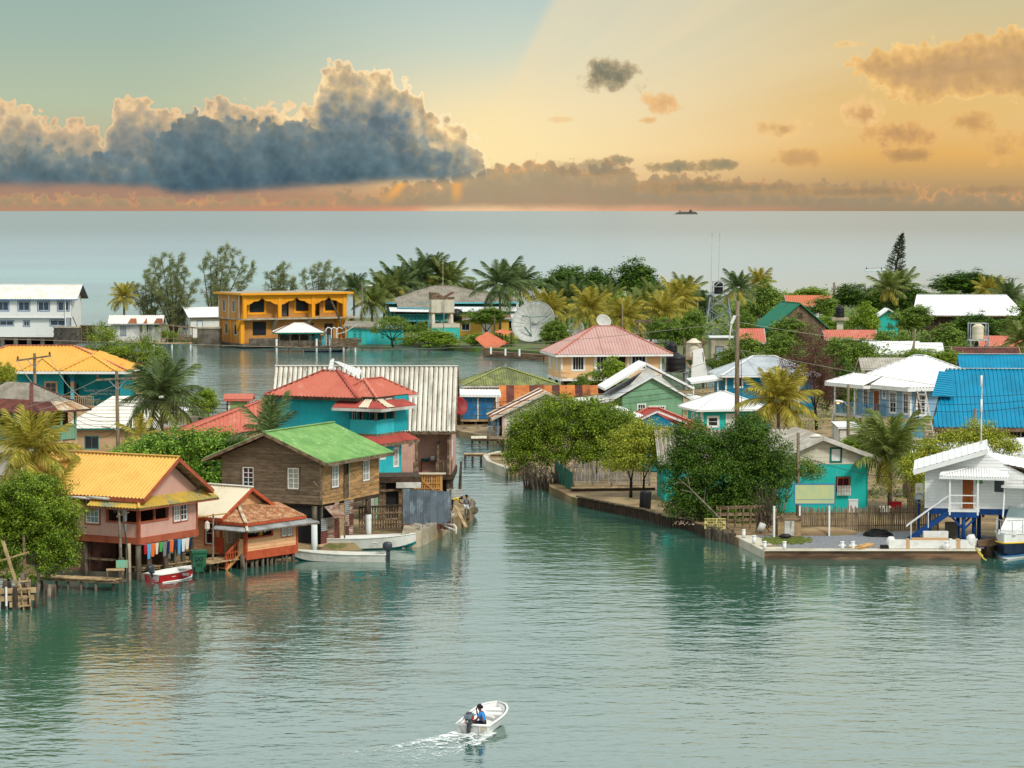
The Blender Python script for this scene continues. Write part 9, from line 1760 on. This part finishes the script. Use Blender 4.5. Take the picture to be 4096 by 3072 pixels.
 T=[(737,345,720,765,338,368,'leaf_mid','rounded tree left of the burnt tree, behind the blue hip house'),(785,352,762,800,334,366,'leaf_mid','tree directly behind the burnt tree'),(692,398,674,707,309,350,'leaf_mid','dense tree below the steel water tower'),(850,332,826,878,336,372,'leaf_mid','olive tree behind the pale blue house porch'),(838,296,822,856,360,420,'leaf_dark','dark tree in the shade left of the pale blue porch'),(805,330,796,832,362,412,'leaf_dark','dark tree behind the blue hip house'),
       (762,462,738,784,286,330,'leaf_mid','wide tree left of the green barn ridge'),(745,420,735,756,312,338,'leaf_mid','tree between the tallest pole and the steel tower'),(800,500,778,832,287,312,'leaf_lime','light tree before the terracotta roof'),(862,520,836,892,283,312,'leaf_dark','tall dark tree left of the conifer'),(908,505,884,934,289,318,'leaf_dark','dark tree at the foot of the conifer'),(965,610,925,1007,272,297,'leaf_dark','broad domed tree behind the white barn'),
       (862,430,846,880,306,334,'leaf_lime','light green tree right of the pedestal tank'),(826,432,806,846,316,340,'leaf_lime','feathery tree below the pedestal tank'),(912,432,892,934,305,332,'leaf_mid','tree in front of the white barn left end'),(892,380,874,915,330,358,'leaf_mid','tree left of the leaning dark pole'),(942,380,914,968,328,358,'leaf_mid','tree right of the leaning dark pole'),(975,425,945,1003,314,342,'leaf_dark','tree in front of the white barn right end'),(1020,420,1002,1050,302,340,'leaf_mid','tree at the right edge beside the coral roof'),(940,470,926,960,310,330,'leaf_mid','small tree under the white barn eave'),
       (555,525,533,590,270,304,'leaf_dark','leftmost of the tall dark trees behind the yellow palms'),(580,530,552,612,265,304,'leaf_dark','second of the tall dark trees behind the yellow palms'),(625,525,598,660,264,304,'leaf_dark','tallest dark tree behind the yellow palms'),(645,520,628,668,282,308,'leaf_dark','rightmost of the tall dark trees behind the yellow palms'),(612,455,600,636,296,326,'leaf_lime','bright green tree among the yellow palms'),(553,436,538,571,320,346,'leaf_mid','tree in front of the giant dish'),(486,470,465,508,307,326,'leaf_mid','tree before the teal veranda under the big palm'),(666,400,650,684,316,346,'leaf_mid','tree behind the pink hip roof right end'),(1018,300,1004,1050,376,400,'leaf_mid','tree at the right edge behind the blue roofs'),(790,395,765,812,318,345,'leaf_mid','tree in front of the green barn'),(820,470,800,842,298,320,'leaf_mid','tree right of the green barn ridge'),(727,352,716,742,352,370,'leaf_lime','low tree by the concrete pump house'),(948,560,930,962,290,302,'leaf_mid','small tree behind the white barn ridge'),(935,345,905,965,348,366,'leaf_lime','low light bush line behind the white hip roof')]
 for i,a in enumerate(T): far_tree(*a[:6],a[6],a[7],i%6)
 for i,(px,D,x0,x1,yt,yb,mt,lb) in enumerate([(430,447,399,459,331,352,'leaf_lime','left of the two bright hedgelike bushes on the lagoon shore'),(483,446,459,512,333,352,'leaf_lime','right of the two bright hedgelike bushes on the lagoon shore'),(420,452,413,427,321,336,'leaf_mid','small clipped bush before the teal veranda house'),(168,470,160,177,330,341,'leaf_lime','small bush behind the pergola frame'),(90,470,84,96,328,340,'leaf_mid','small bush between the cistern and the picket shed'),(712,380,706,720,358,368,'leaf_mid','small shore bush left of the concrete pump house')]): far_tree(px,D,x0,x1,yt,yb,mt,lb,i%6,'shore_bush',.6)
 near_tree(391,447,'flat topped umbrella tree with splayed trunks before the turquoise shed',[(-1.6,0,3.7,1.0,1.0,.5),(-.2,0,4.3,1.4,1.2,.6),(1.3,0,4.0,1.4,1.2,.6),(2.3,0,3.4,.9,.9,.7),(-2.6,0,3.0,.6,.6,.35),(.6,0,4.6,1.3,1.1,.45)],'leaf_mid',150,26,.26,.24,41,[((.3,0,.5),[(-2.4,0,2.9),(-1.4,0,3.4),(-.2,0,3.9),(1.2,0,3.6),(2.2,0,3.1)],.2,'bark_dark')],name='umbrella_tree',inner=.05)
 casuarina(174,478,140,200,256,322,'wind bent casuarina with forked trunk behind the pergola frame',3,.35,7,8000); casuarina(212,484,198,256,249,322,'tallest casuarina with long swept limbs left of the orange building',5,.5,7,7500); casuarina(150,482,132,166,277,322,'small casuarina beside the slim palm',7,.2,4,4200); casuarina(280,486,266,296,266,322,'bushy casuarina behind the orange roof middle',9,.3,4,5200); casuarina(320,488,298,346,262,322,'open casuarina behind the orange roof right end',11,.45,6,5200)
 t=thing('norfolk_pine','tall narrow conifer leaning over the trees at the right','tree',atD(890,600)); r=random.Random(2); nr=np.random.default_rng(5); m=MB(); m.tube([(0,0,.4),(.9,0,8),(2.3,0,16.2)],[.35,.25,.04],8); F_=[]; O_=[]
 for k in range(24):
  q=k/23; z=4.2+11.8*q; x=.3+2.0*q**1.2; ln=2.7*(1-q)**.8+.35
  for b in range(7):
   a=r.uniform(0,6.28); e=V(x+math.cos(a)*ln,math.sin(a)*ln,z+ln*.35+r.uniform(-.2,.2)); s=V(x,0,z-.2); m.tube([s,s.lerp(e,.6)-V(0,0,.12*ln),e],[.05,.035,.015],4); kk=42; u=.35+.65*nr.random(kk); F_.append(np.array(s)+np.outer(u,np.array(e-s))+nr.normal(size=(kk,3))*.12); O_.append(np.tile([0,0,1.],(kk,1)))
 m.build('trunk','bark_dark',t,True); c=np.concatenate(F_); link('crown',quads_mesh('crown',leaves_at(c,np.concatenate(O_),.34,.4,nr),'leaf_pine'),None,t)
 P=[(124,480,297,3.2,'frond_yellow','slim lone palm right of the picket shed'),(354,492,289,3.6,'frond_dark','palm just right of the orange building'),(384,505,291,4.6,'frond_green','low palm left of the teal veranda house'),(398,508,284,4.8,'frond_dark','second palm behind the teal veranda house'),(416,512,278,5.0,'frond_dark','third palm behind the teal veranda house'),(433,514,274,5.2,'frond_dark','tallest palm behind the teal veranda house'),(449,512,281,4.8,'frond_green','palm right of the roof aerial'),(470,510,294,3.4,'frond_green','small palm over the grey shingle roof'),
       (500,478,285,5.6,'frond_dark','big palm before the right end of the grey shingle roof'),(520,492,283,4.6,'frond_dark','palm behind the big palm left of the giant dish'),(549,462,309,4.2,'frond_yellow','yellow palm just right of the giant dish'),(567,470,299,4.6,'frond_dark','dark palm above the giant dish tree'),(590,452,309,4.6,'frond_yellow','yellow palm left of the roof dish'),(624,446,317,4.4,'frond_yellow','yellow palm right of the roof dish'),(641,462,308,4.2,'frond_green','green palm right of the bright green tree'),(662,455,312,4.4,'frond_yellow','low yellow palm above the pink roof end'),(677,470,301,4.8,'frond_yellow','tall yellow palm left of the steel tower'),(686,490,294,4.4,'frond_green','topmost palm left of the steel tower'),(702,486,308,4.0,'frond_dark','dark palm beside the steel tower'),
       (738,400,288,3.2,'frond_dark','palm tuft directly behind the tallest pole'),(758,480,283,3.4,'frond_yellow','yellow palm tuft above the wide tree'),(888,505,288,4.0,'frond_green','left palm at the foot of the conifer'),(900,508,286,4.0,'frond_green','right palm at the foot of the conifer'),(988,530,290,3.8,'frond_yellow','yellow palm behind the white barn ridge'),(1008,520,298,4.2,'frond_dark','dark palm at the right end of the white barn'),(1021,372,342,3.4,'frond_green','palm at the right edge above the blue roofs'),(372,498,302,4.2,'frond_green','drooping palm beside the orange building end'),(606,470,300,4.0,'frond_green','green palm behind the yellow palms'),(655,500,298,4.2,'frond_green','slender palm above the pink roof ridge')]
 for i,(px,D,y,L,mt,lb) in enumerate(P): palm(px,D,y,lb,L*.95,mt,24,20+i,wind=.15,r=.2,old='frond_yellow' if i%2 else None)
 r=np.random.default_rng(77); pts=[]
 def area(x0,x1,y0,y1,n,h,z=.6):
  for i in range(n):
   p=gp(r.uniform(x0,x1),r.uniform(y0,y1),z); pts.append((p.x,p.y,z+h*r.random()**1.5,h))
 area(740,1090,304,382,1700,3.2); area(560,745,306,345,800,3.0); area(390,560,312,336,260,2.2); area(222,390,322,332,60,1.5)
 a=np.array(pts); c=np.repeat(a[:,:3],26,0)+r.normal(size=(len(a)*26,3))*np.array([.7,.7,.45]); c[:,2]=np.maximum(c[:,2],.62); o=link('undergrowth',quads_mesh('undergrowth',leaves_at(c,np.tile([0,0,1.],(len(c),1)),.42,.6,r),'leaf_mid'),None); tag(o,'tangled green undergrowth between the trees of the far spit','undergrowth',kind='stuff')
 pts=[]; area(690,1024,396,436,520,1.5); area(640,760,430,470,110,1.0); area(838,925,440,508,110,.8); area(110,260,455,530,120,.8,.5); area(60,210,395,425,80,.9,.5); area(740,930,392,404,80,1.2)
 a=np.array(pts); c=np.repeat(a[:,:3],20,0)+r.normal(size=(len(a)*20,3))*np.array([.45,.45,.22]); c[:,2]=np.maximum(c[:,2],.55); o=link('weeds',quads_mesh('weeds',leaves_at(c,np.tile([0,0,1.],(len(c),1)),.24,.5,r),'leaf_mid'),None); tag(o,'low weeds in the yards between the houses','weeds',kind='stuff')
vegetation()
# ================================================================ people, the motor boat, things at sea
def skin(name,verts,edges,mt,parent,sub=2):
 """verts: list of (co, radius or (rx,ry)); grows one continuous surface"""
 me=bpy.data.meshes.new(name); me.from_pydata([tuple(v[0]) for v in verts],edges,[]); me.update(); me.materials.append(MT[mt])
 o=bpy.data.objects.new(name,me); COL.objects.link(o); o.parent=parent
 sk=o.modifiers.new('skin','SKIN'); sk.use_smooth_shade=True
 for i,v in enumerate(verts):
  r=v[1] if isinstance(v[1],tuple) else (v[1],v[1]); me.skin_vertices[0].data[i].radius=r; me.skin_vertices[0].data[i].use_root=(i==0)
 ss=o.modifiers.new('sub','SUBSURF'); ss.levels=sub; ss.render_levels=sub; return o
def person(label,loc,rz,J,top,bottom,skinm,hairm='hair_dark',k=1.0,short=True,pony=False,long_bottom=False):
 """J: joints pelvis, chest, neck, head, and for s in l/r: shoulder elbow wrist hip knee ankle toe (own frame, facing +y)"""
 p=thing('person',label,'person',loc,rz); j={a:Vector(b) for a,b in J.items()}
 names=['pelvis','belly','chest','neck','head_base','head']; j['belly']=j['pelvis'].lerp(j['chest'],.5); j['head_base']=j['neck'].lerp(j['head'],.4)
 R_={'pelvis':.125,'belly':.12,'chest':.135,'neck':.05,'head_base':.07,'head':.095}; vs=[]; ix={}; ed=[]
 def add(n,r,par=None):
  ix[n]=len(vs); vs.append((j[n]*1.0,r*k));
  if par: ed.append((ix[par],ix[n]))
 add('pelvis',.12); add('belly',.115,'pelvis'); add('chest',.13,'belly'); add('neck',.05,'chest'); add('head_base',.075,'neck'); add('head',.098,'head_base')
 for s in 'lr':
  add(s+'shoulder',.062,'chest'); add(s+'elbow',.042,s+'shoulder'); add(s+'wrist',.028,s+'elbow'); add(s+'hip',.095,'pelvis'); add(s+'knee',.06,s+'hip'); add(s+'ankle',.036,s+'knee'); add(s+'toe',.034,s+'ankle')
 b=skin('body',vs,ed,skinm,p)
 for s in 'lr':
  w=j[s+'wrist']; d=(w-j[s+'elbow']).normalized(); side=d.cross(V(0,0,1)).normalized() if abs(d.z)<.9 else V(1,0,0); up=side.cross(d); m=MB(); m.beam(w,w+d*.085*k,.07*k,.028*k,up=up)
  for i,(o_,l) in enumerate(((-.028,.05),(-.01,.065),(.008,.07),(.026,.058))): a=w+d*.08*k+side*o_*k; m.tube([a,a+d*l*.55*k-up*.008*k,a+d*l*.85*k-up*.03*k],[.009*k,.0085*k,.007*k],6)
  a=w+d*.03*k-side*.035*k; m.tube([a,a+(d*.6-side*.7).normalized()*.035*k,a+d*.06*k-side*.035*k-up*.015*k],[.011*k,.01*k,.008*k],6); m.build('hand',skinm,b,True)
 h=j['head']; f=(J.get('look') and Vector(J['look']).normalized()) or V(0,1,0); sd=f.cross(V(0,0,1)).normalized(); m=MB(); m.tube([h+f*.085*k+V(0,0,.0),h+f*.118*k-V(0,0,.03*k)],[.012*k,.018*k],6)
 for s in (-1,1): m.tube([h+sd*s*.088*k-V(0,0,.02*k),h+sd*s*.1*k+V(0,0,.02*k)],.018*k,6)
 m.build('face_features',skinm,b,True); m=MB()
 for s in (-1,1): m.box(tuple(h+f*.09*k+sd*s*.035*k+V(-.008,-.008,.01)*k),tuple(h+f*.09*k+sd*s*.035*k+V(.008,.008,.022)*k))
 m.tube([h+f*.09*k-sd*.022*k-V(0,0,.055*k),h+f*.09*k+sd*.022*k-V(0,0,.055*k)],.006*k,5); m.build('eyes_and_mouth','hair_dark',b)
 hc=ico(.112*k,2,.05); o=hc.build('hair',hairm,b,True); o.location=h-f*.018*k+V(0,0,.028*k); o.scale=(1,1.05,1.0)
 if pony: q=ico(.06*k,2,.12).build('hair_bun',hairm,b,True); q.location=h-f*.13*k+V(0,0,-.0)
 vs=[(j['pelvis'].lerp(j['belly'],.35),.142*k),(j['belly'],.14*k),(j['chest'],.152*k),(j['chest'].lerp(j['neck'],.7),.075*k)]; ed=[(0,1),(1,2),(2,3)]
 for s in 'lr':
  i=len(vs); vs+=[(j[s+'shoulder'],.08*k),(j[s+'shoulder'].lerp(j[s+'elbow'],.55 if short else .98),.062*k)]; ed+=[(2,i),(i,i+1)]
 skin('shirt',vs,ed,top,p)
 vs=[(j['pelvis'],.148*k)]; ed=[]
 for s in 'lr':
  i=len(vs); t=.97 if long_bottom else .8; vs+=[(j[s+'hip'],.11*k),(j[s+'hip'].lerp(j[s+'knee'],t),.08*k)]; ed+=[(0,i),(i,i+1)]
 skin('shorts',vs,ed,bottom,p); return p
def foreground():
 st=gp(473.5,733.5,0); hd=R(74); d=V(math.cos(hd),math.sin(hd),0); L=3.6; B=1.5
 b=thing('motor_dinghy','small white dinghy with outboard crossing the open water in front','boat',st+d*(L/2-.1),hd); b.rotation_euler=(0,R(-3.0),hd)
 hull(b,L,B,.46,'boat_white','boat_white','boat_white',bowup=.30,round_bow=True,thick=.09,seats=False,stern_w=.93,rimw=.085,draft=.12)
 m=MB(); m.slab([(.75,-.58,.36),(1.05,-.52,.38),(1.05,.52,.38),(.75,.58,.36)],.05); m.build('thwart','boat_white',b); box('stern_seat',(-1.6,-.62,.0),(-1.05,.62,.30),'boat_white',b); m=MB(); m.slab([(1.25,-.4,.42),(1.6,-.15,.46),(1.6,.15,.46),(1.25,.4,.42)],.08); m.build('bow_seat','boat_white',b); box('floor_well',(-1.0,-.45,.03),(.7,.45,.05),'roof_offwhite',b)
 for y in (-.62,-.3,.3,.62): box('transom_rib',(-L/2-.03,y-.02,-.05),(-L/2+.0,y+.02,.42),'boat_old',b)
 MB().tube([(-L/2-.02,-.35,.42),(-L/2-.06,-.45,.28),(-L/2-.02,-.55,.42)],.012,5).build('stern_rope','rope_yellow',b); box('fuel_tank',(-1.5,.2,.30),(-1.2,.5,.44),'boat_red',b); box('cleat',(-.9,.68,.42),(-.75,.72,.5),'steel',b)
 e=outboard(b,(-L/2-.1,.12,.42),.95,'motor'); o=MB().box((-.26,-.16,.32),(.22,.16,.5)).build('cowl_band','motor_light',e); o.scale=(.98,.98,1); o.location=(0,0,.05)
 box('red_flash',(-.1,-.175,.3),(.2,-.165,.42),'boat_red',e); text('motor_number','15',.14,'white_paint',e,(-.275,.09,.22),(R(90),0,-R(90))); MB().tube([(.15,-.02,.3),(.5,-.08,.38),(.62,-.1,.38)],[.025,.025,.03],6).build('tiller','motor',e)
 M=b.matrix_basis.copy(); seat=M@V(-1.25,-.28,.30)
 J=dict(pelvis=(0,0,.12),chest=(0,.07,.46),neck=(0,.12,.62),head=(0,.17,.77),look=(.15,1,-.05),rshoulder=(.17,.08,.53),relbow=(.19,.3,.38),rwrist=(.08,.3,.62),lshoulder=(-.17,.08,.53),lelbow=(-.26,.2,.3),lwrist=(-.22,.42,.24),rhip=(.09,.04,.1),rknee=(.1,.44,.16),rankle=(.1,.52,-.2),rtoe=(.1,.66,-.24),lhip=(-.09,.04,.1),lknee=(-.1,.44,.16),lankle=(-.1,.5,-.2),ltoe=(-.1,.64,-.24))
 person('woman in blue shirt and dark shorts steering the white dinghy',seat,hd,J,'shirt_blue','shorts_navy','skin_a',pony=True,k=1.0)
 m=MB(); nx,ny=64,150; dens=[]; back=[]
 path=lambda t: st-d*(-.25+t*7.2)+V(-2.2*t*t-.4*t+.1,0,0)
 for i in range(ny+1):
  t=i/ny; c=path(t); c2=path(min(1,t+.01)); a=(c2-c); a=V(a.x,a.y,0).normalized() if a.length>1e-6 else -d; s=V(-a.y,a.x,0); w=.95+1.7*t
  for jx in range(nx+1):
   u=jx/nx*2-1; crest=.05*math.exp(-((abs(u)-.78)/.16)**2)*(1-t)+.05*math.exp(-(u/.3)**2)*(1-t)**2; p=c+s*u*w; m.v.append((p.x,p.y,.02+crest+.012*math.sin(p.x*9+p.y*5)*(1-t)+rnd.uniform(-.006,.006)))
   dn=(1-t)**.7*(.55+.45*math.exp(-((abs(u)-.72)/.25)**2)+.35*math.exp(-(u/.35)**2)*(1-t))*max(0,1-abs(u)**6); dens.append(dn)
 for i in range(ny):
  for jx in range(nx): q=i*(nx+1)+jx; m.f.append((q,q+1,q+nx+2,q+nx+1))
 o=m.build('foam_wake','foam'); o.data.materials.clear(); o.data.materials.append(wake_mat()); at=o.data.color_attributes.new('foam_amount','FLOAT_COLOR','POINT'); at.data.foreach_set('color',[x for v in dens for x in (v,v,v,1)]); tag(o,'white foam wake trailing behind the dinghy','wake',kind='stuff')
 for sgn in (1,-1):
  pass
 J=dict(pelvis=(0,0,.72),chest=(0,.01,1.02),neck=(0,.02,1.18),head=(0,.03,1.32),look=(.5,1,0),rshoulder=(.14,.0,1.1),relbow=(.18,-.02,.88),rwrist=(.16,.06,.72),lshoulder=(-.14,0,1.1),lelbow=(-.18,-.02,.88),lwrist=(-.16,.06,.72),rhip=(.08,0,.68),rknee=(.1,.02,.38),rankle=(.1,-.02,.07),rtoe=(.11,.12,.04),lhip=(-.08,0,.68),lknee=(-.09,.02,.38),lankle=(-.1,-.02,.07),ltoe=(-.11,.12,.04))
 person('child in dark shirt and white shorts standing on the rubble spit',gp(466.5,516,.88),R(-20),J,'cloth_grey','cloth_white','skin_b',k=.85)
 J=dict(pelvis=(-.1,0,.8),chest=(.28,.02,.98),neck=(.44,.02,.98),head=(.6,.02,1.0),look=(1,0,-.5),rshoulder=(.3,-.13,.98),relbow=(.45,-.13,.72),rwrist=(.7,-.1,.58),lshoulder=(.3,.15,.98),lelbow=(.45,.16,.72),lwrist=(.7,.12,.58),rhip=(-.1,-.08,.76),rknee=(-.02,-.1,.42),rankle=(-.12,-.1,.07),rtoe=(.05,-.1,.04),lhip=(-.1,.08,.76),lknee=(-.02,.1,.42),lankle=(-.12,.1,.07),ltoe=(.05,.1,.04))
 person('child in yellow shirt bending over scrap iron on the rubble spit',gp(453,513,.88),0,J,'cloth_yellow','shorts_navy','skin_b',k=.9)
def wake_mat():
 m=bpy.data.materials.new('foam_sheet'); m.use_nodes=True; g=G(m.node_tree); n=g.n; b=n['Principled BSDF']; b.inputs['Base Color'].default_value=(.86,.9,.88,1); b.inputs['Roughness'].default_value=.6
 a=n.new('ShaderNodeAttribute'); a.attribute_name='foam_amount'; dn=a.outputs['Fac']; tc=n.new('ShaderNodeTexCoord'); mp=n.new('ShaderNodeMapping'); mp.inputs['Scale'].default_value=(1.0,1.6,1); g.l.new(tc.outputs['Object'],mp.inputs[0])
 f=g.m('ADD',g.m('MULTIPLY',g.noise(mp.outputs[0],2.2,7,.72,1.2),.75),g.m('MULTIPLY',g.noise(mp.outputs[0],9.0,4,.6,.8),.3)); th=g.m('SUBTRACT',.635,g.m('MULTIPLY',dn,.20)); msk=g.m('DIVIDE',g.m('SUBTRACT',f,th),.055,clamp=True)
 t=n.new('ShaderNodeBsdfTransparent'); mx=n.new('ShaderNodeMixShader'); g.l.new(msk,mx.inputs[0]); g.l.new(t.outputs[0],mx.inputs[1]); g.l.new(b.outputs[0],mx.inputs[2]); g.l.new(mx.outputs[0],n['Material Output'].inputs[0]); return m
def at_sea():
 D=14500.0; s=FL/D; L=26.5/s; c=thing('cruise_ship','grey cruise ship far out on the horizon','ship',atD(685,D,-14)); m=MB(); Ht=7.2/s
 m.slab([(-L*.5,-14,Ht*.28),(-L*.46,-14,0),(L*.49,-14,0),(L*.5,-14,Ht*.3)],-28); m.build('hull','ship_grey',c)
 for i,(a,b,z0,z1) in enumerate(((-.42,.47,.28,.5),(-.34,.44,.5,.66),(-.26,.4,.66,.78))): box('deck',(L*a,-13+i,Ht*z0),(L*b,13-i,Ht*z1),'ship_dark' if i%2 else 'ship_grey',c)
 m=MB(); m.slab([(L*.14,-5,Ht*.78),(L*.26,-5,Ht*.78),(L*.22,-5,Ht*1.08),(L*.17,-5,Ht*1.08)],-10); m.build('funnel','ship_dark',c); MB().tube([(-L*.2,0,Ht*.78),(-L*.2,0,Ht*.98)],3,6).build('mast','ship_dark',c)
 for i in range(24): box('window_row',(L*(-.38+.034*i),-14.6,Ht*.36),(L*(-.36+.034*i),-13.5,Ht*.42),'ship_dark',c)
 D=21*FL/(271-HZ); b=thing('fishing_skiff','slim white fishing skiff on the open sea left of the conifer','boat',atD(875,D),R(3)); hull(b,7.6,1.5,.6,'boat_white','boat_white','boat_white',bowup=.5); MB().beam((-3,0,.8),(2,.1,1.2),.1).build('oar','old_wood',b)
 for x,lb in ((-2.2,'fisher sitting at the left end of the sea skiff'),(3.0,'fisher crouching at the right end of the sea skiff')):
  J=dict(pelvis=(0,0,.12),chest=(0,.07,.5),neck=(0,.12,.66),head=(0,.15,.82),rshoulder=(.18,.08,.56),relbow=(.24,.25,.38),rwrist=(.15,.45,.36),lshoulder=(-.18,.08,.56),lelbow=(-.24,.25,.38),lwrist=(-.15,.45,.36),rhip=(.09,.04,.1),rknee=(.12,.42,.3),rankle=(.12,.5,-.08),rtoe=(.12,.62,-.1),lhip=(-.09,.04,.1),lknee=(-.12,.42,.3),lankle=(-.12,.5,-.08),ltoe=(-.12,.62,-.1))
  person(lb,atD(875,D,.42)+V(-x,0,0),R(180),J,'shorts_navy','shorts_navy','skin_b',k=1.15)
 J=dict(pelvis=(0,0,.9),chest=(0,.01,1.3),neck=(0,.02,1.5),head=(0,.03,1.66),rshoulder=(.18,0,1.4),relbow=(.24,-.02,1.12),rwrist=(.2,.06,.92),lshoulder=(-.18,0,1.4),lelbow=(-.24,-.02,1.12),lwrist=(-.2,.06,.92),rhip=(.1,0,.86),rknee=(.11,.02,.48),rankle=(.11,-.02,.08),rtoe=(.12,.14,.04),lhip=(-.1,0,.86),lknee=(-.11,.02,.48),lankle=(-.11,-.02,.08),ltoe=(-.12,.14,.04))
 person('distant person in white shirt standing on a roof above the treetops',atD(768,470,7.2),0,J,'cloth_white','cloth_grey','skin_b')
 t=thing('lookout_roof','flat grey roof hidden in the treetops under the distant person','roof',atD(766,470)); box('slab',(-1.2,-.8,7.0),(1.6,1.2,7.2),'concrete',t);
 for x in (-1,1.4): MB().beam((x,.2,.5),(x,.2,7.0),.3).build('column','concrete',t)
foreground()
at_sea()
